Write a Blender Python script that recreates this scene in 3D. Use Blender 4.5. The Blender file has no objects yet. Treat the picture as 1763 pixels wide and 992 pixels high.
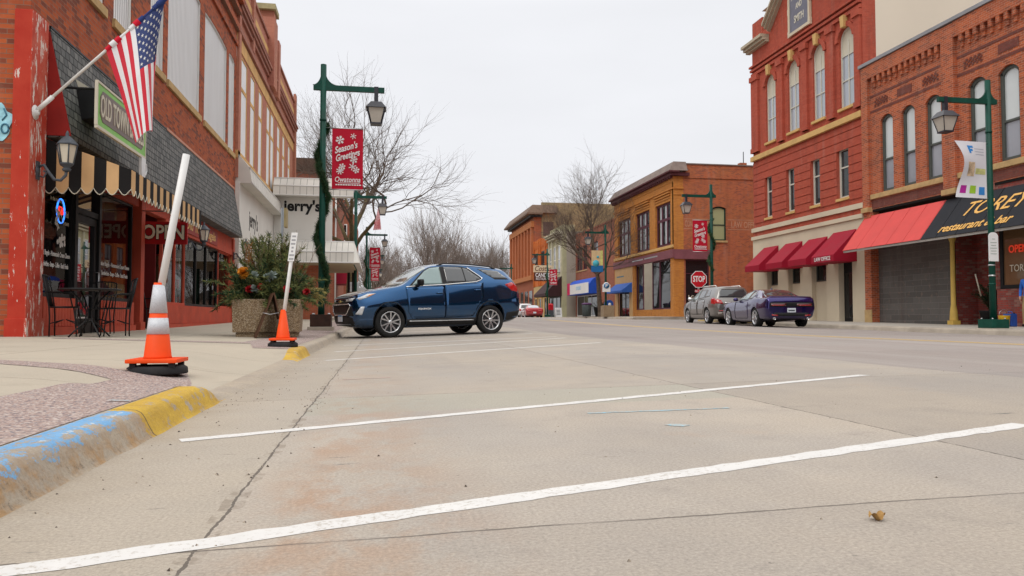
import bpy, bmesh, math, random
import numpy as np
from math import sin, cos, pi, radians, sqrt, atan2, hypot, floor
from mathutils import Vector, Matrix
from mathutils.bvhtree import BVHTree

S = bpy.context.scene
COL = S.collection

# ------------------------------------------------------------------ camera
FPX, PCX, PCY, CAMZ = 1322.0, 881.5, 496.0, 0.5
YAW, PITCH = radians(9.722), radians(2.263)
cam = bpy.data.cameras.new('camera')
cam.sensor_width = 36.0
cam.lens = 36.0 * FPX / 1763.0
cam.clip_start, cam.clip_end = 0.05, 3000
co = bpy.data.objects.new('camera', cam)
COL.objects.link(co)
co.location = (0, 0, CAMZ)
co.rotation_euler = (pi / 2 + PITCH, 0, -YAW)
S.camera = co

# ------------------------------------------------------------------ world and sun
W = bpy.data.worlds.new('World')
S.world = W
W.use_nodes = True
wt = W.node_tree
for n in list(wt.nodes):
    wt.nodes.remove(n)
w_out = wt.nodes.new('ShaderNodeOutputWorld')
w_bg = wt.nodes.new('ShaderNodeBackground')
w_sky = wt.nodes.new('ShaderNodeTexSky')
w_sky.sky_type = 'NISHITA'
w_sky.sun_disc = False
SUN_EL, SUN_AZ = radians(52), radians(215)
w_sky.sun_elevation = SUN_EL
w_sky.sun_rotation = SUN_AZ
w_sky.dust_density = 3.0
w_bg.inputs['Strength'].default_value = 0.1
tc = wt.nodes.new('ShaderNodeTexCoord')
sep = wt.nodes.new('ShaderNodeSeparateXYZ')
wt.links.new(tc.outputs['Generated'], sep.inputs[0])
rmp = wt.nodes.new('ShaderNodeValToRGB')            # overcast dome: brighter to the zenith
els = rmp.color_ramp.elements
els[0].position, els[0].color = 0.0, (0.27, 0.275, 0.29, 1)
els[1].position, els[1].color = 1.0, (0.68, 0.67, 0.66, 1)
for p, c in ((0.03, (0.338, 0.340, 0.352, 1)), (0.22, (0.326, 0.330, 0.344, 1)), (0.38, (0.336, 0.340, 0.354, 1)), (0.60, (0.61, 0.605, 0.60, 1))):
    e = els.new(p)
    e.color = c
wt.links.new(sep.outputs['Z'], rmp.inputs[0])
nz = wt.nodes.new('ShaderNodeTexNoise')
nz.inputs['Scale'].default_value = 2.2
nz.inputs['Detail'].default_value = 5
mp = wt.nodes.new('ShaderNodeMapping')
mp.inputs['Scale'].default_value = (1, 1, 3.5)
wt.links.new(tc.outputs['Generated'], mp.inputs[0])
wt.links.new(mp.outputs[0], nz.inputs['Vector'])
mr = wt.nodes.new('ShaderNodeMapRange')
mr.inputs['From Min'].default_value, mr.inputs['From Max'].default_value = 0.3, 0.7
mr.inputs['To Min'].default_value, mr.inputs['To Max'].default_value = 0.955, 1.04
wt.links.new(nz.outputs['Fac'], mr.inputs['Value'])
mul = wt.nodes.new('ShaderNodeVectorMath')
mul.operation = 'SCALE'
wt.links.new(rmp.outputs['Color'], mul.inputs[0])
wt.links.new(mr.outputs[0], mul.inputs['Scale'])
scl = wt.nodes.new('ShaderNodeVectorMath')
scl.operation = 'SCALE'
scl.inputs['Scale'].default_value = 27.2
wt.links.new(mul.outputs[0], scl.inputs[0])
hsv = wt.nodes.new('ShaderNodeHueSaturation')
hsv.inputs['Saturation'].default_value = 0.25
wt.links.new(w_sky.outputs['Color'], hsv.inputs['Color'])
mixw = wt.nodes.new('ShaderNodeMix')
mixw.data_type = 'RGBA'
mixw.inputs['Factor'].default_value = 0.94
wt.links.new(hsv.outputs['Color'], mixw.inputs[6])
wt.links.new(scl.outputs[0], mixw.inputs[7])
wt.links.new(mixw.outputs[2], w_bg.inputs['Color'])
wt.links.new(w_bg.outputs[0], w_out.inputs['Surface'])

sun = bpy.data.lights.new('sun', 'SUN')
sun.energy = 0.8
sun.angle = radians(22)
sun.color = (1.0, 0.96, 0.9)
so = bpy.data.objects.new('sun', sun)
COL.objects.link(so)
so.rotation_euler = (pi / 2 - SUN_EL, 0, pi - SUN_AZ)

S.view_settings.view_transform = 'Standard'
S.view_settings.look = 'None'
S.view_settings.exposure = 0.0
S.view_settings.gamma = 1.0
S.view_settings.use_curve_mapping = False
S.render.engine = 'CYCLES'
S.cycles.use_denoising = True
S.cycles.max_bounces = 6
S.cycles.transparent_max_bounces = 12

# ------------------------------------------------------------------ where a point of the photograph lies in the place
_cp, _sp, _cy, _sy = cos(PITCH), sin(PITCH), cos(YAW), sin(YAW)

def ray(px, py):
    u = (px - PCX) / FPX
    v = (PCY - py) / FPX
    f = _cp - v * _sp
    return (u * _cy + f * _sy, -u * _sy + f * _cy, _sp + v * _cp)

def at_x(px, py, X):
    d = ray(px, py); t = X / d[0]
    return t * d[1], CAMZ + t * d[2]

def at_y(px, py, Y):
    d = ray(px, py); t = Y / d[1]
    return t * d[0], CAMZ + t * d[2]

def sstep(a, b, x):
    t = min(1.0, max(0.0, (x - a) / (b - a)))
    return t * t * (3 - 2 * t)

FL, FR = -5.2, 20.0          # facade planes left and right of the street (the street runs along +Y)
KL, KR = -0.95, 16.6         # kerb lines

def rise(Y):
    return 0.45 * sstep(12, 58, Y)

def crown(X):
    pts = [(-0.95, 0.0), (-0.38, 0.012), (3.6, 0.105), (8, 0.16), (12, 0.12), (16.6, 0.02), (80, 0.02)]
    if X <= pts[0][0]: return 0.0
    for (a, za), (b, zb) in zip(pts, pts[1:]):
        if X <= b:
            t = (X - a) / (b - a)
            return za + (zb - za) * t
    return 0.02

def z_road(X, Y):
    return crown(X) + rise(Y)

def kerb_h(Y):
    if Y < 7: return 0.115 - 0.095 * sstep(4.6, 5.15, Y)
    return 0.02 + 0.105 * sstep(9.25, 10.0, Y)

def z_walk(X, Y):            # left pavement
    d = -1.12 - X
    t = min(1, max(0, d / 4.1))
    s = sstep(0.0, 1.1, d)
    return kerb_h(Y) * (1 - s) + 0.125 * s + 0.105 * t + rise(Y)

def z_walk_r(X, Y):
    return 0.17 + 0.03 * min(1, max(0, (X - 16.8) / 3.2)) + rise(Y)

def ground_at(px, py, zf):
    d = ray(px, py); t = 1.0
    for _ in range(60):
        X, Y, Z = t * d[0], t * d[1], CAMZ + t * d[2]
        zt = zf(X, Y)
        t += (zt - Z) / d[2] * 0.8
    return Vector((t * d[0], t * d[1], zf(t * d[0], t * d[1])))

# ------------------------------------------------------------------ node helper and materials
class NT:
    def __init__(s, name):
        s.m = bpy.data.materials.new(name)
        s.m.use_nodes = True
        s.t = s.m.node_tree
        s.b = s.t.nodes['Principled BSDF']
        s.tc = None
    def node(s, typ, **kw):
        n = s.t.nodes.new(typ)
        for k, v in kw.items():
            setattr(n, k, v)
        return n
    def put(s, sock, v):
        if hasattr(v, 'links'):
            s.t.links.new(v, sock)
        else:
            if isinstance(v, tuple) and len(v) == 3 and sock.type == 'RGBA':
                v = v + (1,)
            sock.default_value = v
    def coord(s, kind='Object'):
        if s.tc is None:
            s.tc = s.node('ShaderNodeTexCoord')
        return s.tc.outputs[kind]
    def xyz(s, v=None):
        n = s.node('ShaderNodeSeparateXYZ')
        s.put(n.inputs[0], v or s.coord())
        return n.outputs
    def comb(s, x, y, z=0.0):
        n = s.node('ShaderNodeCombineXYZ')
        for i, v in enumerate((x, y, z)):
            s.put(n.inputs[i], v)
        return n.outputs[0]
    def math(s, op, a, b=0.0, c=0.0, clamp=False):
        n = s.node('ShaderNodeMath', operation=op, use_clamp=clamp)
        for i, v in enumerate((a, b, c)):
            s.put(n.inputs[i], v)
        return n.outputs[0]
    def noise(s, scale, detail=4, rough=0.55, vec=None, dist=0.0):
        n = s.node('ShaderNodeTexNoise')
        s.put(n.inputs['Scale'], scale)
        n.inputs['Detail'].default_value = detail
        n.inputs['Roughness'].default_value = rough
        n.inputs['Distortion'].default_value = dist
        s.put(n.inputs['Vector'], vec or s.coord())
        return n.outputs['Fac']
    def scalev(s, v, x):
        n = s.node('ShaderNodeVectorMath', operation='MULTIPLY')
        s.put(n.inputs[0], v)
        n.inputs[1].default_value = x
        return n.outputs[0]
    def map(s, v, a, b, c, d, smooth=False):
        n = s.node('ShaderNodeMapRange')
        if smooth: n.interpolation_type = 'SMOOTHSTEP'
        for i, x in enumerate((v, a, b, c, d)):
            s.put(n.inputs[i], x)
        return n.outputs[0]
    def mix(s, f, a, b, mode='MIX'):
        n = s.node('ShaderNodeMix', data_type='RGBA', blend_type=mode)
        s.put(n.inputs[0], f)
        s.put(n.inputs[6], a)
        s.put(n.inputs[7], b)
        return n.outputs[2]
    def line(s, c, at, w):            # 1 within w of at
        d = s.math('ABSOLUTE', s.math('SUBTRACT', c, at))
        return s.math('LESS_THAN', d, w)
    def band(s, c, a, b):
        return s.math('MULTIPLY', s.math('GREATER_THAN', c, a), s.math('LESS_THAN', c, b))
    def bump(s, h, dist=0.01, strength=1.0):
        n = s.node('ShaderNodeBump')
        n.inputs['Strength'].default_value = strength
        n.inputs['Distance'].default_value = dist
        s.put(n.inputs['Height'], h)
        s.put(s.b.inputs['Normal'], n.outputs[0])
    def out(s, col=None, rough=None, metal=None, **kw):
        if col is not None: s.put(s.b.inputs['Base Color'], col)
        if rough is not None: s.put(s.b.inputs['Roughness'], rough)
        if metal is not None: s.put(s.b.inputs['Metallic'], metal)
        for k, v in kw.items():
            s.put(s.b.inputs[k.replace('_', ' ')], v)
        return s.m

MATS = {}
def paint(name, c, rough=0.5, var=0.12, scale=3.0, metal=0.0, coat=0.0, bump=0.0, dirt=0.0):
    if name in MATS: return MATS[name]
    n = NT(name)
    f = n.noise(scale, 5)
    d = tuple(x * (1 - var) for x in c)
    e = tuple(min(1, x * (1 + var)) for x in c)
    col = n.mix(n.map(f, 0.3, 0.7, 0, 1), d, e)
    if dirt:
        g = n.noise(scale * 0.35, 8, 0.7)
        col = n.mix(n.map(g, 0.55, 0.75, 0, dirt), col, (0.12, 0.10, 0.08))
    n.out(col, n.map(f, 0.2, 0.8, max(0.02, rough - 0.08), rough + 0.08), metal)
    if rough > 0.4 and not metal: n.out(Specular_IOR_Level=0.22)
    if coat: n.out(Coat_Weight=coat, Coat_Roughness=0.03)
    if bump: n.bump(n.noise(scale * 14, 4), bump)
    MATS[name] = n.m
    return n.m

def brick(name, c1, c2, mortar, dark=None, bw=0.215, bh=0.075, weather=0.25, patch=None):
    if name in MATS: return MATS[name]
    n = NT(name)
    x, y, z = n.xyz()
    v = n.comb(n.math('ADD', x, y), z)
    b = n.node('ShaderNodeTexBrick')
    b.offset = 0.5
    n.put(b.inputs['Vector'], v)
    n.put(b.inputs['Color1'], c1); n.put(b.inputs['Color2'], c2); n.put(b.inputs['Mortar'], mortar)
    b.inputs['Scale'].default_value = 1.0
    b.inputs['Mortar Size'].default_value = 0.006
    b.inputs['Mortar Smooth'].default_value = 0.3
    b.inputs['Bias'].default_value = 0.0
    b.inputs['Brick Width'].default_value = bw
    b.inputs['Row Height'].default_value = bh
    col = b.outputs['Color']
    if dark:
        b2 = n.node('ShaderNodeTexBrick')
        b2.offset = 0.5
        n.put(b2.inputs['Vector'], v)
        n.put(b2.inputs['Color1'], (0, 0, 0)); n.put(b2.inputs['Color2'], (1, 1, 1)); n.put(b2.inputs['Mortar'], (0.0, 0.0, 0.0))
        b2.inputs['Scale'].default_value = 1.0
        b2.inputs['Mortar Size'].default_value = 0.006
        b2.inputs['Brick Width'].default_value = bw
        b2.inputs['Row Height'].default_value = bh
        col = n.mix(n.map(b2.outputs['Color'], 0.72, 0.86, 0, 0.55), col, dark)
    big = n.noise(0.35, 6, 0.65)
    col = n.mix(n.map(big, 0.42, 0.72, 0, weather), col, patch or (0.16, 0.09, 0.07))
    st = n.noise(1.0, 5, 0.6, n.scalev(n.coord(), (2.2, 2.2, 0.35)))
    col = n.mix(n.map(st, 0.55, 0.8, 0, weather * 0.8), col, (0.42, 0.33, 0.27))
    sk = n.noise(1.3, 6, 0.65, n.scalev(n.coord(), (1.6, 1.6, 0.16)))
    col = n.mix(n.map(sk, 0.52, 0.78, 0, 0.42), col, (0.07, 0.042, 0.034))
    fl = n.noise(7, 5, 0.7)
    col = n.mix(n.map(fl, 0.56, 0.70, 0, 0.28), col, (0.36, 0.22, 0.16))
    n.out(col, 0.88, Specular_IOR_Level=0.2)
    n.bump(b.outputs['Fac'], 0.006, 0.7)
    MATS[name] = n.m
    return n.m

def glass(name, c=(0.012, 0.014, 0.016), rough=0.03, spec=0.5):
    if name in MATS: return MATS[name]
    n = NT(name)
    n.out(c, rough, Specular_IOR_Level=spec, IOR=1.5)
    n.bump(n.noise(0.6, 2), 0.02, 0.12)
    MATS[name] = n.m
    return n.m

def clear_glass(name, tint=(0.9, 0.95, 0.94), reflect=1.0):
    if name in MATS: return MATS[name]
    n = NT(name)
    t = n.t
    t.nodes.remove(n.b)
    o = [x for x in t.nodes if x.type == 'OUTPUT_MATERIAL'][0]
    tr = n.node('ShaderNodeBsdfTransparent'); tr.inputs[0].default_value = tint + (1,)
    gl = n.node('ShaderNodeBsdfGlossy'); gl.inputs['Roughness'].default_value = 0.015
    fr = n.node('ShaderNodeFresnel'); fr.inputs[0].default_value = 1.5
    mx = n.node('ShaderNodeMixShader')
    f = n.math('MULTIPLY_ADD', fr.outputs[0], reflect, 0.03, clamp=True)
    n.put(mx.inputs[0], f)
    t.links.new(tr.outputs[0], mx.inputs[1]); t.links.new(gl.outputs[0], mx.inputs[2])
    t.links.new(mx.outputs[0], o.inputs[0])
    MATS[name] = n.m
    return n.m

def emis(name, c, s):
    n = NT(name)
    n.out((0.02, 0.02, 0.02), 0.5)
    n.put(n.b.inputs['Emission Color'], c); n.b.inputs['Emission Strength'].default_value = s
    return n.m

# ------------------------------------------------------------------ mesh builder
def top_of(o):
    while o.parent: o = o.parent
    return o

def root_matrix(o):
    r = top_of(o)
    return Matrix.Translation(r.location) @ Matrix.Rotation(r.rotation_euler[2], 4, 'Z')

class MB:
    def __init__(s):
        s.bm = bmesh.new()
    def face(s, pts, mi=0):
        try:
            f = s.bm.faces.new([s.bm.verts.new(p) for p in pts])
            f.material_index = mi
            return f
        except ValueError:
            return None
    def hexa(s, p, mi=0):            # p: 4 bottom then 4 top
        v = [s.bm.verts.new(q) for q in p]
        for i in ((3, 2, 1, 0), (4, 5, 6, 7), (0, 1, 5, 4), (1, 2, 6, 5), (2, 3, 7, 6), (3, 0, 4, 7)):
            f = s.bm.faces.new([v[k] for k in i]); f.material_index = mi
    def box(s, x0, x1, y0, y1, z0, z1, mi=0):
        s.hexa([(x0, y0, z0), (x1, y0, z0), (x1, y1, z0), (x0, y1, z0), (x0, y0, z1), (x1, y0, z1), (x1, y1, z1), (x0, y1, z1)], mi)
    def prism(s, pts, vec, mi=0):    # polygon of 3D points pushed along vec
        vec = Vector(vec)
        a = [s.bm.verts.new(p) for p in pts]
        b = [s.bm.verts.new(Vector(p) + vec) for p in pts]
        n = len(a)
        fs = [s.bm.faces.new(a[::-1]), s.bm.faces.new(b)]
        for i in range(n):
            fs.append(s.bm.faces.new((a[i], a[(i + 1) % n], b[(i + 1) % n], b[i])))
        for f in fs: f.material_index = mi
    def tube(s, path, r, n=8, mi=0, cap=True, flat=1.0):
        path = [Vector(p) for p in path]
        m = len(path)
        rr = r if isinstance(r, (list, tuple)) else [r] * m
        rings = []
        up = Vector((0, 0, 1))
        prev = None
        for i, p in enumerate(path):
            d = (path[min(i + 1, m - 1)] - path[max(i - 1, 0)])
            if d.length < 1e-9: d = Vector((0, 0, 1))
            d.normalize()
            if prev is None:
                a = d.cross(up if abs(d.z) < 0.95 else Vector((1, 0, 0))).normalized()
            else:
                a = (prev - d * prev.dot(d))
                a = a.normalized() if a.length > 1e-6 else d.orthogonal().normalized()
            prev = a
            b = d.cross(a)
            rings.append([s.bm.verts.new(p + (a * cos(2 * pi * k / n) + b * sin(2 * pi * k / n) * flat) * rr[i]) for k in range(n)])
        for q, w in zip(rings, rings[1:]):
            for k in range(n):
                f = s.bm.faces.new((q[k], q[(k + 1) % n], w[(k + 1) % n], w[k])); f.material_index = mi; f.smooth = True
        if cap and n > 2:
            for q in (rings[0][::-1], rings[-1]):
                f = s.bm.faces.new(q); f.material_index = mi
    def lathe(s, prof, c=(0, 0, 0), n=24, mi=0, axis='Z', closed=False):
        c = Vector(c)
        rings = []
        for r, h in prof:
            ring = []
            for k in range(n):
                a = 2 * pi * k / n
                if axis == 'Z': p = (r * cos(a), r * sin(a), h)
                elif axis == 'Y': p = (r * cos(a), h, r * sin(a))
                else: p = (h, r * cos(a), r * sin(a))
                ring.append(s.bm.verts.new(c + Vector(p)))
            rings.append(ring)
        prs = list(zip(rings, rings[1:]))
        if closed: prs.append((rings[-1], rings[0]))
        for q, w in prs:
            for k in range(n):
                f = s.bm.faces.new((q[k], q[(k + 1) % n], w[(k + 1) % n], w[k])); f.material_index = mi; f.smooth = True
        if not closed:
            for q, pr in ((rings[0][::-1], prof[0]), (rings[-1], prof[-1])):
                if pr[0] > 1e-4:
                    f = s.bm.faces.new(q); f.material_index = mi
    def grid(s, fn, us, vs, mi=0, smooth=True):
        g = [[s.bm.verts.new(fn(u, v)) for v in vs] for u in us]
        for i in range(len(us) - 1):
            for j in range(len(vs) - 1):
                f = s.bm.faces.new((g[i][j], g[i + 1][j], g[i + 1][j + 1], g[i][j + 1])); f.material_index = mi; f.smooth = smooth
    def build(s, name, mats, parent=None, world=True, bevel=0.0, smooth=None, norm=True, data=None):
        if norm: bmesh.ops.recalc_face_normals(s.bm, faces=s.bm.faces)
        if bevel:
            bmesh.ops.remove_doubles(s.bm, verts=s.bm.verts, dist=1e-5)
            ed = [e for e in s.bm.edges if len(e.link_faces) == 2 and e.calc_face_angle(0) > 0.6]
            bmesh.ops.bevel(s.bm, geom=ed, offset=bevel, segments=2, affect='EDGES', profile=0.7)
        if smooth is not None:
            for f in s.bm.faces: f.smooth = smooth
        me = bpy.data.meshes.new(name)
        s.bm.to_mesh(me)
        s.bm.free()
        for m in (mats if isinstance(mats, (list, tuple)) else [mats]):
            me.materials.append(m)
        o = bpy.data.objects.new(name, me)
        COL.objects.link(o)
        if parent is not None:
            if world: me.transform(root_matrix(parent).inverted())
            o.parent = parent
        return o

def tag(o, label=None, cat=None, group=None, kind=None):
    if label: o['label'] = label
    if cat: o['category'] = cat
    if group: o['group'] = group
    if kind: o['kind'] = kind
    return o

def thing(name, label, cat, loc=(0, 0, 0), rotz=0.0, group=None):
    o = bpy.data.objects.new(name, None)
    o.empty_display_size = 0.2
    COL.objects.link(o)
    o.location = loc
    o.rotation_euler = (0, 0, rotz)
    return tag(o, label, cat, group)

def copy_thing(o, loc, rotz=0.0, label=None, group=None):
    def rec(a, par):
        c = a.copy()
        COL.objects.link(c)
        c.parent = par
        for ch in [x for x in bpy.data.objects if x.parent == a]:
            rec(ch, c)
        return c
    r = rec(o, None)
    r.location = loc
    r.rotation_euler = (0, 0, rotz)
    if label: r['label'] = label
    if group: r['group'] = group
    return r

def text_part(name, body, size, M, mat, parent, shear=0.0, align='CENTER', sx=1.0, bold=0.0, ext=0.004, spacing=1.0):
    cu = bpy.data.curves.new(name, 'FONT')
    cu.body = body; cu.size = size; cu.shear = shear; cu.align_x = align; cu.align_y = 'CENTER'
    cu.extrude = ext; cu.offset = bold * size; cu.resolution_u = 3; cu.space_character = spacing
    ob = bpy.data.objects.new(name + '_curve', cu)
    me = bpy.data.meshes.new_from_object(ob)
    bpy.data.objects.remove(ob)
    bpy.data.curves.remove(cu)
    me.name = name
    me.transform(Matrix.Diagonal((sx, 1, 1, 1)))
    me.transform(M)
    me.materials.clear()
    me.materials.append(mat)
    o = bpy.data.objects.new(name, me)
    COL.objects.link(o)
    if parent is not None:
        me.transform(root_matrix(parent).inverted())
        o.parent = parent
    return o

def frame_matrix(origin, right, up):
    r = Vector(right).normalized(); u = Vector(up).normalized(); n = r.cross(u)
    M = Matrix((r, u, n)).transposed().to_4x4()
    M.translation = Vector(origin)
    return M

# ------------------------------------------------------------------ facades
class Fr:                            # a vertical plane: u runs along it, d points out of it
    def __init__(s, axis, at, n):
        s.axis, s.at, s.n = axis, at, n
    def p(s, u, z, d=0.0):
        return (s.at + s.n * d, u, z) if s.axis == 'X' else (u, s.at + s.n * d, z)
    def box(s, mb, u0, u1, z0, z1, d0, d1, mi=0):
        a, b = s.at + s.n * d0, s.at + s.n * d1
        a, b = min(a, b), max(a, b)
        if s.axis == 'X': mb.box(a, b, u0, u1, z0, z1, mi)
        else: mb.box(u0, u1, a, b, z0, z1, mi)
    def up(s): return Vector((0, 0, 1))
    def right(s):                    # reading direction seen from outside
        if s.axis == 'X': return Vector((0, 1, 0)) * (1 if s.n > 0 else -1)
        return Vector((1, 0, 0)) * (1 if s.n < 0 else -1)
    def mat(s, u, z, d=0.0):
        return frame_matrix(s.p(u, z, d), s.right(), (0, 0, 1))
    def at_px(s, px, py, d=0.0):
        a = s.at + s.n * d
        return at_x(px, py, a) if s.axis == 'X' else at_y(px, py, a)

LEFT, RIGHT = Fr('X', FL, 1), Fr('X', FR, -1)

def arch_pts(a, b, d, h, n=10):      # arch from (a, d-h) over (mid, d) to (b, d-h)
    w = (b - a) / 2
    R = (w * w + h * h) / (2 * h)
    cx, cz = (a + b) / 2, d - R
    t = math.asin(min(1, w / R))
    if h > w * 0.999: t = pi / 2
    return [(cx + R * sin(-t + 2 * t * i / n), cz + R * cos(-t + 2 * t * i / n)) for i in range(n + 1)]

def wall_open(mb, fr, u0, u1, z0, z1, ops, depth=0.2, mi=0, mr=None):
    mr = mi if mr is None else mr
    us = sorted({u0, u1, *[o[0] for o in ops], *[o[1] for o in ops]})
    zs = sorted({z0, z1, *[o[2] for o in ops], *[o[3] for o in ops]})
    us = [u for u in us if u0 <= u <= u1]; zs = [z for z in zs if z0 <= z <= z1]
    for a, b in zip(us, us[1:]):
        run = None
        for c, d in zip(zs, zs[1:]):
            mu, mz = (a + b) / 2, (c + d) / 2
            hole = any(o[0] < mu < o[1] and o[2] < mz < o[3] for o in ops)
            if not hole:
                if run is None: run = c
                end = d
            if hole and run is not None:
                mb.face([fr.p(a, run), fr.p(b, run), fr.p(b, end), fr.p(a, end)], mi); run = None
        if run is not None:
            mb.face([fr.p(a, run), fr.p(b, run), fr.p(b, end), fr.p(a, end)], mi)
    for o in ops:
        a, b, c, d = o[:4]
        h = o[4] if len(o) > 4 else 0
        top = [(a, d), (b, d)] if not h else arch_pts(a, b, d, h)
        loop = [(a, c)] + top + [(b, c)] if h else [(a, c), (a, d), (b, d), (b, c)]
        for (p, q), (r, s2) in zip(loop, loop[1:] + loop[:1]):
            mb.face([fr.p(p, q), fr.p(r, s2), fr.p(r, s2, -depth), fr.p(p, q, -depth)], mr)
        if h:
            m = len(top) // 2
            mb.face([fr.p(a, d)] + [fr.p(*q) for q in top[:m + 1]], mi)
            mb.face([fr.p(b, d)] + [fr.p(*q) for q in top[m:][::-1]], mi)

def window(fr, parent, a, b, c, d, fm, gm, h=0.0, depth=0.16, fw=0.06, cols=1, bars=(0.5,), sill=None, sp=0.06, sh=0.12, so=0.06, name='window', label=None, ft=0.06, split=None, bw=None):
    bw = bw or fw * 0.7
    mb = MB()
    d0, d1 = -depth - ft, -depth + 0.01
    zt = d - h
    fr.box(mb, a, a + fw, c, zt, d0, d1); fr.box(mb, b - fw, b, c, zt, d0, d1)
    fr.box(mb, a + fw, b - fw, c, c + fw, d0, d1)
    if not h: fr.box(mb, a + fw, b - fw, d - fw, d, d0, d1)
    else:
        o1 = arch_pts(a, b, d, h); o2 = arch_pts(a + fw, b - fw, d - fw, h * (1 - fw / (b - a)))
        for i in range(len(o1) - 1):
            q = [o1[i], o1[i + 1], o2[i + 1], o2[i]]
            nv = Vector(fr.p(0, 0, d1)) - Vector(fr.p(0, 0, d0))
            mb.prism([fr.p(u, z, d0) for u, z in q], nv)
    for i in range(1, cols):
        u = a + (b - a) * i / cols
        fr.box(mb, u - bw / 2, u + bw / 2, c + fw, (d - fw) if not h else zt, d0 + 0.01, d1 - 0.012)
    for f in bars:
        z = c + (d - c) * f
        fr.box(mb, a + fw, b - fw, z - bw / 2, z + bw / 2, d0 + 0.012, d1 - 0.006)
    w = mb.build(name, fm, parent)
    if label: w['label'] = label
    g = MB()
    dp = -depth - ft * 0.6
    if split:                        # upper part (a drawn blind) and lower part of the glass
        zz = c + (d - c) * split[0]
        g.face([fr.p(a, c, dp), fr.p(b, c, dp), fr.p(b, zz, dp), fr.p(a, zz, dp)], 0)
        if h: g.face([fr.p(a, zz, dp)] + [fr.p(u, z, dp) for u, z in arch_pts(a, b, d, h)] + [fr.p(b, zz, dp)], 1)
        else: g.face([fr.p(a, zz, dp), fr.p(b, zz, dp), fr.p(b, d, dp), fr.p(a, d, dp)], 1)
        g.build('pane', [gm, split[1]], w)
    else:
        if h: g.face([fr.p(a, c, dp)] + [fr.p(u, z, dp) for u, z in arch_pts(a, b, d, h)] + [fr.p(b, c, dp)])
        else: g.face([fr.p(a, c, dp), fr.p(b, c, dp), fr.p(b, d, dp), fr.p(a, d, dp)])
        g.build('pane', gm, w)
    if sill:
        m2 = MB()
        fr.box(m2, a - so, b + so, c - sh, c - 0.002, -depth, sp)
        m2.build('sill', sill, w, bevel=0.008)
    return w
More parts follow.
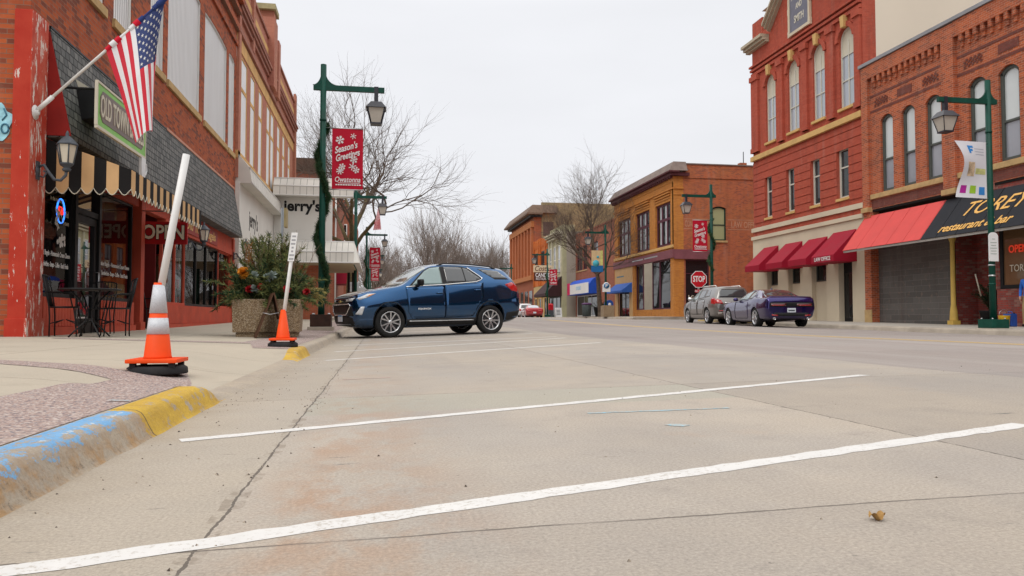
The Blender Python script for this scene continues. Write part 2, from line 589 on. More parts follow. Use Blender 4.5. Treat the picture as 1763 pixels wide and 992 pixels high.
# ------------------------------------------------------------------ ground materials
def road_material():
    n = NT('street_concrete')
    x, y, z = n.xyz()
    xy = n.comb(x, y, 0.0)
    big = n.noise(0.45, 7, 0.62, xy)
    med = n.noise(2.6, 6, 0.65, xy)
    fine = n.noise(105, 5, 0.8, xy)
    vo = n.node('ShaderNodeTexVoronoi'); vo.inputs['Scale'].default_value = 95
    n.put(vo.inputs['Vector'], xy)
    col = n.mix(n.map(big, 0.40, 0.60, 0, 1), (0.40, 0.347, 0.288), (0.352, 0.320, 0.285))
    col = n.mix(n.map(med, 0.35, 0.7, 0, 0.5), col, (0.335, 0.295, 0.25))
    # traffic lane of older, pinkish concrete
    wob = n.math('MULTIPLY', n.math('SUBTRACT', n.noise(0.8, 4, 0.6, xy), 0.5), 0.25)
    lane = n.math('GREATER_THAN', n.math('ADD', x, wob), 4.15)
    streak = n.noise(1.0, 5, 0.6, n.scalev(xy, (1.6, 0.09, 1)))
    lc = n.mix(n.map(streak, 0.35, 0.65, 0, 1), (0.25, 0.212, 0.20), (0.32, 0.287, 0.268))
    col = n.mix(n.math('MULTIPLY', lane, 0.88), col, lc)
    ix = n.math('ADD', n.math('GREATER_THAN', x, 1.95), n.math('GREATER_THAN', x, -0.38))
    iy = n.math('FLOOR', n.math('DIVIDE', n.math('SUBTRACT', y, 1.72), 3.1))
    wn_ = n.node('ShaderNodeTexWhiteNoise'); wn_.noise_dimensions = '2D'
    n.put(wn_.inputs['Vector'], n.comb(ix, iy, 0.0))
    tone = n.map(wn_.outputs['Value'], 0, 1, 0.90, 1.07)
    tn = n.node('ShaderNodeVectorMath', operation='SCALE'); n.put(tn.inputs[0], col); n.put(tn.inputs['Scale'], tone)
    col = tn.outputs[0]
    pt_ = n.noise(0.55, 6, 0.6, n.scalev(xy, (1.0, 0.7, 1)))
    col = n.mix(n.map(pt_, 0.48, 0.66, 0, 0.55), col, (0.285, 0.262, 0.245))
    bl_ = n.noise(3.6, 6, 0.7, xy)
    col = n.mix(n.map(bl_, 0.56, 0.72, 0, 0.35), col, (0.24, 0.205, 0.175))
    trk = n.math('MULTIPLY', n.map(n.noise(0.7, 4, 0.6, n.scalev(xy, (2.2, 0.12, 1))), 0.5, 0.72, 0, 0.28), n.math('GREATER_THAN', x, 0.3))
    col = n.mix(trk, col, (0.25, 0.22, 0.195))
    # grey-green repair slab between two cross joints
    patch = n.math('MULTIPLY', n.band(y, 3.98, 4.82), n.band(x, -0.38, 1.95))
    col = n.mix(n.math('MULTIPLY', patch, 0.55), col, (0.34, 0.335, 0.28))
    # gutter pan, cleaner and paler, with a dirt line against the kerb
    gut = n.math('LESS_THAN', x, -0.38)
    col = n.mix(n.math('MULTIPLY', gut, 0.35), col, (0.39, 0.345, 0.275))
    dirt = n.math('MULTIPLY', n.map(x, -0.62, -0.95, 0, 1), n.map(med, 0.35, 0.65, 0.2, 1))
    col = n.mix(n.math('MULTIPLY', dirt, 0.6), col, (0.30, 0.24, 0.17))
    # rust stains by the long joint
    rn = n.noise(2.4, 8, 0.72, n.scalev(xy, (1.6, 1.0, 1)))
    rm = n.math('MULTIPLY', n.map(rn, 0.43, 0.56, 0, 1), n.math('MULTIPLY', n.map(x, -0.36, -0.2, 0, 1), n.map(x, -0.1, 0.36, 1, 0)))
    rm = n.math('MULTIPLY', rm, n.math('MULTIPLY', n.map(y, 3.4, 4.8, 1, 0.45), n.map(n.noise(0.8, 4, 0.6, xy), 0.36, 0.56, 0.25, 1)))
    col = n.mix(n.math('MULTIPLY', rm, 0.62), col, (0.36, 0.215, 0.13))
    r2 = n.math('MULTIPLY', n.map(n.noise(1.1, 6, 0.7, xy), 0.60, 0.78, 0, 0.38), n.math('MULTIPLY', n.band(x, -0.35, 3.9), n.math('LESS_THAN', y, 9.0)))
    col = n.mix(r2, col, (0.43, 0.285, 0.19))
    # oil drips and tyre marks
    ol = n.noise(0.9, 5, 0.7, n.scalev(xy, (1, 0.5, 1)))
    col = n.mix(n.math('MULTIPLY', n.map(ol, 0.62, 0.78, 0, 0.35), n.math('GREATER_THAN', x, -0.38)), col, (0.16, 0.15, 0.14))
    sk = n.noise(3.2, 3, 0.5, n.scalev(xy, (1.0, 9.0, 1)))
    col = n.mix(n.math('MULTIPLY', n.map(sk, 0.70, 0.73, 0, 0.75), n.map(n.noise(1.3, 2, 0.5, xy), 0.46, 0.56, 0, 1)), col, (0.10, 0.10, 0.10))
    # aggregate speckle
    col = n.mix(1.0, col, n.mix(n.map(fine, 0.25, 0.75, 0, 1), (0.58, 0.58, 0.58), (1.36, 1.35, 1.33)), 'MULTIPLY')
    col = n.mix(n.map(vo.outputs['Distance'], 0.0, 0.16, 0.5, 0), col, (0.20, 0.175, 0.155))
    pit = n.noise(28, 3, 0.6, xy)
    col = n.mix(n.map(pit, 0.70, 0.76, 0, 0.75), col, (0.13, 0.115, 0.10))
    # joints and cracks
    w1 = n.math('MULTIPLY', n.math('SUBTRACT', n.noise(2.2, 6, 0.7, xy), 0.5), 0.045)
    gate = n.map(n.noise(3.0, 4, 0.6, xy), 0.30, 0.42, 0.25, 1)
    xj = n.math('ADD', x, w1); yj = n.math('ADD', y, w1)
    w3 = n.map(n.noise(14, 5, 0.7, xy), 0.3, 0.7, 0.0015, 0.0065)
    xj2 = n.math('ADD', xj, n.math('MULTIPLY', n.math('SUBTRACT', n.noise(22, 4, 0.7, xy), 0.5), 0.012))
    j1 = n.math('MULTIPLY', n.line(xj2, -0.38, w3), n.map(gate, 0.25, 1, 0.5, 1))
    j2 = n.math('MULTIPLY', n.line(xj2, 1.95, w3), n.math('GREATER_THAN', y, 0.5))
    j2 = n.math('MULTIPLY', j2, gate)
    jx = n.math('MAXIMUM', j1, j2)
    ym = n.math('PINGPONG', n.math('ADD', n.math('SUBTRACT', yj, 1.72), 15.5), 1.55)
    ym2 = n.math('MODULO', n.math('ADD', n.math('SUBTRACT', yj, 1.72), 31.0 + 1.55), 3.1)
    jy = n.math('MULTIPLY', n.line(ym2, 1.55, 0.0048), n.map(n.noise(1.6, 3, 0.6, xy), 0.38, 0.5, 0.1, 0.9))
    jy = n.math('MULTIPLY', jy, n.math('LESS_THAN', x, 16))
    edge = n.math('MULTIPLY', n.line(xj, -0.38, 0.03), n.map(n.noise(9, 4, 0.7, xy), 0.5, 0.6, 0, 0.55))
    col = n.mix(edge, col, (0.2, 0.16, 0.12))
    jj = n.math('MAXIMUM', jx, jy)
    col = n.mix(n.math('MULTIPLY', jj, 0.85), col, (0.085, 0.07, 0.058))
    n.out(col, 0.88)
    hgt = n.math('SUBTRACT', n.math('ADD', n.math('MULTIPLY', fine, 0.5), n.math('MULTIPLY', pit, -0.3)), n.math('MULTIPLY', jj, 1.5))
    n.bump(hgt, 0.006, 0.8)
    return n.m

def walk_material(name, c1, c2, jx, jy0, jdy, joints=True):
    n = NT(name)
    x, y, z = n.xyz()
    xy = n.comb(x, y, 0.0)
    big = n.noise(0.7, 7, 0.65, xy)
    fine = n.noise(70, 4, 0.7, xy)
    col = n.mix(n.map(big, 0.3, 0.7, 0, 1), c1, c2)
    col = n.mix(1.0, col, n.mix(n.map(fine, 0.25, 0.75, 0, 1), (0.86, 0.86, 0.86), (1.1, 1.1, 1.1)), 'MULTIPLY')
    stain = n.noise(1.6, 6, 0.7, xy)
    col = n.mix(n.map(stain, 0.56, 0.74, 0, 0.4), col, (0.23, 0.19, 0.145))
    if joints:
        w = n.math('MULTIPLY', n.math('SUBTRACT', n.noise(2.0, 5, 0.7, xy), 0.5), 0.03)
        ym = n.math('MODULO', n.math('ADD', n.math('SUBTRACT', n.math('ADD', y, w), jy0), 200 * jdy + jdy / 2), jdy)
        j = n.line(ym, jdy / 2, 0.006)
        for q in jx:
            j = n.math('MAXIMUM', j, n.line(n.math('ADD', x, w), q, 0.006))
        col = n.mix(n.math('MULTIPLY', j, 0.8), col, (0.1, 0.08, 0.065))
    n.out(col, 0.88)
    n.bump(fine, 0.004, 0.6)
    return n.m

def pink_material():
    n = NT('pink_exposed_aggregate')
    x, y, z = n.xyz()
    xy = n.comb(x, y, 0.0)
    vo = n.node('ShaderNodeTexVoronoi'); vo.inputs['Scale'].default_value = 100
    n.put(vo.inputs['Vector'], xy)
    sx, sy, sz = n.xyz(vo.outputs['Color'])
    col = n.mix(sx, (0.27, 0.185, 0.16), (0.40, 0.295, 0.255))
    col = n.mix(n.map(sy, 0.72, 0.78, 0, 1), col, (0.50, 0.43, 0.39))
    col = n.mix(n.map(sz, 0.80, 0.86, 0, 1), col, (0.13, 0.11, 0.13))
    col = n.mix(n.map(vo.outputs['Distance'], 0.5, 0.9, 0, 0.7), col, (0.29, 0.24, 0.22))
    st = n.noise(1.4, 6, 0.7, xy)
    col = n.mix(n.map(st, 0.5, 0.75, 0, 0.4), col, (0.36, 0.30, 0.265))
    n.out(col, 0.85)
    n.bump(vo.outputs['Distance'], 0.006, 0.6)
    return n.m

def kerb_material():
    n = NT('painted_kerb')
    x, y, z = n.xyz()
    xyz = n.coord()
    big = n.noise(3.0, 6, 0.65)
    fine = n.noise(80, 4, 0.7)
    col = n.mix(n.map(big, 0.3, 0.7, 0, 1), (0.43, 0.36, 0.27), (0.33, 0.285, 0.235))
    rust = n.noise(6.0, 8, 0.75)
    low = n.map(x, -0.995, -0.96, 0, 1)
    rustm = n.math('MULTIPLY', n.map(rust, 0.44, 0.6, 0, 0.75), n.math('MULTIPLY', n.map(x, -1.03, -0.97, 0, 1), n.math('LESS_THAN', y, 3.7)))
    col = n.mix(rustm, col, (0.40, 0.22, 0.07))
    speck = n.noise(26, 5, 0.8)
    col = n.mix(n.math('MULTIPLY', n.map(speck, 0.55, 0.66, 0, 0.65), low), col, (0.11, 0.085, 0.06))
    chip = n.noise(11.0, 10, 0.80, n.scalev(xyz, (1.6, 1.0, 2.0)))
    edge = n.math('ADD', chip, n.map(z, 0.03, 0.125, -0.17, 0.045))
    blue_m = n.math('MULTIPLY', n.map(edge, 0.495, 0.515, 0, 1), n.math('LESS_THAN', n.math('ADD', y, n.math('MULTIPLY', chip, 0.2)), 3.55))
    blue_m = n.math('MULTIPLY', blue_m, n.math('GREATER_THAN', x, -1.16))
    bc = n.mix(n.noise(7, 4), (0.09, 0.30, 0.58), (0.24, 0.47, 0.72))
    col = n.mix(blue_m, col, bc)
    pale = n.math('MULTIPLY', n.map(n.noise(9, 6, 0.7), 0.5, 0.56, 0, 0.9), n.math('MULTIPLY', n.line(n.math('ADD', x, n.math('MULTIPLY', n.math('SUBTRACT', chip, 0.5), 0.04)), -1.045, 0.009), n.math('LESS_THAN', y, 3.4)))
    col = n.mix(pale, col, (0.62, 0.64, 0.62))
    ych = n.noise(9, 8, 0.75)
    yz = n.math('MAXIMUM', n.band(n.math('ADD', y, n.math('MULTIPLY', n.math('SUBTRACT', chip, 0.5), 0.25)), 3.45, 5.0), n.band(n.math('ADD', y, n.math('MULTIPLY', n.math('SUBTRACT', chip, 0.5), 0.25)), 9.2, 10.8))
    yw = n.math('ADD', ych, n.math('MULTIPLY', n.map(y, 4.5, 5.0, 0, -0.12), n.math('LESS_THAN', y, 6.0)))
    yel_m = n.math('MULTIPLY', yz, n.map(yw, 0.40, 0.43, 0, 1))
    yc = n.mix(n.map(n.noise(4, 5, 0.6), 0.35, 0.7, 0, 1), (0.60, 0.39, 0.035), (0.44, 0.26, 0.035))
    col = n.mix(yel_m, col, yc)
    col = n.mix(1.0, col, n.mix(n.map(fine, 0.25, 0.75, 0, 1), (0.8, 0.8, 0.8), (1.15, 1.15, 1.15)), 'MULTIPLY')
    ym = n.math('MODULO', n.math('ADD', y, 100.0), 3.1)
    col = n.mix(n.math('MULTIPLY', n.line(ym, 1.2, 0.006), 0.8), col, (0.06, 0.05, 0.04))
    n.out(col, 0.75)
    n.bump(n.math('ADD', chip, n.math('MULTIPLY', fine, 0.3)), 0.012, 0.8)
    return n.m

M_ROAD = road_material()
M_WALK = walk_material('pale_pavement_concrete', (0.455, 0.40, 0.315), (0.39, 0.345, 0.275), (-3.3,), 5.0, 1.9)
M_WALKR = walk_material('grey_pavement_concrete', (0.41, 0.37, 0.32), (0.35, 0.32, 0.28), (18.4,), 5.0, 1.5)
M_PINK = pink_material()
M_KERB = kerb_material()

def lin(a, b, step):
    n = max(1, int(round((b - a) / step)))
    return [a + (b - a) * i / n for i in range(n + 1)]

ROWY = lin(-4, 3, 0.5) + lin(3, 12, 0.15)[1:] + lin(12, 14, 0.5)[1:] + lin(14, 60, 2)[1:] + lin(60, 420, 20)[1:]
def sheet(name, mat, zf, xs, ys, off=0.0, kind='structure'):
    mb = MB()
    mb.grid(lambda u, v: (u, v, zf(u, v) + off), xs, ys)
    o = mb.build(name, mat)
    return tag(o, kind=kind)

M_EARTH = paint('bare_earth', (0.16, 0.14, 0.10), 0.95, 0.3, 0.4)
sheet('ground', M_EARTH, lambda x, y: rise(y) - 0.12, [-900, -200, -60, -20, 0, 20, 60, 200, 900], [-60, 0, 12, 20, 28, 36, 44, 52, 60, 120, 300, 1500])
sheet('road', M_ROAD, z_road, [-0.95, -0.38, 0.6, 1.6, 2.6, 3.6, 5, 6.5, 8, 10, 12, 14.3, 16.6], ROWY)
sheet('side_road', paint('side_road_asphalt', (0.27, 0.25, 0.235), 0.9, 0.2, 1.2), lambda x, y: 0.02 + rise(y), [16.6, 20, 30, 50, 90], [39.2, 42, 46, 48.8])
sheet('pavement', M_WALK, z_walk, [-1.12, -1.2, -1.3, -1.4, -1.5, -1.6, -1.7, -1.85, -2.0, -2.2, -2.5, -3, -3.5, -4, -4.6, -5.25, -7, -12, -30], ROWY)
# kerb with a rounded nose, dropped at the ramp
kp = [(-0.90, -0.02), (-0.94, 0.02), (-0.952, 0.12), (-0.985, 0.68), (-1.0, 0.86), (-1.022, 0.96), (-1.055, 1.0), (-1.125, 1.0)]
mb = MB()
def kfn(i, v):
    x, t = kp[int(i)]
    wob = (0.005 * sin(v * 9.1) * sin(v * 3.7) + 0.003 * sin(v * 31) * sin(v * 17 + i)) if 0 < t < 0.97 else 0
    return (x + wob, v, rise(v) + (kerb_h(v) * t if t >= 0 else t))
mb.grid(kfn, list(range(len(kp))), sorted(set(lin(-4, 4, 0.2) + lin(4, 5.4, 0.05) + lin(5.4, 9, 0.4) + lin(9, 10.4, 0.05) + lin(10.4, 60, 1.5) + lin(60, 300, 20))))
tag(mb.build('kerb', M_KERB), kind='structure')
# right pavement and kerb, broken by the side street
M_KR = paint('kerb_concrete', (0.38, 0.33, 0.27), 0.85, 0.2, 1.5, dirt=0.4)
M_YEL = paint('yellow_kerb_paint', (0.62, 0.42, 0.04), 0.7, 0.15, 3, dirt=0.3)
for (ya, yb) in ((-4, 38.6), (49.2, 420)):
    ys = [v for v in ROWY if ya < v < yb]; ys = [ya] + ys + [yb]
    sheet('pavement', M_WALKR, z_walk_r, [16.78, 18, 20.02, 24], ys)
    mb = MB()
    mb.grid(lambda i, v: ([16.58, 16.62, 16.65, 16.79][int(i)], v, rise(v) + [0.0, 0.13, 0.165, 0.171][int(i)]), [0, 1, 2, 3], ys, smooth=False)
    e = ya if ya > 0 else yb
    mb.face([(16.58, e, 0), (16.62, e, rise(e) + .13), (16.65, e, rise(e) + .165), (16.79, e, rise(e) + .171), (24, e, rise(e) + .2), (24, e, 0)])
    tag(mb.build('kerb', M_KR), kind='structure')
sheet('road_marking', M_YEL, lambda x, y: 0.174 + rise(y), [16.64, 16.8], lin(32.5, 38.5, 1.5), 0.004)
mb = MB(); mb.face([(16.612, 32.5, .03 + rise(32.5)), (16.612, 38.5, .03 + rise(38.5)), (16.612, 38.5, .135 + rise(38.5)), (16.612, 32.5, .135 + rise(32.5))])
tag(mb.build('road_marking', M_YEL), kind='structure')

# pink bands in the pavement
def sheet_poly(name, mat, pts, zf, off, step=0.35, kind='structure'):
    bm = bmesh.new()
    bm.faces.new([bm.verts.new((x, y, 0)) for x, y in pts])
    xs = [p[0] for p in pts]; ys = [p[1] for p in pts]
    for ax, lo, hi in ((0, min(xs), max(xs)), (1, min(ys), max(ys))):
        for q in lin(lo, hi, step)[1:-1]:
            no = (1, 0, 0) if ax == 0 else (0, 1, 0)
            cp = (q, 0, 0) if ax == 0 else (0, q, 0)
            bmesh.ops.bisect_plane(bm, geom=bm.verts[:] + bm.edges[:] + bm.faces[:], plane_co=cp, plane_no=no)
    for v in bm.verts: v.co.z = zf(v.co.x, v.co.y) + off
    m = MB(); m.bm.free(); m.bm = bm
    o = m.build(name, mat)
    return tag(o, kind=kind)

gq = lambda x, y: tuple(ground_at(x, y, z_walk)[:2])
A, B2, C, D2 = gq(0, 620), gq(212, 638), gq(193, 654), gq(0, 627)
ext = lambda p, q, k: (q[0] + (q[0] - p[0]) * k, q[1] + (q[1] - p[1]) * k)
sheet_poly('paving_band', M_PINK, [(-1.125, -3), (-1.125, 4.85), gq(330, 660), gq(322, 643), B2, ext(B2, A, 0.5), ext(C, D2, 0.5), C, (C[0] + 0.02, -3)], z_walk, 0.003, 0.12)
sheet_poly('paving_band', M_PINK, [(-1.13, 9.9), (-1.13, 44), (-2.0, 44), (-2.0, 11.9), (-4.6, 12.25), (-4.6, 11.85), (-1.8, 11.3), (-1.55, 9.9)], z_walk, 0.004, 0.3)

# painted lines
def stripe_mat(name, c, wear=0.52):
    n = NT(name)
    x, y, z = n.xyz()
    xy = n.comb(x, y, 0)
    f = n.noise(55, 5, 0.75, xy)
    g = n.noise(2.5, 5, 0.65, xy)
    col = n.mix(n.map(n.noise(6, 5, 0.6, xy), 0.3, 0.7, 0, 1), tuple(q * 0.88 for q in c), c)
    worn = n.map(n.math('ADD', f, n.math('MULTIPLY', g, 0.35)), wear + 0.26, wear + 0.36, 0, 0.85)
    col = n.mix(worn, col, (0.40, 0.36, 0.31))
    n.out(col, 0.7)
    n.bump(f, 0.003, 0.5)
    return n.m
M_WLINE = stripe_mat('white_line_paint', (0.66, 0.65, 0.63), 0.45)
M_YLINE = stripe_mat('yellow_line_paint', (0.72, 0.46, 0.10), 0.45)
M_SPRAY = stripe_mat('blue_spray_paint', (0.22, 0.52, 0.66), 0.32)
M_SPRAYR = stripe_mat('red_spray_paint', (0.62, 0.16, 0.12), 0.28)

def stripe(name, mat, a, b, w, zf=z_road, off=0.0018, step=0.06, rag=0.007, seed=1):
    rng = random.Random(seed)
    a = Vector(a[:2]); b = Vector(b[:2])
    d = (b - a); L = d.length; d /= L
    nrm = Vector((-d.y, d.x))
    n = max(2, int(L / step))
    mb = MB()
    rows = []
    for i in range(n + 1):
        p = a + d * (L * i / n)
        row = []
        for k in (-1, 0, 1):
            q = p + nrm * (k * w / 2 + (rng.uniform(-rag, rag) if k else 0))
            row.append(mb.bm.verts.new((q.x, q.y, zf(q.x, q.y) + off)))
        rows.append(row)
    for r, s2 in zip(rows, rows[1:]):
        for k in (0, 1):
            mb.bm.faces.new((r[k], s2[k], s2[k + 1], r[k + 1]))
    return tag(mb.build(name, mat), kind='structure')

g = lambda x, y: ground_at(x, y, z_road)
p1a, p1b = g(20, 983), g(1763, 731)
stripe('parking_stripe', M_WLINE, p1a + (p1a - p1b).normalized() * 0.5, p1b, 0.085, off=0.0012, seed=2)
p2a, p2b = g(310, 759), g(1488, 646)
stripe('parking_stripe', M_WLINE, p2a, p2b, 0.085, seed=3)
p3a, p3b = g(560, 621), g(1034, 590)
p4a, p4b = g(577, 606), g(974, 582)
stripe('parking_stripe', M_WLINE, p3a, p3b, 0.10, seed=4)
stripe('parking_stripe', M_WLINE, p4a, p4b, 0.10, seed=5)
for k in range(1, 10):
    o = Vector((0, 2.6 * k, 0))
    stripe('parking_stripe', M_WLINE, p4a + o, p4a + o + Vector((4.3, 1.55, 0)), 0.10, seed=6 + k, step=0.4)
for X in (8.15, 8.42):
    stripe('center_line', M_YLINE, (X, -3), (X, 38.5), 0.11, step=0.6, seed=30)
    stripe('center_line', M_YLINE, (X, 49.5), (X, 200), 0.11, step=4, seed=31)
stripe('spray_mark', M_SPRAY, g(1012, 712), g(1255, 703), 0.03, seed=40, rag=0.008)
stripe('spray_mark', M_SPRAY, g(1150, 731), g(1182, 734), 0.05, seed=41, rag=0.012)
stripe('spray_mark', M_SPRAYR, g(590, 654), g(672, 650), 0.05, seed=42, rag=0.015)
gw = lambda x, y: ground_at(x, y, z_walk)
stripe('spray_mark', M_SPRAY, gw(188, 692), gw(224, 693), 0.03, z_walk, 0.009, seed=44, rag=0.008)
stripe('spray_mark', M_SPRAYR, gw(206, 637), gw(228, 639), 0.05, z_walk, 0.009, seed=45, rag=0.01)
# ------------------------------------------------------------------ shared materials
M_BRICK1 = brick('old_red_brick', (0.46, 0.105, 0.035), (0.30, 0.06, 0.026), (0.24, 0.14, 0.10), dark=(0.10, 0.05, 0.04), weather=0.18)
M_REDP = paint('peeling_red_paint', (0.42, 0.038, 0.022), 0.55, 0.15, 2.0)
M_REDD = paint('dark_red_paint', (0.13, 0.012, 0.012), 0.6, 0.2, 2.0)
M_REDF = paint('faded_red_paint', (0.46, 0.075, 0.042), 0.7, 0.15, 2.5, dirt=0.15)
M_BLACK = paint('black_metal', (0.012, 0.012, 0.013), 0.45, 0.2, 6)
M_GREYM = paint('grey_lantern_metal', (0.075, 0.085, 0.10), 0.5, 0.2, 9)
M_WHITE = paint('white_paint', (0.72, 0.72, 0.70), 0.5, 0.05, 2)
M_TRIM = paint('weathered_white_siding', (0.66, 0.64, 0.59), 0.6, 0.08, 1.4, dirt=0.25)
M_STONE = paint('tan_sill_stone', (0.50, 0.34, 0.16), 0.85, 0.15, 5, bump=0.01)
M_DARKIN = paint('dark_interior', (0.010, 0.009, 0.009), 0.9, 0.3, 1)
M_GDARK = glass('dark_window_glass')
M_GCLEAR = clear_glass('clear_shop_glass', (0.75, 0.8, 0.78), 0.62)
M_FROST = paint('frosted_lamp_glass', (0.62, 0.56, 0.45), 0.25, 0.05, 4)
M_GOLD = paint('gold_letter_paint', (0.70, 0.42, 0.13), 0.4, 0.05, 3)
M_CREAM = paint('cream_letter_paint', (0.62, 0.58, 0.47), 0.5, 0.05, 3)
M_SILVER = paint('brushed_aluminium', (0.55, 0.56, 0.57), 0.35, 0.06, 8, metal=0.9)

def peel_red():
    n = NT('peeling_red_pilaster')
    f = n.noise(3.2, 9, 0.72, n.scalev(n.coord(), (3.5, 3.5, 0.9)))
    col = n.mix(n.map(n.noise(2, 5), 0.3, 0.7, 0, 1), (0.40, 0.026, 0.014), (0.50, 0.055, 0.03))
    px_, py_, pz_ = n.xyz()
    front = n.math('GREATER_THAN', px_, 0.04)
    col = n.mix(n.math('MULTIPLY', front, n.map(n.noise(1.5, 6, 0.7), 0.4, 0.6, 0.1, 0.8)), col, (0.56, 0.15, 0.10))
    fe = n.math('ADD', f, n.math('MULTIPLY', front, 0.07))
    col = n.mix(n.map(fe, 0.625, 0.64, 0, 1), col, (0.66, 0.58, 0.52))
    n.out(col, 0.75, Specular_IOR_Level=0.2)
    n.bump(f, 0.01, 0.6)
    return n.m
M_PEEL = peel_red()

def ribbed_white():
    n = NT('white_corrugated_panel')
    x, y, z = n.xyz()
    w = n.math('PINGPONG', n.math('ADD', x, y), 0.065)
    f = n.map(w, 0.012, 0.035, 0, 1)
    st = n.noise(1.2, 5, 0.6, n.scalev(n.coord(), (3, 3, 0.3)))
    col = n.mix(n.map(st, 0.4, 0.75, 0, 0.4), (0.82, 0.82, 0.82), (0.66, 0.65, 0.63))
    n.out(col, 0.45)
    n.put(n.b.inputs['Base Color'], n.mix(n.map(f, 0, 1, 0.5, 0), col, (0.42, 0.42, 0.42)))  # shade in the grooves between the ribs painted into the colour
    n.bump(f, 0.06, 1.0)
    return n.m
M_RIB = ribbed_white()

def shingles():
    n = NT('grey_wood_shingles')
    x, y, z = n.xyz()
    v = n.comb(n.math('ADD', n.math('ADD', x, y), n.math('MULTIPLY', n.noise(9, 2), 0.03)), n.math('ADD', z, n.math('MULTIPLY', n.noise(4, 2), 0.03)))
    b = n.node('ShaderNodeTexBrick'); b.offset = 0.43; b.offset_frequency = 2
    n.put(b.inputs['Vector'], v)
    n.put(b.inputs['Color1'], (0.085, 0.09, 0.09)); n.put(b.inputs['Color2'], (0.20, 0.20, 0.19)); n.put(b.inputs['Mortar'], (0.008, 0.008, 0.009))
    b.inputs['Scale'].default_value = 1; b.inputs['Mortar Size'].default_value = 0.011; b.inputs['Mortar Smooth'].default_value = 0.2
    b.inputs['Brick Width'].default_value = 0.17; b.inputs['Row Height'].default_value = 0.145
    gr = n.noise(1.0, 6, 0.7, n.scalev(n.coord(), (30, 30, 1.5)))
    col = n.mix(n.map(gr, 0.4, 0.75, 0, 0.65), b.outputs['Color'], (0.05, 0.05, 0.05))
    n.out(col, 0.85)
    n.bump(b.outputs['Fac'], 0.02, 1.0)
    return n.m
M_SHING = shingles()

# ------------------------------------------------------------------ corner shop building
Y0, Y1, ZT = 12.42, 28.75, 13.2
shop = thing('corner_shop_building', 'red brick corner shop with sloping grey shingle canopy and tall white panelled upper windows', 'building', (FL, Y0, 0.1))
SIDE = Fr('Y', Y0, -1)
wins = [(14.15, 15.4), (15.95, 17.05), (18.35, 19.45), (19.82, 23.2), (23.76, 27.06), (27.42, 28.46)]
mb = MB()
ops = [(a, b, 6.36, 9.72, 0.07) for a, b in wins] + [(12.95, 28.55, 0.2, 3.28)]
wall_open(mb, LEFT, Y0, Y1, 0.0, ZT, ops, 0.2)
SIDE.box(mb, -32, FL - 0.002, 0.0, ZT, -0.3, 0.0)
mb.box(FL - 0.4, FL, Y1 - 0.02, Y1, 0.1, ZT)
for z, h, d in ((10.35, 0.16, 0.07), (10.9, 0.22, 0.12), (11.5, 0.15, 0.18), (11.9, 0.3, 0.26), (12.9, 0.3, 0.12)):
    LEFT.box(mb, Y0 - 0.0, Y1 - 0.01, z, z + h, -0.05, d)
mb.build('wall', M_BRICK1, shop)
for i, (a, b) in enumerate(wins):
    w = window(LEFT, shop, a, b, 6.36, 9.72, M_WHITE, M_RIB, h=0.07, depth=0.03, fw=0.03, bars=(), sill=M_STONE, sh=0.17, so=0.07)
mb = MB()                                           # corner pilaster
mb.box(FL - 0.2, FL + 0.05, Y0 - 0.06, 12.93, 0.14, 5.12)
mb.box(FL - 0.23, FL + 0.075, Y0 - 0.085, 12.95, 0.14, 0.5)
mb.build('pilaster', M_PEEL, shop, bevel=0.012)
mb = MB()                                           # sloping shingle canopy
sec = [(0.005, 5.05), (0.06, 5.06), (0.37, 3.42), (0.36, 3.34), (0.005, 3.34)]
mb.prism([(FL + d, 12.96, z) for d, z in sec], (0, 28.3 - 12.96, 0))
can = mb.build('shingle_canopy', M_SHING, shop)
mb = MB()
mb.prism([(FL + d * 1.02 + 0.005, 12.94, z) for d, z in ((0.0, 5.0), (0.05, 5.0), (0.385, 3.36), (0.0, 3.36))], (0, 0.018, 0))
mb.build('canopy_cheek', paint('deep_red_cheek', (0.27, 0.018, 0.014), 0.7), can)
mb = MB(); LEFT.box(mb, 19.6, 28.4, 5.065, 5.13, 0.0, 0.075); mb.build('top_trim', paint('salmon_trim', (0.55, 0.27, 0.19), 0.8), can)
mb = MB(); LEFT.box(mb, 12.96, 19.59, 5.065, 5.10, 0.0, 0.07); mb.build('top_trim', M_BLACK, can)
# shop front: frames, stall risers, columns, doors
mb = MB()
LEFT.box(mb, 12.96, 28.5, 2.92, 3.335, -0.18, 0.02)           # fascia
LEFT.box(mb, 19.75, 28.5, 2.72, 2.918, -0.16, 0.05)
mb.build('fascia', M_REDF, shop)
for a, b in ((12.96, 14.3), (15.55, 17.5), (19.75, 28.4)):
    mb = MB()
    LEFT.box(mb, a, b, 0.15, 0.84, -0.16, 0.02)
    LEFT.box(mb, a, b, 0.15, 0.36, 0.02, 0.07)
    u = a + 0.05
    while u < b - 0.15:
        LEFT.box(mb, u, u + 0.105, 0.37, 0.83, 0.02, 0.03); u += 0.12
    mb.build('stall_riser', M_REDF, shop)
for a, b in ((17.72, 17.98), (28.28, 28.52)):
    mb = MB(); LEFT.box(mb, a, b, 0.15, 3.3, -0.18, 0.08); LEFT.box(mb, a - 0.03, b + 0.03, 0.15, 0.42, -0.2, 0.11)
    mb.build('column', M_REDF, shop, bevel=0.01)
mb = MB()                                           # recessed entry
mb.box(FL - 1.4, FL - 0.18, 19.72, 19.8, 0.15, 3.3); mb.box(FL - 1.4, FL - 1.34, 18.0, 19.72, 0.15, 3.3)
mb.build('entry_recess', M_REDD, shop)
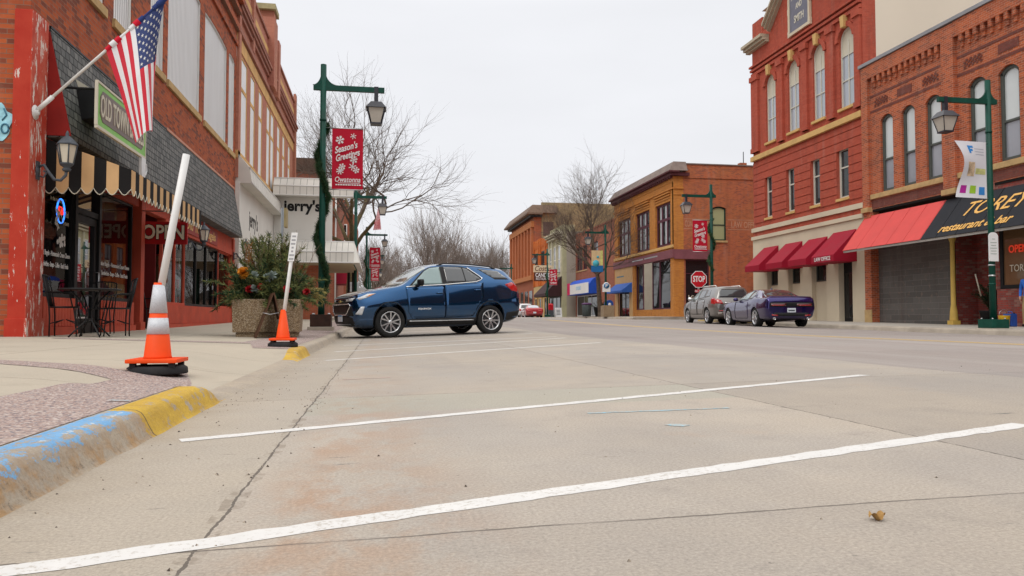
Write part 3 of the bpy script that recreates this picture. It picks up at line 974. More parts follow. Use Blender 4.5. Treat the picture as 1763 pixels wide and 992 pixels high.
def shop_window(u0, u1, z0, z1, cuts, fm, depth=0.06, fw=0.05):
    m = MB()
    LEFT.box(m, u0, u1, z0, z0 + 0.07, -depth - 0.05, -depth + 0.03); LEFT.box(m, u0, u1, z1 - fw, z1, -depth - 0.05, -depth + 0.02)
    for q in [u0 + fw / 2] + list(cuts) + [u1 - fw / 2]:
        LEFT.box(m, q - fw / 2, q + fw / 2, z0 + 0.07, z1 - fw, -depth - 0.05, -depth + 0.02)
    w = m.build('shop_window', fm, shop)
    m = MB(); m.face([LEFT.p(u0, z0, -depth - 0.02), LEFT.p(u1, z0, -depth - 0.02), LEFT.p(u1, z1, -depth - 0.02), LEFT.p(u0, z1, -depth - 0.02)])
    m.build('pane', M_GCLEAR, w)
    return w
w_a = shop_window(12.96, 14.3, 0.84, 2.92, (), M_BLACK)
w_b = shop_window(15.55, 17.5, 0.84, 2.92, (), M_BLACK)
w_c = shop_window(19.8, 22.0, 0.84, 2.72, (21.0,), M_REDF)
w_d = shop_window(22.0, 26.2, 0.84, 2.72, (23.3, 24.6), M_BLACK)
w_e = shop_window(26.35, 28.28, 0.84, 2.72, (), M_REDF)
m = MB()
LEFT.box(m, 14.3, 14.4, 0.16, 2.92, -0.15, 0.0); LEFT.box(m, 15.45, 15.55, 0.16, 2.92, -0.15, 0.0)
LEFT.box(m, 14.4, 15.45, 2.35, 2.45, -0.15, -0.02)
LEFT.box(m, 14.42, 14.54, 0.2, 2.33, -0.12, -0.04); LEFT.box(m, 15.31, 15.43, 0.2, 2.33, -0.12, -0.04)
LEFT.box(m, 14.54, 15.31, 0.2, 0.5, -0.12, -0.04); LEFT.box(m, 14.54, 15.31, 2.2, 2.33, -0.12, -0.04)
dr = m.build('door', M_BLACK, shop)
m = MB(); m.face([LEFT.p(14.4, 0.3, -0.08), LEFT.p(15.45, 0.3, -0.08), LEFT.p(15.45, 2.9, -0.08), LEFT.p(14.4, 2.9, -0.08)]); m.build('pane', M_GCLEAR, dr)
m = MB(); m.tube([LEFT.p(15.36, 1.0, -0.03), LEFT.p(15.36, 1.0, 0.03), LEFT.p(15.36, 1.35, 0.03), LEFT.p(15.36, 1.35, -0.03)], 0.012); m.build('handle', M_SILVER, dr)
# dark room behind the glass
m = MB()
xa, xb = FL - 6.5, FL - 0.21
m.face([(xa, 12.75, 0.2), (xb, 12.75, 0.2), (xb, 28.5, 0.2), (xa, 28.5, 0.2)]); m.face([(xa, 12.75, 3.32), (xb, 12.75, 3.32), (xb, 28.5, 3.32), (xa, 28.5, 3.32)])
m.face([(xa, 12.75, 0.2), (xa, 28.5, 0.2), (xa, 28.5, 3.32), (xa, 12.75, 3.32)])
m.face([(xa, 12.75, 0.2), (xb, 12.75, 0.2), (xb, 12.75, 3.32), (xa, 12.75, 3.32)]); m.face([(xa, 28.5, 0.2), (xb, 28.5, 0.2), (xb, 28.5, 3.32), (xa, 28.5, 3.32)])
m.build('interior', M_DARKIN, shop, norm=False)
# striped awning, end panel towards the camera
M_AWT = paint('tan_awning_canvas', (0.60, 0.38, 0.19), 0.8, 0.08, 3)
M_AWB = paint('black_awning_canvas', (0.012, 0.011, 0.011), 0.85, 0.2, 3)
XF = FL + 1.28; ZF, ZB, ZV = 2.86, 3.32, 2.55
mb = MB()
n = 7; wd = (XF - FL) / n
def scal(t):                                        # scallop drop for 0..1
    return 0.10 * sin(pi * t)
for k in range(n):
    a, b = FL + 0.002 + wd * k, FL + 0.002 + wd * (k + 1)
    zt = lambda x: ZB + (ZF - ZB) * (x - FL) / (XF - FL)
    low = [(a + (b - a) * i / 6, ZV - scal(i / 6)) for i in range(7)]
    mb.prism([(x, 12.97, z) for x, z in [(b, zt(b)), (a, zt(a))] + low], (0, 0.006, 0), k % 2)
aw_y1 = 17.8
m_n = 24; wy = (aw_y1 - 12.98) / m_n
for k in range(m_n):
    a, b = 12.98 + wy * k, 12.98 + wy * (k + 1)
    low = [(a + (b - a) * i / 5, ZV - scal(i / 5)) for i in range(6)]
    mb.prism([(XF, y, z) for y, z in [(b, ZF), (a, ZF)] + low], (0.006, 0, 0), 1 - k % 2)
    mb.prism([(FL + 0.005, a, ZB - 0.005), (XF, a, ZF), (XF, b, ZF), (FL + 0.005, b, ZB - 0.005)], (0, 0, -0.006), 1 - k % 2)
aw = mb.build('awning', [M_AWB, M_AWT], shop)
aw['label'] = 'black and tan striped awning with a scalloped edge'
mb = MB()                                           # pale piping along the scallops
pth = []
for k in range(n):
    for i in range(6):
        x = FL + wd * (k + i / 6); pth.append((x, 12.966, ZV - scal(i / 6)))
pth.append((XF + 0.01, 12.966, ZV))
for k in range(m_n):
    for i in range(1, 6):
        y = 12.98 + wy * (k + i / 5); pth.append((XF + 0.01, y, ZV - scal(i / 5)))
mb.tube(pth, 0.008, 4)
mb.build('piping', M_CREAM, aw)
mb = MB()
mb.tube([(XF - 0.01, 13.0, ZF - 0.02), (XF - 0.01, aw_y1, ZF - 0.02)], 0.015, 6)
for y in (13.02, 15.4, aw_y1 - 0.03):
    mb.tube([(FL, y, ZF - 0.02), (XF - 0.01, y, ZF - 0.02)], 0.015, 6)
mb.build('awning_frame', M_SILVER, aw)
# window lettering on the shop glass
for w, u, z, s, tx in ((w_a, 13.62, 1.55, 0.115, 'Baked Bagels - Homemade Cream Cheese'), (w_a, 13.62, 1.37, 0.115, 'Sandwiches - Soups - Coffee - Snack Foods'), (w_b, 16.5, 1.55, 0.115, 'Baked Bagels - Homemade Cream Cheese'), (w_b, 16.5, 1.37, 0.115, 'Sandwiches - Soups - Coffee - Snack Foods')):
    wid = 1.25 if w is w_a else 1.8
    text_part('lettering', tx, s, LEFT.mat(u, z, -0.05), M_WHITE, w, sx=wid / (len(tx) * s * 0.5), bold=0.012, ext=0.001)
for u, z, s, tx in ((13.5, 2.62, 0.12, 'Open 365 Days a Year'), (13.62, 2.45, 0.10, 'In the morning'), (14.02, 2.25, 0.16, 'Old'), (14.02, 2.1, 0.13, 'Town')):
    text_part('lettering', tx, s, LEFT.mat(u, z, -0.05), M_CREAM, w_a, sx=0.8, ext=0.001)
# hot cup decal: steam swirls and a bagel heap
mb = MB()
rng = random.Random(4)
for k in range(7):
    u = 13.72 + rng.uniform(-0.1, 0.12)
    pts = [LEFT.p(u + 0.05 * sin(i * 0.9 + k), 1.95 + i * 0.035 + 0.02 * k, -0.052) for i in range(10)]
    mb.tube(pts, 0.006, 4)
for k in range(26):
    a = rng.uniform(0, 2 * pi); r = rng.uniform(0.0, 0.17)
    c = (13.82 + r * cos(a), 1.80 + 0.6 * r * sin(a))
    q = rng.uniform(0.015, 0.05)
    mb.face([LEFT.p(c[0] + q * cos(t * pi / 3), c[1] + q * sin(t * pi / 3), -0.05 + 0.0005 * k) for t in range(6)])
mb.build('decal', M_WHITE, w_a)

# things behind the shop glass
t = thing('display_counter', 'pale glass fronted counter standing inside the coffee shop window', 'counter', (FL - 2.6, 13.2, 0.2))
mb = MB(); mb.box(FL - 3.0, FL - 2.2, 13.2, 15.8, 0.2, 1.1); mb.build('body', paint('counter_white', (0.5, 0.55, 0.55), 0.4), t, bevel=0.02)
mb = MB(); mb.box(FL - 3.05, FL - 2.15, 13.15, 15.85, 1.102, 1.15); mb.build('top', M_GREYM, t)
rng = random.Random(8)
for k, (y, c) in enumerate(((21.2, (0.25, 0.12, 0.06)), (23.4, (0.3, 0.16, 0.09)), (25.4, (0.16, 0.2, 0.18)))):
    t = thing('shelf_unit', ['tall wooden shelf just inside the shop window beside the entry', 'wooden shelf with red goods behind the middle pane', 'dark green shelf behind the last wide pane'][k], 'shelf', (FL - 1.2, y, 0.2))
    mb = MB()
    for z in (0.2, 0.8, 1.4, 2.0): mb.box(FL - 1.5, FL - 1.1, y, y + 1.1, z, z + 0.04)
    mb.box(FL - 1.52, FL - 1.5, y, y + 1.1, 0.2, 2.3)
    for yy in (y, y + 1.07): mb.box(FL - 1.5, FL - 1.1, yy, yy + 0.03, 0.24, 2.3)
    mb.build('frame', paint('shelf_wood%d' % k, c, 0.6), t)
    mb = MB()
    for z in (0.842, 1.442, 2.042):
        yy = y + 0.08
        while yy < y + 0.95:
            w = rng.uniform(0.06, 0.16); mb.box(FL - 1.4, FL - 1.15, yy, yy + w, z, z + rng.uniform(0.12, 0.4), rng.randrange(3)); yy += w + 0.03
    mb.build('goods', [paint('goods_red', (0.5, 0.05, 0.04), 0.5), paint('goods_pale', (0.6, 0.55, 0.45), 0.5), paint('goods_green', (0.1, 0.2, 0.14), 0.5)], t)
# neon sign
t = thing('neon_sign', 'round blue and red lit neon sign hanging inside the dark shop window', 'neon sign', (FL - 0.25, 14.62, 2.4))
mb = MB(); mb.tube([LEFT.p(14.4 + 0.16 * cos(a * pi / 12), 2.36 + 0.21 * sin(a * pi / 12), -0.28) for a in range(25)], 0.012, 6)
mb.build('tube', emis('blue_neon', (0.03, 0.2, 1.0), 4.0), t)
text_part('lettering', 'EB', 0.2, LEFT.mat(14.4, 2.36, -0.28), emis('red_neon', (1.0, 0.03, 0.02), 2.5), t, bold=0.02)

# flag on its pole
t = thing('flag', 'striped flag with white stars on blue hanging from a white pole on the red pilaster', 'flag', (FL + 0.05, 12.5, 3.6))
B = Vector((FL + 0.05, 12.5, 3.60)); TIP = Vector((-3.28, 12.5, 5.52))
dv = (TIP - B)
mb = MB()
mb.tube([B + dv * 0.02, B + dv * 0.13], 0.034, 10); mb.tube([B + dv * 0.1, TIP], [0.022, 0.02], 10)
mb.build('pole', M_WHITE, t)
mb = MB(); mb.lathe([(0.0, 0.001), (0.11, 0.001), (0.11, 0.012), (0.05, 0.02), (0.04, 0.06), (0.0, 0.06)], B - Vector((0.0, 0, 0)), 20, axis='X'); mb.build('bracket', M_WHITE, t)
_fe = [(0.0, 230, 244, 0.0), (0.3, 247, 234, -0.03), (0.58, 261, 224, 0.02), (0.8, 253, 220, 0.12), (1.0, 246, 214, 0.16)]
def fly_end(a):
    for p, q in zip(_fe, _fe[1:]):
        if a <= q[0] + 1e-9:
            f = (a - p[0]) / (q[0] - p[0]); f = f * f * (3 - 2 * f) * 0.4 + f * 0.6
            x, z = at_y(p[1] + (q[1] - p[1]) * f, p[2] + (q[2] - p[2]) * f, 12.5)
            return Vector((x, p[3] + (q[3] - p[3]) * f, z))
def flag_pt(a, b, off=0.0):                         # a along the hoist (0 low end, 1 tip), b down the fly
    h = B + dv * (0.525 + 0.465 * a)
    e_ = fly_end(a); ex, ez = e_.x, e_.z
    g = b ** (1.0 - 0.35 * a)
    x = h.x + (ex - h.x) * g
    z = h.z - 0.01 + (ez - h.z) * b
    fold = e_.y * min(1, b * 2) + 0.07 * sin(a * 2.6 * pi + 0.5 + b * 0.9) * min(1, b * 2.2) + 0.03 * sin(a * 15 + b * 3) * b
    x += 0.012 * sin(a * 2.6 * pi + 1.9) * min(1, b * 1.5)
    return Vector((x, h.y + fold - 0.012 + off, z))
def flag_mat():
    n = NT('flag_cloth')
    uv = n.node('ShaderNodeUVMap'); uv.uv_map = 'UVMap'
    u, v, w = n.xyz(uv.outputs[0])
    s = n.math('GREATER_THAN', n.math('MODULO', n.math('MULTIPLY', u, 13.0), 2.0), 1.0)
    col = n.mix(s, (0.60, 0.012, 0.035), (0.78, 0.78, 0.80))
    can = n.math('MULTIPLY', n.math('GREATER_THAN', u, 6 / 13), n.math('LESS_THAN', v, 0.42))
    col = n.mix(can, col, (0.025, 0.045, 0.17))
    n.out(col, 0.75, Sheen_Weight=0.2)
    n.bump(n.noise(9, 3), 0.006, 0.5)
    return n.m
NA, NB = 79, 60
mb = MB()
mb.grid(lambda a, b: flag_pt(a, b), [i / (NA - 1) for i in range(NA)], [j / (NB - 1) for j in range(NB)])
o = mb.build('cloth', flag_mat(), t, norm=False)
uvl = o.data.uv_layers.new(name='UVMap')
for lp in o.data.loops:
    i, j = divmod(lp.vertex_index, NB)
    uvl.data[lp.index].uv = (i / (NA - 1), j / (NB - 1))
mb = MB()                                           # sleeve wound round the pole
for k in range(13):
    a0, a1 = k / 13, (k + 1) / 13
    mb.tube([B + dv * (0.525 + 0.465 * a0), B + dv * (0.525 + 0.465 * a1)], 0.034 + 0.016 * sin(k * 1.3), 10, mi=2 if k >= 7 else k % 2, cap=False)
mb.build('sleeve', [paint('flag_red', (0.60, 0.012, 0.035), 0.75), paint('flag_white', (0.78, 0.78, 0.8), 0.75), paint('flag_blue', (0.025, 0.045, 0.17), 0.75)], t)
mb = MB()
for r in range(9):
    for c in range(6 if r % 2 == 0 else 5):
        a = 6 / 13 + (7 / 13) * (r + 0.7) / 9.4
        b = 0.42 * ((c + (0.5 if r % 2 == 0 else 1.0)) / 6)
        p = flag_pt(a, b); pa = (flag_pt(a + 0.01, b) - p).normalized(); pb = (flag_pt(a, b + 0.01) - p).normalized()
        nn = pa.cross(pb).normalized()
        for sg in (1, -1):
            mb.face([p + nn * 0.004 * sg + (pa * cos(q * pi / 5) + pb * sin(q * pi / 5)) * (0.03 if q % 2 == 0 else 0.012) for q in range(10)])
mb.build('stars', M_WHITE, t, norm=False)

# wall lanterns
def lantern(name, label, base, dirx, dirg=None):
    t = thing(name, label, 'wall lamp', base, 0, 'wall lanterns of the corner shop')
    bx, by, bz = base
    mb = MB(); mb.lathe([(0.0, 0), (0.07, 0.0), (0.07, 0.015), (0.03, 0.03), (0, 0.03)], (bx, by, bz), 14, axis='X'); mb.box(bx, bx + 0.02, by - 0.05, by + 0.05, bz - 0.14, bz + 0.14)
    mb.tube([(bx + 0.02, by, bz + 0.06), (bx + 0.09, by, bz + 0.09), (bx + 0.16, by, bz - 0.02), (bx + 0.24, by, bz - 0.13), (bx + 0.33, by, bz - 0.14), (bx + 0.40, by, bz - 0.06), (bx + 0.41, by, bz + 0.02)], 0.024, 8)
    mb.tube([(bx + 0.02, by, bz - 0.08), (bx + 0.09, by, bz - 0.10), (bx + 0.13, by, bz - 0.03), (bx + 0.09, by, bz + 0.0)], 0.014, 6)
    mb.build('bracket', M_GREYM, t)
    c = (bx + 0.41, by, bz)
    mb = MB()
    mb.lathe([(0.0, 0.0), (0.05, 0.0), (0.07, 0.03), (0.045, 0.06), (0.09, 0.09), (0.105, 0.11), (0.105, 0.125), (0, 0.125)], c, 6)
    mb.lathe([(0.0, 0.40), (0.165, 0.40), (0.15, 0.43), (0.085, 0.5), (0.05, 0.53), (0.025, 0.55), (0.03, 0.575), (0.012, 0.62), (0, 0.63)], c, 6)
    for k in range(6):
        a = 2 * pi * k / 6
        mb.tube([(c[0] + 0.095 * cos(a), c[1] + 0.095 * sin(a), c[2] + 0.12), (c[0] + 0.145 * cos(a), c[1] + 0.145 * sin(a), c[2] + 0.41)], 0.011, 4)
    mb.build('cage', M_GREYM, t)
    mb = MB(); mb.lathe([(0.088, 0.126), (0.138, 0.399)], c, 6); mb.build('lamp_glass', M_FROST, t, smooth=False)
    return t
l1 = lantern('wall_lantern', 'grey scroll arm lantern on the peeling red corner pilaster below the flag', (FL + 0.055, 12.62, 2.74), 1)
copy_thing(l1, (FL + 0.03, 22.0, 2.50), 0, 'scroll arm wall lantern half hidden behind the red OPEN sign')
copy_thing(l1, (FL + 0.085, 28.3, 2.70), 0, 'scroll arm wall lantern at the far end of the shop beside the evergreen planter')

# hanging shop sign with its spotlight box
SX = -4.42
a0, z0 = at_x(168, 178, SX); a1, _ = at_x(250, 232, SX)
SG = Fr('X', SX, 1)
za, zb = at_x(165, 213, SX)[1], at_x(170, 143, SX)[1]
t = thing('shop_sign', 'green edged sign reading OLD TOWN BAGELS partly covered by the flag', 'sign', (SX, a0, za))
mb = MB(); SG.box(mb, a0, a1, za, zb, -0.03, 0.0)
mb.build('board', paint('sign_green', (0.25, 0.55, 0.14), 0.5), t)
mb = MB()
SG.box(mb, a0 - 0.02, a1 + 0.02, zb, zb + 0.035, -0.035, 0.012); SG.box(mb, a0 - 0.02, a1 + 0.02, za - 0.05, za, -0.035, 0.012)
SG.box(mb, a0 - 0.03, a0, za, zb, -0.035, 0.01); SG.box(mb, a1, a1 + 0.03, za, zb, -0.035, 0.01)
mb.build('border', M_CREAM, t)
mb = MB()
c = 0.12
u0, u1, q0, q1 = a0 + 0.1, a1 - 0.1, za + 0.09, zb - 0.08
mb.prism([SG.p(u, z, 0.001) for u, z in ((u0 + c, q0), (u1 - c, q0), (u1, q0 + c), (u1, q1 - c), (u1 - c, q1), (u0 + c, q1), (u0, q1 - c), (u0, q0 + c))], (0.006, 0, 0))
mb.build('field', paint('sign_brown', (0.20, 0.165, 0.15), 0.5), t)
tx = text_part('lettering', 'OLD TOWN BAGELS', 0.5, SG.mat((a0 + a1) / 2, (za + zb) / 2 - 0.01, 0.012), M_CREAM, t, sx=(u1 - u0 - 0.15) / 4.35, bold=0.012)
mb = MB()                                           # cup under the end of the sign
cu, cz = a1 - 0.12, za - 0.30
mb.prism([SG.p(cu + x, cz + z, -0.03) for x, z in ((-0.13, 0.26), (0.13, 0.26), (0.11, -0.08), (0.05, -0.13), (-0.05, -0.13), (-0.11, -0.08))], (0.05, 0, 0))
mb.tube([SG.p(cu + 0.12, cz + 0.18, -0.01), SG.p(cu + 0.24, cz + 0.18, -0.01), SG.p(cu + 0.27, cz + 0.06, -0.01), SG.p(cu + 0.2, cz - 0.03, -0.01), SG.p(cu + 0.11, cz - 0.02, -0.01)], 0.018, 6)
mb.build('cup', paint('cup_white', (0.68, 0.7, 0.72), 0.5), t)
mb = MB()
for u in (a0 + 0.2, a1 - 0.2): mb.tube([SG.p(u, zb - 0.05, -0.05), (FL + 0.05, u, zb - 0.05)], 0.02, 6)
mb.build('arm', M_BLACK, t)
t = thing('spotlight_box', 'black box floodlight on the shingles beside the shop sign', 'floodlight', (-4.8, 13.75, 3.9))
mb = MB(); mb.hexa([(-4.95, 13.62, 3.78), (-4.62, 13.62, 3.84), (-4.62, 14.15, 3.84), (-4.95, 14.15, 3.78), (-4.98, 13.62, 4.32), (-4.60, 13.62, 4.32), (-4.60, 14.15, 4.32), (-4.98, 14.15, 4.32)])
mb.build('housing', M_BLACK, t, bevel=0.01)
mb = MB(); mb.face([(-4.96, 13.615, 4.325), (-4.78, 13.615, 4.325), (-5.0, 13.615, 4.46)]); mb.build('reflector', M_CREAM, t)
# OPEN blade sign
BY = 18.05
BL = Fr('Y', BY, -1)
xa, zt_ = at_y(241, 381, BY); xb, zb_ = at_y(322, 421, BY)
t = thing('open_sign', 'dark red OPEN sign with cream letters hanging across the pavement under the awning', 'sign', (xa, BY, zb_))
mb = MB(); BL.box(mb, xa, xb, zb_, zt_, -0.05, 0.0); mb.build('board', paint('open_red', (0.42, 0.014, 0.018), 0.5), t, bevel=0.006)
text_part('lettering', 'OPEN', (zt_ - zb_) * 0.86, BL.mat((xa + xb) / 2, (zt_ + zb_) / 2, 0.002), M_BLACK, t, bold=0.06, sx=0.80)
text_part('lettering', 'OPEN', (zt_ - zb_) * 0.86, BL.mat((xa + xb) / 2, (zt_ + zb_) / 2, 0.008), paint('open_cream', (0.82, 0.77, 0.62), 0.5), t, bold=0.025, sx=0.80)
mb = MB()
for x in (xa + 0.1, xb - 0.1): mb.tube([(x, BY + 0.02, zt_ - 0.01), (x, BY + 0.02, zt_ + 0.42)], 0.008, 5)
mb.build('hanger', M_BLACK, t)
# gold house number board above the far windows
t = thing('name_board', 'small gold lettered name board on the red lintel over the shop windows', 'sign', (FL + 0.06, 23.0, 2.9))
mb = MB(); LEFT.box(mb, 21.2, 25.6, 2.80, 3.24, 0.052, 0.075); mb.build('board', paint('name_board_red', (0.30, 0.03, 0.02), 0.5), t)
text_part('lettering', 'Old Town Bagels', 0.36, LEFT.mat(23.4, 3.02, 0.08), M_GOLD, t, sx=1.5, bold=0.015)
# painted wall ornament at the picture's left edge
t = thing('wall_ornament', 'pale blue cut out ornament on the brick side wall of the corner shop', 'wall art', (-5.72, Y0, 3.4))
mb = MB()
rng = random.Random(3)
xc = at_y(2, 205, Y0)[0]; zc = at_y(2, 210, Y0)[1]
pts = [(xc + (0.155 + 0.03 * sin(5 * q)) * cos(q), zc + (0.25 + 0.045 * sin(4 * q + 1)) * sin(q)) for q in [2 * pi * i / 28 for i in range(28)]]
mb.prism([(x, Y0 - 0.012, z) for x, z in pts], (0, 0.01, 0))
mb.build('plate', paint('ornament_blue', (0.33, 0.62, 0.72), 0.5, 0.3, 8), t)
mb = MB()
mb.tube([(xc + 0.06 + 0.05 * cos(q), Y0 - 0.016, zc - 0.1 + 0.07 * sin(q)) for q in [2 * pi * i / 14 for i in range(15)]], 0.014, 5)
mb.tube([(xc + 0.02, Y0 - 0.016, zc + 0.02), (xc + 0.08, Y0 - 0.016, zc + 0.1), (xc + 0.04, Y0 - 0.016, zc + 0.2)], 0.012, 5)
mb.build('outline', paint('ornament_dark', (0.05, 0.16, 0.24), 0.5), t)

# ------------------------------------------------------------------ cafe table and chairs
def cafe_table(loc):
    t = thing('cafe_table', 'round black metal cafe table between chairs by the shop window', 'table', loc)
    x, y, z = loc
    mb = MB(); mb.lathe([(0.0, 0.72), (0.42, 0.72), (0.435, 0.732), (0.42, 0.745), (0, 0.745)], loc, 28); mb.build('tabletop', M_BLACK, t)
    for k in range(4):
        a = pi / 4 + pi / 2 * k
        d = Vector((cos(a), sin(a), 0)); o = Vector(loc)
        m2 = MB(); m2.tube([o + d * 0.3 + Vector((0, 0, 0.72)), o + d * 0.16 + Vector((0, 0, 0.58)), o + d * 0.05 + Vector((0, 0, 0.40)), o + d * 0.06 + Vector((0, 0, 0.25)), o + d * 0.2 + Vector((0, 0, 0.12)), o + d * 0.31 + Vector((0, 0, 0.01))], 0.012, 6)
        m2.build('leg', M_BLACK, t)
    return t
def cafe_chair(loc, rz, label):
    t = thing('cafe_chair', label, 'chair', loc, rz, 'black metal cafe chairs')
    B2 = lambda nm, mbx: mbx.build(nm, M_BLACK, t, world=False)
    mb = MB(); mb.lathe([(0, 0.44), (0.2, 0.44), (0.215, 0.45), (0.2, 0.465), (0, 0.465)], (0, 0, 0), 20); B2('seat', mb)
    for sx in (-1, 1):
        mb = MB(); mb.tube([(sx * 0.18, 0.15, 0.44), (sx * 0.2, 0.18, 0.25), (sx * 0.21, 0.2, 0.0)], 0.011, 6); B2('leg', mb)
        mb = MB(); mb.tube([(sx * 0.19, -0.17, 0.0), (sx * 0.18, -0.17, 0.3), (sx * 0.19, -0.18, 0.46), (sx * 0.2, -0.22, 0.7), (sx * 0.2, -0.26, 0.92)], 0.011, 6); B2('leg', mb)
        mb = MB(); mb.tube([(sx * 0.2, -0.21, 0.68), (sx * 0.235, -0.05, 0.69), (sx * 0.235, 0.1, 0.66), (sx * 0.21, 0.14, 0.45)], 0.011, 6); B2('armrest', mb)
    mb = MB()
    mb.tube([(-0.2, -0.26, 0.92), (-0.1, -0.29, 0.945), (0, -0.3, 0.95), (0.1, -0.29, 0.945), (0.2, -0.26, 0.92)], 0.012, 6)
    for k in range(-3, 4):
        mb.tube([(k * 0.05, -0.19, 0.465), (k * 0.055, -0.24, 0.7), (k * 0.055, -0.285, 0.94)], 0.006, 5)
    B2('backrest', mb)
    mb = MB(); mb.tube([(0.2, 0.18, 0.2), (0, 0.02, 0.26), (-0.2, 0.18, 0.2)], 0.008, 5); mb.tube([(0.18, -0.17, 0.2), (0, -0.02, 0.26), (-0.18, -0.17, 0.2)], 0.008, 5); B2('stretcher', mb)
    return t
pt = ground_at(154, 581, z_walk)
cafe_table((pt.x, pt.y, pt.z))
c1 = cafe_chair((0, 0, 0), 0, 'x')
p = ground_at(104, 580, z_walk); c1.location = (p.x, p.y + 0.15, z_walk(p.x, p.y)); c1.rotation_euler = (0, 0, radians(-80)); c1['label'] = 'black slatted metal chair left of the cafe table, nearest the red pilaster'
p = ground_at(188, 579, z_walk); copy_thing(c1, (p.x + 0.1, p.y, p.z), radians(115), 'black metal chair at the street side of the cafe table, facing the pilaster')
p = ground_at(150, 577, z_walk); copy_thing(c1, (p.x - 0.15, p.y + 1.05, p.z), radians(185), 'black metal chair behind the cafe table, its back to the far end of the street')
copy_thing(c1, (FL + 0.1, 18.75, z_walk(FL, 18.75) + 0.01), radians(-75), 'lone black metal chair in the dark red entry past the OPEN sign')
# ------------------------------------------------------------------ left: second building, restaurant, far buildings
M_PINKB = brick('pinkish_painted_brick', (0.48, 0.195, 0.14), (0.41, 0.155, 0.11), (0.44, 0.19, 0.14), weather=0.3, patch=(0.50, 0.28, 0.12))
M_TERRA = paint('ochre_trim', (0.60, 0.36, 0.14), 0.8, 0.2, 1.5)
M_PALEP = paint('white_window_panel', (0.76, 0.77, 0.78), 0.5, 0.04, 2)
YA, YB = Y1 + 0.01, 47.5
b2 = thing('corniced_brick_building', 'pinkish brick building with narrow white upper windows, heavy cornice and stepped parapet pier', 'building', (FL, YA, 0.2))
wn = [(29.7, 30.98), (31.75, 32.85), (33.85, 34.85), (36.2, 37.25), (37.5, 38.6), (39.8, 40.85), (41.95, 42.9), (44.4, 45.4)]
mb = MB()
wall_open(mb, LEFT, YA, YB, 4.0, 13.4, [(a, b, 6.62, 10.3) for a, b in wn], 0.2)
mb.face([(FL, YB, 0), (FL - 12, YB, 0), (FL - 12, YB, 13.4), (FL, YB, 13.4)])
LEFT.box(mb, 31.7, 32.1, 11.2, 13.9, 0, 0.12); LEFT.box(mb, 28.78, 29.2, 5.6, 13.5, 0, 0.1); LEFT.box(mb, 46.9, YB, 5.6, 13.9, 0, 0.14)
mb.build('wall', M_PINKB, b2)
mb = MB()
for z, h, d in ((10.95, 0.18, 0.12), (11.6, 0.14, 0.10), (11.78, 0.12, 0.18), (11.92, 0.10, 0.24), (12.4, 0.10, 0.10), (13.4, 0.12, 0.08)):
    LEFT.box(mb, YA, YB + 0.1, z, z + h, -0.1, d)
LEFT.box(mb, YA, YB, 10.42, 10.9, 0.0, 0.03, 1); LEFT.box(mb, YA, YB, 6.3, 6.58, 0.0, 0.10, 1)
LEFT.box(mb, YA + 0.5, YB - 0.4, 12.55, 12.9, 0, 0.04, 1)
mb.build('cornice', [paint('brown_cornice', (0.33, 0.14, 0.10), 0.8, 0.2, 2), M_TERRA], b2)
mb = MB()                                           # stepped pier above the parapet
LEFT.box(mb, 36.3, 37.4, 11.2, 14.4, -0.5, 0.30); LEFT.box(mb, 36.45, 37.25, 14.4, 14.75, -0.45, 0.25); LEFT.box(mb, 38.2, 38.9, 11.2, 14.0, -0.3, 0.26)
mb.build('parapet_pier', M_PINKB, b2)
mb = MB(); LEFT.box(mb, 36.2, 37.5, 14.752, 15.0, -0.5, 0.34); mb.build('pier_cap', paint('mossy_cap', (0.36, 0.31, 0.17), 0.9, 0.2, 3), b2)
for a, b in wn:
    window(LEFT, b2, a, b, 6.62, 10.3, M_TERRA, M_PALEP, depth=0.0, fw=0.05, bars=(0.68,), bw=0.14, ft=0.03)

M_STUC = paint('white_stucco', (0.68, 0.67, 0.63), 0.8, 0.05, 0.8, dirt=0.15)
M_SIDING = M_TRIM
sup = thing('supper_club_building', 'white restaurant front with slatted white canopies and black lettering facing down the pavement', 'restaurant', (FL, 28.8, 0.25))
mb = MB()
mb.box(FL + 0.004, FL + 0.16, 28.85, 47.4, 0.1, 5.45)
mb.build('wall', M_STUC, sup)
def canopy(name, pts, axis_vec, seam_n, label=None):   # slatted canopy: a section pushed along the street or across it
    m = MB(); m.prism(pts, axis_vec)
    o = m.build(name, M_SIDING, sup)
    if label: o['label'] = label
    L = Vector(axis_vec); s = MB()
    P = [Vector(q) for q in pts]
    for k in range(1, seam_n):
        c = L * (k / seam_n)
        for (a, b) in ((1, 2), (2, 3)):
            d = (P[b] - P[a]).normalized(); nn = L.normalized().cross(d).normalized() * 0.005
            ctr = sum(P, Vector()) / len(P)
            if nn.dot((P[a] + P[b]) / 2 - ctr) < 0: nn = -nn
            w = L.normalized() * 0.012
            s.face([P[a] + c - w + nn, P[a] + c + w + nn, P[b] + c + w + nn, P[b] + c - w + nn])
    s.build('seam_pattern', paint('seam_grey', (0.30, 0.29, 0.26), 0.8), o, norm=False)
    e = MB()
    for q in (1, 2, 3):
        e.tube([P[q], P[q] + L], 0.035, 5)
    e.build('edging', M_WHITE, o)
    return o
canopy('canopy', [(FL + 0.01, 28.87, 6.5), (FL + 0.06, 28.87, 6.5), (FL + 0.5, 28.87, 5.95), (FL + 0.58, 28.87, 5.4), (FL + 0.01, 28.87, 5.4)], (0, 8.9, 0), 16)
XQ = -2.72                                           # bay with its sign wall
mb = MB(); mb.box(FL + 0.17, XQ, 37.8, 44.5, 3.4, 7.15); mb.build('sign_bay', M_STUC, sup)
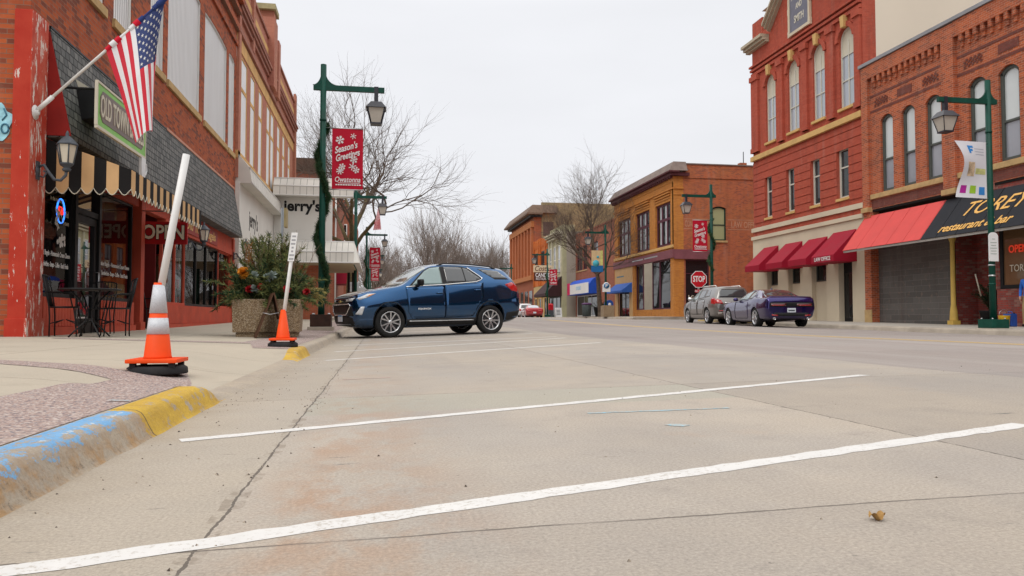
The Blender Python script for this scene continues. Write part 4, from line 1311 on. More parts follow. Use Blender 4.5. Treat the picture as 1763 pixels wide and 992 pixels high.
mb = MB(); mb.box(FL + 0.17, XQ - 0.1, 37.85, 44.5, 0.2, 3.395); mb.build('brick_base', brick('orange_red_brick', (0.46, 0.13, 0.06), (0.38, 0.10, 0.05), (0.34, 0.2, 0.15)), sup)
BF = Fr('Y', 37.79, -1)
text_part('lettering', "jerry's", 0.70, BF.mat(-3.72, 5.86, 0.0), M_BLACK, sup, bold=0.035, sx=0.98)
text_part('lettering', "jerry's", 0.85, LEFT.mat(32.0, 4.35, 0.162), M_BLACK, sup, bold=0.02, sx=1.0)
canopy('canopy', [(-5.0, 37.76, 7.16), (-5.0, 37.55, 7.16), (-5.0, 37.2, 6.75), (-5.0, 37.15, 6.3), (-5.0, 37.76, 6.3)], (3.68, 0, 0), 12)
canopy('canopy', [(-5.0, 37.75, 4.15), (-5.0, 37.4, 4.15), (-5.0, 36.6, 3.6), (-5.0, 36.5, 3.1), (-5.0, 37.75, 3.1)], (3.75, 0, 0), 14)
mb = MB(); mb.hexa([(-1.252, 36.5, 3.1), (-0.98, 36.6, 3.1), (-0.98, 44, 3.1), (-1.252, 44, 3.1), (-1.252, 37.3, 4.15), (-1.252, 37.4, 4.15), (-1.252, 44, 4.15), (-1.252, 44.01, 4.15)]); mb.build('canopy_end', M_SIDING, sup)
mb = MB(); mb.box(-5.0, -1.3, 36.55, 44, 3.04, 3.095); mb.build('soffit', paint('soffit_tan', (0.40, 0.33, 0.22), 0.8), sup)
mb = MB()
for x in (-1.75, -1.5): mb.box(x - 0.07, x + 0.07, 43.5, 43.7, 0.3, 3.04)
mb.build('post', M_BLACK, sup)

M_FAR1 = brick('plain_red_brick', (0.36, 0.115, 0.065), (0.29, 0.09, 0.05), (0.30, 0.17, 0.13), bw=0.25, bh=0.09)
t = thing('brick_building', 'red brick building with a dark flat cornice rising behind the white restaurant canopy', 'building', (-4.6, 60, 0.4))
mb = MB(); mb.box(-20, -4.9, 60, 68, 0.2, 11.7); mb.build('wall', M_FAR1, t)
mb = MB(); mb.box(-20, -4.75, 59.8, 68, 11.71, 12.7); mb.build('cornice', paint('dark_brown_cornice', (0.09, 0.055, 0.04), 0.8, 0.3, 2), t)
t = thing('brick_annex', 'lower red brick shop with a burgundy awning beyond the white restaurant', 'shop', (-3.2, 56, 0.4))
AX = Fr('Y', 55.99, -1)
mb = MB(); mb.box(-9, -3.25, 56, 70, 0.2, 9.8); mb.build('wall', M_FAR1, t)
mb = MB(); mb.tube([(-3.18, 55.95, 0.4), (-3.18, 55.95, 9.7)], 0.06, 6); mb.build('downpipe', M_WHITE, t)
mb = MB(); mb.hexa([(-3.24, 56.5, 3.0), (-1.7, 56.5, 3.0), (-1.7, 60, 3.0), (-3.24, 60, 3.0), (-3.24, 56.5, 4.9), (-2.9, 56.5, 4.9), (-2.9, 60, 4.9), (-3.24, 60, 4.9)]); mb.build('awning', paint('burgundy_canvas', (0.30, 0.012, 0.035), 0.7), t)
mb = MB(); mb.box(-4.4, -3.9, 55.93, 55.99, 0.45, 2.9); mb.build('door', paint('door_white', (0.55, 0.5, 0.45), 0.5), t)
mb = MB(); AX.box(mb, -4.9, -4.45, 0.45, 5.0, 0.01, 0.05); mb.build('shop_window', M_GDARK, t)
t = thing('gabled_building', 'tall red brick gabled house front half hidden by the big bare tree on the left', 'building', (-2.6, 74, 0.45))
GF = Fr('Y', 74, -1)
mb = MB()
mb.prism([(x, 74, z) for x, z in ((-7.5, 0.3), (-2.5, 0.3), (-2.5, 10.3), (-3.3, 11.6), (-5.2, 13.2), (-7.5, 11.4))], (0, 14, 0))
mb.build('wall', M_FAR1, t)
for x, z in ((-3.5, 8.6), (-4.5, 10.0), (-3.2, 5.4)):
    window(GF, t, x - 0.35, x + 0.35, z - 0.8, z + 0.8, M_WHITE, M_GDARK, depth=-0.06, fw=0.08, sill=M_STONE, sp=0.12)

# ------------------------------------------------------------------ right: restaurant with the black and red awning
M_BRICKT = brick('restaurant_red_brick', (0.52, 0.125, 0.045), (0.33, 0.075, 0.034), (0.46, 0.29, 0.21), dark=(0.22, 0.07, 0.04), weather=0.16)
M_BRICKD = brick('dark_band_brick', (0.20, 0.055, 0.04), (0.15, 0.045, 0.035), (0.14, 0.08, 0.07))
M_GREENF = paint('grey_green_window_frame', (0.085, 0.095, 0.085), 0.5, 0.1, 4)
M_BLIND = paint('white_blind_behind_glass', (0.60, 0.64, 0.64), 0.12, 0.04, 1.5, coat=0.6)
M_LOWGL = paint('pale_curtain_behind_glass', (0.30, 0.31, 0.35), 0.1, 0.06, 1.5, coat=0.8)
T0, T1 = 7.0, 29.04
rest = thing('restaurant_building', 'red brick restaurant with corbelled parapet and a long black and coral red awning', 'restaurant', (FR, T1, 0.2))
bays = [(24.36, 28.62), (19.2, 23.75), (13.6, 18.3), (8.2, 12.8)]
tw = [(25.93 + 0.02, 26.7), (27.22, 27.98), (24.56, 25.36), (22.44, 23.24), (21.1, 21.94), (19.8, 20.6), (17.0, 17.8), (15.6, 16.4), (14.2, 15.0), (11.4, 12.2), (10, 10.8)]
mb = MB()
wall_open(mb, RIGHT, T0, T1, 5.0, 11.0, [(a, b, 5.62, 8.72, 0.22) for a, b in tw], 0.12)
mb.face([(FR, T1, 0), (FR + 25, T1, 0), (FR + 25, T1, 11), (FR, T1, 11)])
prs = [(28.62, 29.03)] + [(a[1], b[0]) for b, a in zip(bays, bays[1:])]
for a, b in prs:
    RIGHT.box(mb, a, b, 5.0, 10.95, -0.05, 0.14)
RIGHT.box(mb, 28.6, 29.03, 0.2, 4.99, -0.3, 0.10)
for a, b in bays:
    RIGHT.box(mb, a, b, 10.42, 10.98, 0.0, 0.14)
    u = a + 0.18                                     # corbel blocks under the parapet
    while u < b - 0.2:
        RIGHT.box(mb, u, u + 0.15, 10.18, 10.42, 0.0, 0.13); RIGHT.box(mb, u + 0.02, u + 0.13, 9.98, 10.18, 0.0, 0.07); u += 0.33
mb.build('wall', M_BRICKT, rest)
for a, b in bays[:2]:
    mb = MB()
    for z in (8.98, 9.62): RIGHT.box(mb, a + 0.02, b - 0.02, z, z + 0.10, 0, 0.012)
    w = (b - a) / 3
    for k in range(3):
        c = a + w * (k + 0.5)
        if k == 1: RIGHT.box(mb, c - 0.42, c + 0.42, 9.2, 9.5, 0, 0.016)
        else:
            for i in range(9):                       # lattice brickwork
                for j in range(4):
                    if (i + j) % 2 == 0: RIGHT.box(mb, c - 0.42 + i * 0.092, c - 0.42 + i * 0.092 + 0.088, 9.2 + j * 0.075, 9.2 + j * 0.075 + 0.07, 0, 0.03)
    RIGHT.box(mb, a, b, 5.02, 5.36, 0, 0.008)
    mb.build('brick_pattern', M_BRICKD, rest)
mb = MB()
RIGHT.box(mb, T0, T1 + 0.08, 11.0, 11.13, -0.35, 0.2); mb.build('coping', paint('grey_coping', (0.27, 0.275, 0.29), 0.7, 0.1, 2), rest)
mb = MB()
for a, b in bays: RIGHT.box(mb, a + 0.002, b - 0.002, 5.40, 5.60, -0.1, 0.08)
for a, b in prs: RIGHT.box(mb, a - 0.03, b + 0.03, 4.88, 5.08, 0.0, 0.22)
mb.build('sill_course', M_STONE, rest, bevel=0.02)
for a, b in tw:
    window(RIGHT, rest, a, b, 5.62, 8.72, M_GREENF, M_LOWGL, h=0.2, depth=0.1, fw=0.11, bars=(0.42,), bw=0.07, split=(0.42, M_BLIND), ft=0.1)
# unseen dark row towards and behind the camera, added to darken car reflections
mb = MB(); RIGHT.box(mb, -46, T0 - 0.01, 0.2, 11.4, -9, 0)
mb.build('added_row_wall', brick('added_dark_brick', (0.20, 0.055, 0.03), (0.14, 0.04, 0.025), (0.16, 0.09, 0.07)), rest)
mb = MB(); RIGHT.box(mb, -46, T0 - 0.3, 0.4, 3.6, 0.01, 0.05); mb.build('added_row_window', M_GDARK, rest)
# awning
zb, zt, pj = 3.30, 4.74, 1.12
M_CORAL = paint('coral_red_canvas', (0.65, 0.092, 0.085), 0.8, 0.06, 2)
M_AWN = paint('black_restaurant_canvas', (0.022, 0.024, 0.03), 0.75, 0.2, 2)
def aw_part(name, a, b, mat):
    m = MB()
    m.hexa([RIGHT.p(a, zt - 0.03, 0.02), RIGHT.p(a, zb, pj - 0.03), RIGHT.p(b, zb, pj - 0.03), RIGHT.p(b, zt - 0.03, 0.02), RIGHT.p(a, zt, 0.02), RIGHT.p(a, zb, pj), RIGHT.p(b, zb, pj), RIGHT.p(b, zt, 0.02)])
    return m.build(name, mat, rest)
awc = aw_part('awning', 24.36, 29.02, M_CORAL)
awc['label'] = 'coral red end of the restaurant awning'
awb = aw_part('awning', T0, 24.35, M_AWN)
awb['label'] = 'black length of the restaurant awning with orange lettering'
for a, b, m_, par in ((24.36, 29.02, paint('coral_seam', (0.60, 0.08, 0.075), 0.8), awc), (T0, 24.35, paint('black_seam', (0.008, 0.008, 0.01), 0.8), awb)):
    mb = MB(); u = a + 0.03
    while u < b:
        mb.tube([RIGHT.p(u, zt + 0.004, 0.03), RIGHT.p(u, (zt + zb) / 2 + 0.003, (pj + 0.02) / 2), RIGHT.p(u, zb + 0.003, pj)], 0.007, 4); u += 0.92
    mb.build('seam_pattern', m_, par)
mb = MB(); RIGHT.box(mb, T0, 29.0, zb - 0.09, zb - 0.01, pj - 0.1, pj - 0.04); mb.build('awning_rail', paint('rail_grey', (0.4, 0.38, 0.35), 0.5), rest)
slope_up = (Vector(RIGHT.p(0, zt, 0.02)) - Vector(RIGHT.p(0, zb, pj))).normalized()
def on_slope(u, t):
    p = Vector(RIGHT.p(u, zb + (zt - zb) * t, pj + (0.02 - pj) * t))
    M = frame_matrix(p, (0, -1, 0), slope_up)
    return M @ Matrix.Translation((0, 0, 0.012))
M_ORG = paint('orange_gold_letters', (0.80, 0.45, 0.12), 0.5, 0.05, 3)
text_part('lettering', "TOREY'S", 0.86, on_slope(21.5, 0.60), M_ORG, awb, shear=0.35, bold=0.004, sx=0.98)
text_part('lettering', 'restaurant & bar', 0.47, on_slope(22.1, 0.19), M_ORG, awb, shear=0.3, bold=0.02, sx=0.98)
# ground floor
mb = MB(); RIGHT.box(mb, 24.3, 28.6, 0.2, 3.9, -0.45, -0.25)
M_GREYB = brick('grey_block_infill', (0.135, 0.128, 0.12), (0.10, 0.096, 0.09), (0.20, 0.19, 0.18), bw=0.9, bh=0.22, weather=0.1)
mb.build('shutter_wall', M_GREYB, rest)
mb = MB(); RIGHT.box(mb, 28.58, 29.03, 0.2, 0.85, 0.1, 0.14); mb.build('pier_base', M_STONE, rest)
mb = MB()
RIGHT.box(mb, 23.98, 24.26, 0.2, 0.42, -0.12, 0.18)
mb.lathe([(0.14, 0.42), (0.12, 0.75), (0.085, 1.0), (0.075, 3.2), (0.12, 3.3), (0.14, 3.45), (0, 3.45)], RIGHT.p(24.12, 0, 0.03), 14)
mb.build('column', paint('yellow_column_paint', (0.60, 0.40, 0.10), 0.5, 0.1, 3), rest, bevel=0.008)
M_BRICKR = brick('mottled_brick', (0.36, 0.06, 0.045), (0.18, 0.05, 0.045), (0.16, 0.12, 0.11), dark=(0.42, 0.22, 0.17), weather=0.1)
mb = MB(); RIGHT.box(mb, 22.3, 24.3, 0.2, 3.9, -1.3, -1.1); mb.box(FR + 0.25, FR + 1.1, 24.28, 24.34, 0.2, 3.9); RIGHT.box(mb, T0, 22.28, 0.2, 1.44, -0.3, 0.0); RIGHT.box(mb, T0, 22.28, 3.6, 5.0, -0.3, -0.05)
mb.box(FR + 0.0, FR + 1.1, 22.2, 22.28, 0.2, 5.0)
mb.build('lower_wall', M_BRICKR, rest)
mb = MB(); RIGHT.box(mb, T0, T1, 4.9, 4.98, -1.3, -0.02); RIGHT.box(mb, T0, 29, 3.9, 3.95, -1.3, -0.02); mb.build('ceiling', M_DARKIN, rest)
mb = MB(); RIGHT.box(mb, 22.5, 23.5, 0.25, 2.9, -1.09, -1.04); dd = mb.build('door', M_BLACK, rest)
mb = MB(); RIGHT.box(mb, 23.35, 23.42, 1.1, 1.45, -1.04, -1.0); mb.build('handle', M_SILVER, dd)
wd2 = window(RIGHT, rest, 20.2, 22.1, 1.46, 3.58, M_BLACK, paint('brown_blind', (0.16, 0.09, 0.045), 0.1, 0.1, 2, coat=0.8), depth=0.05, fw=0.12, bars=(), name='shop_window')  # pane in one plain brown with a glossy coat
window(RIGHT, rest, 17.9, 20.1, 1.46, 3.58, M_BLACK, M_GDARK, depth=0.05, fw=0.1, bars=(), name='shop_window')
text_part('lettering', "TOREY'S", 0.32, RIGHT.mat(21.2, 2.1, -0.05), M_CREAM, wd2, sx=0.85, ext=0.001)
t = thing('neon_sign', 'red lit OPEN neon sign in the restaurant window at the right edge', 'neon sign', RIGHT.p(21.4, 2.6, -0.03))
text_part('lettering', 'OPEN', 0.34, RIGHT.mat(21.35, 2.72, -0.035), emis('red_open_neon', (1.0, 0.05, 0.01), 0.45), t, bold=0.02, sx=0.85)

# ------------------------------------------------------------------ right: tall red hall with the arched windows
M_HALL = brick('red_painted_brick', (0.46, 0.095, 0.055), (0.38, 0.075, 0.045), (0.41, 0.085, 0.055), weather=0.3, patch=(0.30, 0.07, 0.05))
M_LIME = paint('cream_limestone', (0.60, 0.52, 0.39), 0.85, 0.07, 0.7, dirt=0.12)
M_CORN = paint('cornice_grey_cream', (0.44, 0.38, 0.28), 0.7, 0.1, 1.5)
M_YST = paint('yellow_stone_course', (0.60, 0.385, 0.15), 0.8, 0.12, 2)
M_WHF = paint('white_window_frame', (0.60, 0.58, 0.50), 0.5, 0.04, 3)
M_SKYG = paint('painted_sky_glass', (0.34, 0.38, 0.43), 0.06, 0.06, 0.6, coat=1.0)  # sky reflection put into the pale blue base colour
M_DKG = glass('greenish_window_glass', (0.03, 0.04, 0.042))
H0, H1 = 29.06, 38.75
hall = thing('red_hall_building', 'tall red painted hall with four arched windows, stone pediment and cream ground floor', 'building', (FR, H0, 0.25))
aw4 = [(29.66, 30.72), (31.86, 32.84), (34.06, 35.08), (36.3, 37.3)]
nw4 = [(30.15, 31.0), (32.36, 33.1), (34.58, 35.3), (36.76, 37.46)]
mb = MB()
wall_open(mb, RIGHT, H0, H1, 5.35, 15.4, [(a, b, 9.72, 13.25, (b - a) / 2) for a, b in aw4] + [(a, b, 5.78, 7.98) for a, b in nw4], 0.16)
mb.face([(FR, H1, 0), (FR + 25, H1, 0), (FR + 25, H1, 15.4), (FR, H1, 15.4)])
pil = [(29.1, 29.5), (31.02, 31.5), (33.2, 33.68), (35.45, 35.93), (38.0, 38.74)]
for a, b in pil:
    RIGHT.box(mb, a, b, 9.45, 13.35, 0, 0.12); RIGHT.box(mb, a - 0.05, b + 0.05, 13.35, 13.62, 0, 0.2); RIGHT.box(mb, a - 0.04, b + 0.04, 9.45, 9.7, 0, 0.16)
for z, h, d in ((13.66, 0.16, 0.1), (13.9, 0.12, 0.16), (14.1, 0.1, 0.22)):
    RIGHT.box(mb, H0, H1, z, z + h, 0, d)
for a, b in aw4:                                     # brick arch rings
    o1 = arch_pts(a - 0.22, b + 0.22, 13.47, (b - a) / 2 + 0.22, 14); o2 = arch_pts(a, b, 13.25, (b - a) / 2, 14)
    for i in range(14):
        q = [o1[i], o1[i + 1], o2[i + 1], o2[i]]
        mb.prism([RIGHT.p(u, z, 0) for u, z in q], (-0.09, 0, 0))
for k in range(9):                                   # rusticated courses on the middle storey
    z = 5.62 + k * 0.38
    segs = [H0 + 0.02] + [v for w in nw4 for v in (w[0] - 0.02, w[1] + 0.02)] + [H1 - 0.02]
    if z < 7.9:
        for a, b in zip(segs[::2], segs[1::2]): RIGHT.box(mb, a, b, z, z + 0.34, 0, 0.035)
    else: RIGHT.box(mb, H0 + 0.02, H1 - 0.02, z, min(z + 0.34, 8.9), 0, 0.035)
mb.box(FR, FR + 0.62, H0 - 0.02, H0, 9, 18.2)
mb.build('wall', M_HALL, hall)
mb = MB()
mb.prism([RIGHT.p(u, z, 0.0) for u, z in ((29.1, 15.4), (38.72, 15.4), (36.9, 16.0), (33.9, 18.4), (31.0, 16.0))], (0.35, 0, 0))
mb.box(FR, FR + 0.6, 37.6, 38.7, 15.41, 16.6)
mb.build('gable', M_HALL, hall)
mb = MB()
def cor(u0, z0, u1, z1, w=0.34):                     # moulded raking cornice
    for d, h, o in ((0.5, 0.16, w - 0.12), (0.36, 0.14, w - 0.26), (0.2, 0.10, w - 0.36)):
        mb.hexa([RIGHT.p(u0, z0 + o, -0.05), RIGHT.p(u1, z1 + o, -0.05), RIGHT.p(u1, z1 + o, d), RIGHT.p(u0, z0 + o, d), RIGHT.p(u0, z0 + o + h - 0.01, -0.05), RIGHT.p(u1, z1 + o + h - 0.01, -0.05), RIGHT.p(u1, z1 + o + h - 0.01, d), RIGHT.p(u0, z0 + o + h - 0.01, d)])
cor(39.1, 15.05, 36.9, 15.05); cor(36.75, 15.5, 33.92, 18.1); cor(33.88, 18.1, 30.9, 15.5); cor(30.8, 15.05, 29.07, 15.05)
mb.build('cornice', M_CORN, hall)
mb = MB(); RIGHT.box(mb, H0, H1 + 0.06, 9.0, 9.26, 0, 0.16); mb.build('stringcourse', M_YST, hall, bevel=0.02)
for a, b in aw4:
    mb = MB()
    c = (a + b) / 2; mb.hexa([RIGHT.p(c - 0.11, 13.22, 0), RIGHT.p(c + 0.11, 13.22, 0), RIGHT.p(c + 0.11, 13.22, 0.2), RIGHT.p(c - 0.11, 13.22, 0.2), RIGHT.p(c - 0.15, 13.72, 0), RIGHT.p(c + 0.15, 13.72, 0), RIGHT.p(c + 0.15, 13.72, 0.22), RIGHT.p(c - 0.15, 13.72, 0.22)])
    mb.build('keystone', M_YST, hall)
for a, b in aw4:
    window(RIGHT, hall, a, b, 9.72, 13.25, M_WHF, M_SKYG, h=(b - a) / 2, depth=0.1, fw=0.07, cols=2, bars=(0.345, 0.66), sill=M_YST, split=(0.66, paint('cream_arch_panel', (0.58, 0.54, 0.43), 0.5, 0.04, 2)), sp=0.1, name='arched_window')
for a, b in nw4:
    window(RIGHT, hall, a, b, 5.78, 7.98, M_WHF, M_DKG, depth=0.12, fw=0.09, bars=(0.62,), sill=M_YST, sp=0.08)
mb = MB(); mb.box(FR + 0.62, FR + 25, H0 - 0.018, H0 - 0.002, 9, 17.4); mb.box(FR + 6.5, FR + 6.54, H0 - 0.026, H0 - 0.019, 9, 17.4)
mb.face([(FR + 0.6, H0, 17.4), (FR + 25, H0, 17.4), (FR + 25, H1, 17.4), (FR + 0.6, H1, 17.4)])
mb.build('side_wall', paint('cream_render', (0.69, 0.60, 0.49), 0.85, 0.04, 0.25), hall)
mb = MB(); mb.box(FR + 0.62, FR + 25, H0 - 0.024, H0 - 0.019, 14.60, 14.66); mb.build('render_joint', paint('render_joint_grey', (0.25, 0.22, 0.19), 0.9), hall)
# stone ground floor
GO = [(29.95, 30.95), (31.9, 33.1), (34.1, 35.2), (36.2, 37.3)]
mb = MB()
wall_open(mb, Fr('X', FR - 0.06, -1), H0, H1 + 0.06, 0.2, 4.72, [(GO[0][0], GO[0][1], 0.3, 3.5)] + [(a, b, 0.3, 3.5) for a, b in GO[1:]], 0.3)
mb.face([(FR - 0.06, H1 + 0.06, 0.2), (FR + 3, H1 + 0.06, 0.2), (FR + 3, H1 + 0.06, 4.72), (FR - 0.06, H1 + 0.06, 4.72)])
RIGHT.box(mb, H0, H1 + 0.1, 4.72, 4.9, 0, 0.14); RIGHT.box(mb, H0, H1 + 0.1, 5.14, 5.36, 0, 0.12)
for a, b in GO[1:]: RIGHT.box(mb, a, b, 0.3, 2.2, -0.2, -0.14)
mb.build('stone_front', M_LIME, hall)
mb = MB(); RIGHT.box(mb, H0, H1, 4.902, 5.138, 0, 0.05); mb.build('brick_band', M_HALL, hall)
for a, b in GO[1:]:
    window(RIGHT, hall, a, b, 2.22, 3.5, M_GREENF, M_GDARK, depth=0.2, fw=0.06, bars=())
mb = MB(); RIGHT.box(mb, 29.95, 30.95, 0.3, 3.5, -0.24, -0.2); d1 = mb.build('door', M_BLACK, hall)
mb = MB(); RIGHT.box(mb, 30.05, 30.85, 0.5, 2.5, -0.198, -0.19); mb.build('pane', M_GDARK, d1)
mb = MB(); RIGHT.box(mb, 30.08, 30.12, 1.1, 1.45, -0.19, -0.14); mb.build('handle', M_SILVER, d1)
M_MAR = paint('maroon_canvas', (0.31, 0.006, 0.024), 0.7, 0.08, 2)
for k, (a, b) in enumerate(((29.6, 31.3), (31.75, 33.3), (33.85, 35.4), (36.1, 37.6))):
    m = MB()
    pr = [(0.02, 4.25 + (0.1 if k == 0 else 0)), (1.15, 3.2), (1.15, 2.92), (0.02, 2.92)]
    m.prism([RIGHT.p(a, z, d) for d, z in pr], (0, b - a, 0))
    o = m.build('awning', M_MAR, hall)
    if k == 0:
        o['label'] = 'maroon awning lettered LAW OFFICE over the door'
        text_part('lettering', 'LAW OFFICE', 0.24, RIGHT.mat((a + b) / 2, 3.06, 1.155), M_WHITE, o, sx=0.9, bold=0.01)
t = thing('date_plaque', 'dark stone name plaque with a pale frame high in the red gable', 'plaque', RIGHT.p(33.8, 14.5, 0.06))
mb = MB(); RIGHT.box(mb, 32.95, 34.65, 14.55, 16.75, 0.02, 0.1); mb.build('panel', paint('plaque_grey', (0.16, 0.16, 0.20), 0.6), t)
mb = MB()
for q in ((32.85, 34.75, 14.42, 14.56), (32.85, 34.75, 16.74, 16.88), (32.83, 32.97, 14.5, 16.8), (34.63, 34.77, 14.5, 16.8)): RIGHT.box(mb, *q, 0.02, 0.14)
for u in (32.8, 34.62): 
    for z in (14.4, 15.55): RIGHT.box(mb, u, u + 0.18, z, z + 0.3, 0.02, 0.141)
mb.build('frame', M_LIME, t)
for z, s, tx in ((16.3, 0.5, 'PARROTT'), (15.72, 0.4, 'AND'), (15.1, 0.5, 'SMITH')):
    text_part('lettering', tx, s, RIGHT.mat(33.8, z, 0.105), M_CREAM, t, bold=0.02, sx=0.62)

# ------------------------------------------------------------------ right: orange brick corner building beyond the side street
M_ORB = brick('orange_yellow_brick', (0.58, 0.235, 0.045), (0.46, 0.17, 0.036), (0.48, 0.25, 0.10), weather=0.14, patch=(0.36, 0.16, 0.05))
M_ORS = brick('orange_red_side_brick', (0.47, 0.125, 0.05), (0.33, 0.085, 0.04), (0.44, 0.24, 0.16), dark=(0.22, 0.07, 0.05), weather=0.4, patch=(0.44, 0.19, 0.06))
M_MAUVE = paint('mauve_paint', (0.21, 0.075, 0.09), 0.6, 0.15, 2)
M_PLUM = paint('plum_window_frame', (0.10, 0.028, 0.045), 0.5, 0.1, 3)
O0, O1 = 50.4, 64.0
ob = thing('orange_corner_building', 'orange brick corner building with plum window frames, dark cornice and a faded painted side wall', 'building', (FR, O0, 0.4))
OS = Fr('Y', O0, -1)
ow = [(50.95, 53.95), (55.2, 58.4), (59.7, 63.0)]
mb = MB()
wall_open(mb, RIGHT, O0, O1, 5.3, 10.0, [(a, b, 5.65, 8.75) for a, b in ow], 0.3)
for a, b in ow:
    for i, z in enumerate((8.95, 9.12, 9.3)): RIGHT.box(mb, a - 0.05, b + 0.05, z, z + 0.1, 0, 0.05 + 0.05 * i)
RIGHT.box(mb, O0, O1, 9.5, 9.62, 0, 0.1)
OS.box(mb, FR, FR + 0.72, 0.4, 10.4, -0.2, 0.02); OS.box(mb, FR, FR + 0.74, 9.1, 9.2, 0.02, 0.08); OS.box(mb, FR, FR + 0.74, 9.5, 9.62, 0.02, 0.1)
RIGHT.box(mb, O0, 51.0, 0.4, 5.0, -0.3, 0.02); RIGHT.box(mb, 51.0, 58.6, 0.4, 1.15, -0.3, 0.0); RIGHT.box(mb, 58.6, 59.1, 0.4, 4.7, -0.3, 0.02); RIGHT.box(mb, 63.7, O1, 0.4, 4.7, -0.3, 0.02)
RIGHT.box(mb, O0, O1, 10.0, 10.4, -0.3, 0.03)
mb.build('wall', M_ORB, ob)
mb = MB()
wall_open(mb, OS, FR + 0.72, FR + 30, 0.2, 11.25, [(22.86, 23.9, 5.95, 8.35, 0.14), (FR + 0.85, 22.6, 1.1, 4.6)], 0.2)
OS.box(mb, FR + 0.72, FR + 30, 10.3, 10.42, 0, 0.06); OS.box(mb, 25.0, 25.5, 11.25, 11.5, -0.4, 0.0)
mb.build('side_wall', M_ORS, ob)
mb = MB()
RIGHT.box(mb, O0 - 0.3, O1 + 0.2, 10.4, 10.62, -0.3, 0.28, 1); RIGHT.box(mb, O0 - 0.45, O1 + 0.3, 10.62, 10.72, -0.3, 0.45, 1)
u = O0
while u < O1: RIGHT.box(mb, u, u + 0.16, 10.25, 10.4, 0.03, 0.25, 1); u += 0.42
mb.hexa([RIGHT.p(O0 - 0.45, 10.72, 0.45), RIGHT.p(O1 + 0.3, 10.72, 0.45), RIGHT.p(O1 + 0.3, 10.72, -0.9), RIGHT.p(O0 - 0.45, 10.72, -0.9), RIGHT.p(O0 - 0.1, 11.4, 0.0), RIGHT.p(O1, 11.4, 0.0), RIGHT.p(O1, 11.4, -0.9), RIGHT.p(O0 - 0.1, 11.4, -0.9)])
OS.box(mb, FR + 0.9, FR + 30, 11.25, 11.33, -0.4, 0.06)
OS.box(mb, FR, FR + 1.1, 10.4, 10.62, 0, 0.28, 1)
mb.build('cornice', [paint('brown_slate_roof', (0.20, 0.155, 0.135), 0.8, 0.25, 2), paint('dark_plum_cornice', (0.10, 0.03, 0.035), 0.7, 0.2, 2)], ob)
mb = MB(); RIGHT.box(mb, O0, O1, 5.42, 5.62, -0.1, 0.1); mb.build('sill_course', M_YST, ob, bevel=0.015)
mb = MB(); RIGHT.box(mb, O0 - 0.12, O1, 4.7, 5.28, -0.2, 0.14); OS.box(mb, FR, 22.7, 4.62, 5.28, 0.03, 0.14); mb.build('shop_fascia', M_MAUVE, ob)
mb = MB()
for a, b in ((53.2, 56.0), (56.3, 58.9)): RIGHT.box(mb, a, b, 4.98, 5.08, 0.142, 0.15)
mb.build('fascia_lettering', M_SILVER, ob)
for a, b in ow:
    w = window(RIGHT, ob, a, b, 5.65, 8.75, M_PLUM, M_GDARK, depth=0.15, fw=0.16, cols=3, bars=(0.62,), bw=0.2)
    m = MB()
    for k in range(3):
        u0 = a + (b - a) * k / 3 + 0.12; RIGHT.box(m, u0, u0 + 0.3, 5.85, 8.6, -0.172, -0.168)
    m.build('curtain', paint('pale_curtain', (0.48, 0.5, 0.52), 0.5), w)
window(OS, ob, 22.86, 23.9, 5.95, 8.35, paint('dark_green_frame', (0.012, 0.04, 0.032), 0.5), paint('pale_green_blind', (0.36, 0.40, 0.22), 0.15, 0.05, 1, coat=0.4), h=0.14, depth=0.1, fw=0.09, bars=(0.46,), sill=M_STONE, sp=0.08, sh=0.14)
for a, b in ((51.02, 53.4), (53.45, 55.0), (57.0, 58.58)):
    window(RIGHT, ob, a, b, 1.17, 4.68, M_PLUM, M_GDARK, depth=0.12, fw=0.08, cols=1, bars=(), name='shop_window')
window(RIGHT, ob, 55.05, 56.95, 0.5, 4.68, M_BLACK, M_GDARK, depth=0.9, fw=0.08, cols=2, bars=(0.6,), name='door')
window(OS, ob, FR + 0.85, 22.6, 1.1, 4.6, M_PLUM, M_GDARK, depth=0.1, fw=0.07, cols=1, bars=(0.72,), name='shop_window')
text_part('lettering', 'Vino', 0.55, OS.mat(21.5, 1.9, -0.12), M_CREAM, ob, shear=0.3, ext=0.002)
mb = MB(); RIGHT.box(mb, 59.1, 63.7, 3.3, 4.69, -0.05, 0.06); RIGHT.box(mb, 59.1, 59.9, 0.4, 3.3, -0.05, 0.06); RIGHT.box(mb, 62.9, 63.7, 0.4, 3.3, -0.05, 0.06); mb.build('shop_panel', paint('tan_shop_panel', (0.58, 0.36, 0.16), 0.6, 0.08, 2), ob)
window(RIGHT, ob, 59.9, 62.9, 0.6, 3.3, M_BLACK, M_GDARK, depth=0.1, fw=0.1, cols=2, bars=(), name='shop_window')
mb = MB(); mb.prism([RIGHT.p(59.2, z, d) for d, z in ((0.062, 3.4), (0.95, 2.75), (0.95, 2.6), (0.062, 2.6))], (0, 4.3, 0)); mb.build('awning', paint('blue_canvas', (0.04, 0.13, 0.48), 0.7, 0.1, 2), ob)
mb = MB(); mb.lathe([(0.0, 0.07), (0.36, 0.07), (0.36, 0.075), (0, 0.075)], RIGHT.p(61, 4.1), 16, axis='X'); RIGHT.box(mb, 61.3, 63.2, 3.95, 4.05, 0.062, 0.07); mb.build('sign_emblem', paint('emblem_teal', (0.06, 0.2, 0.26), 0.5), ob)
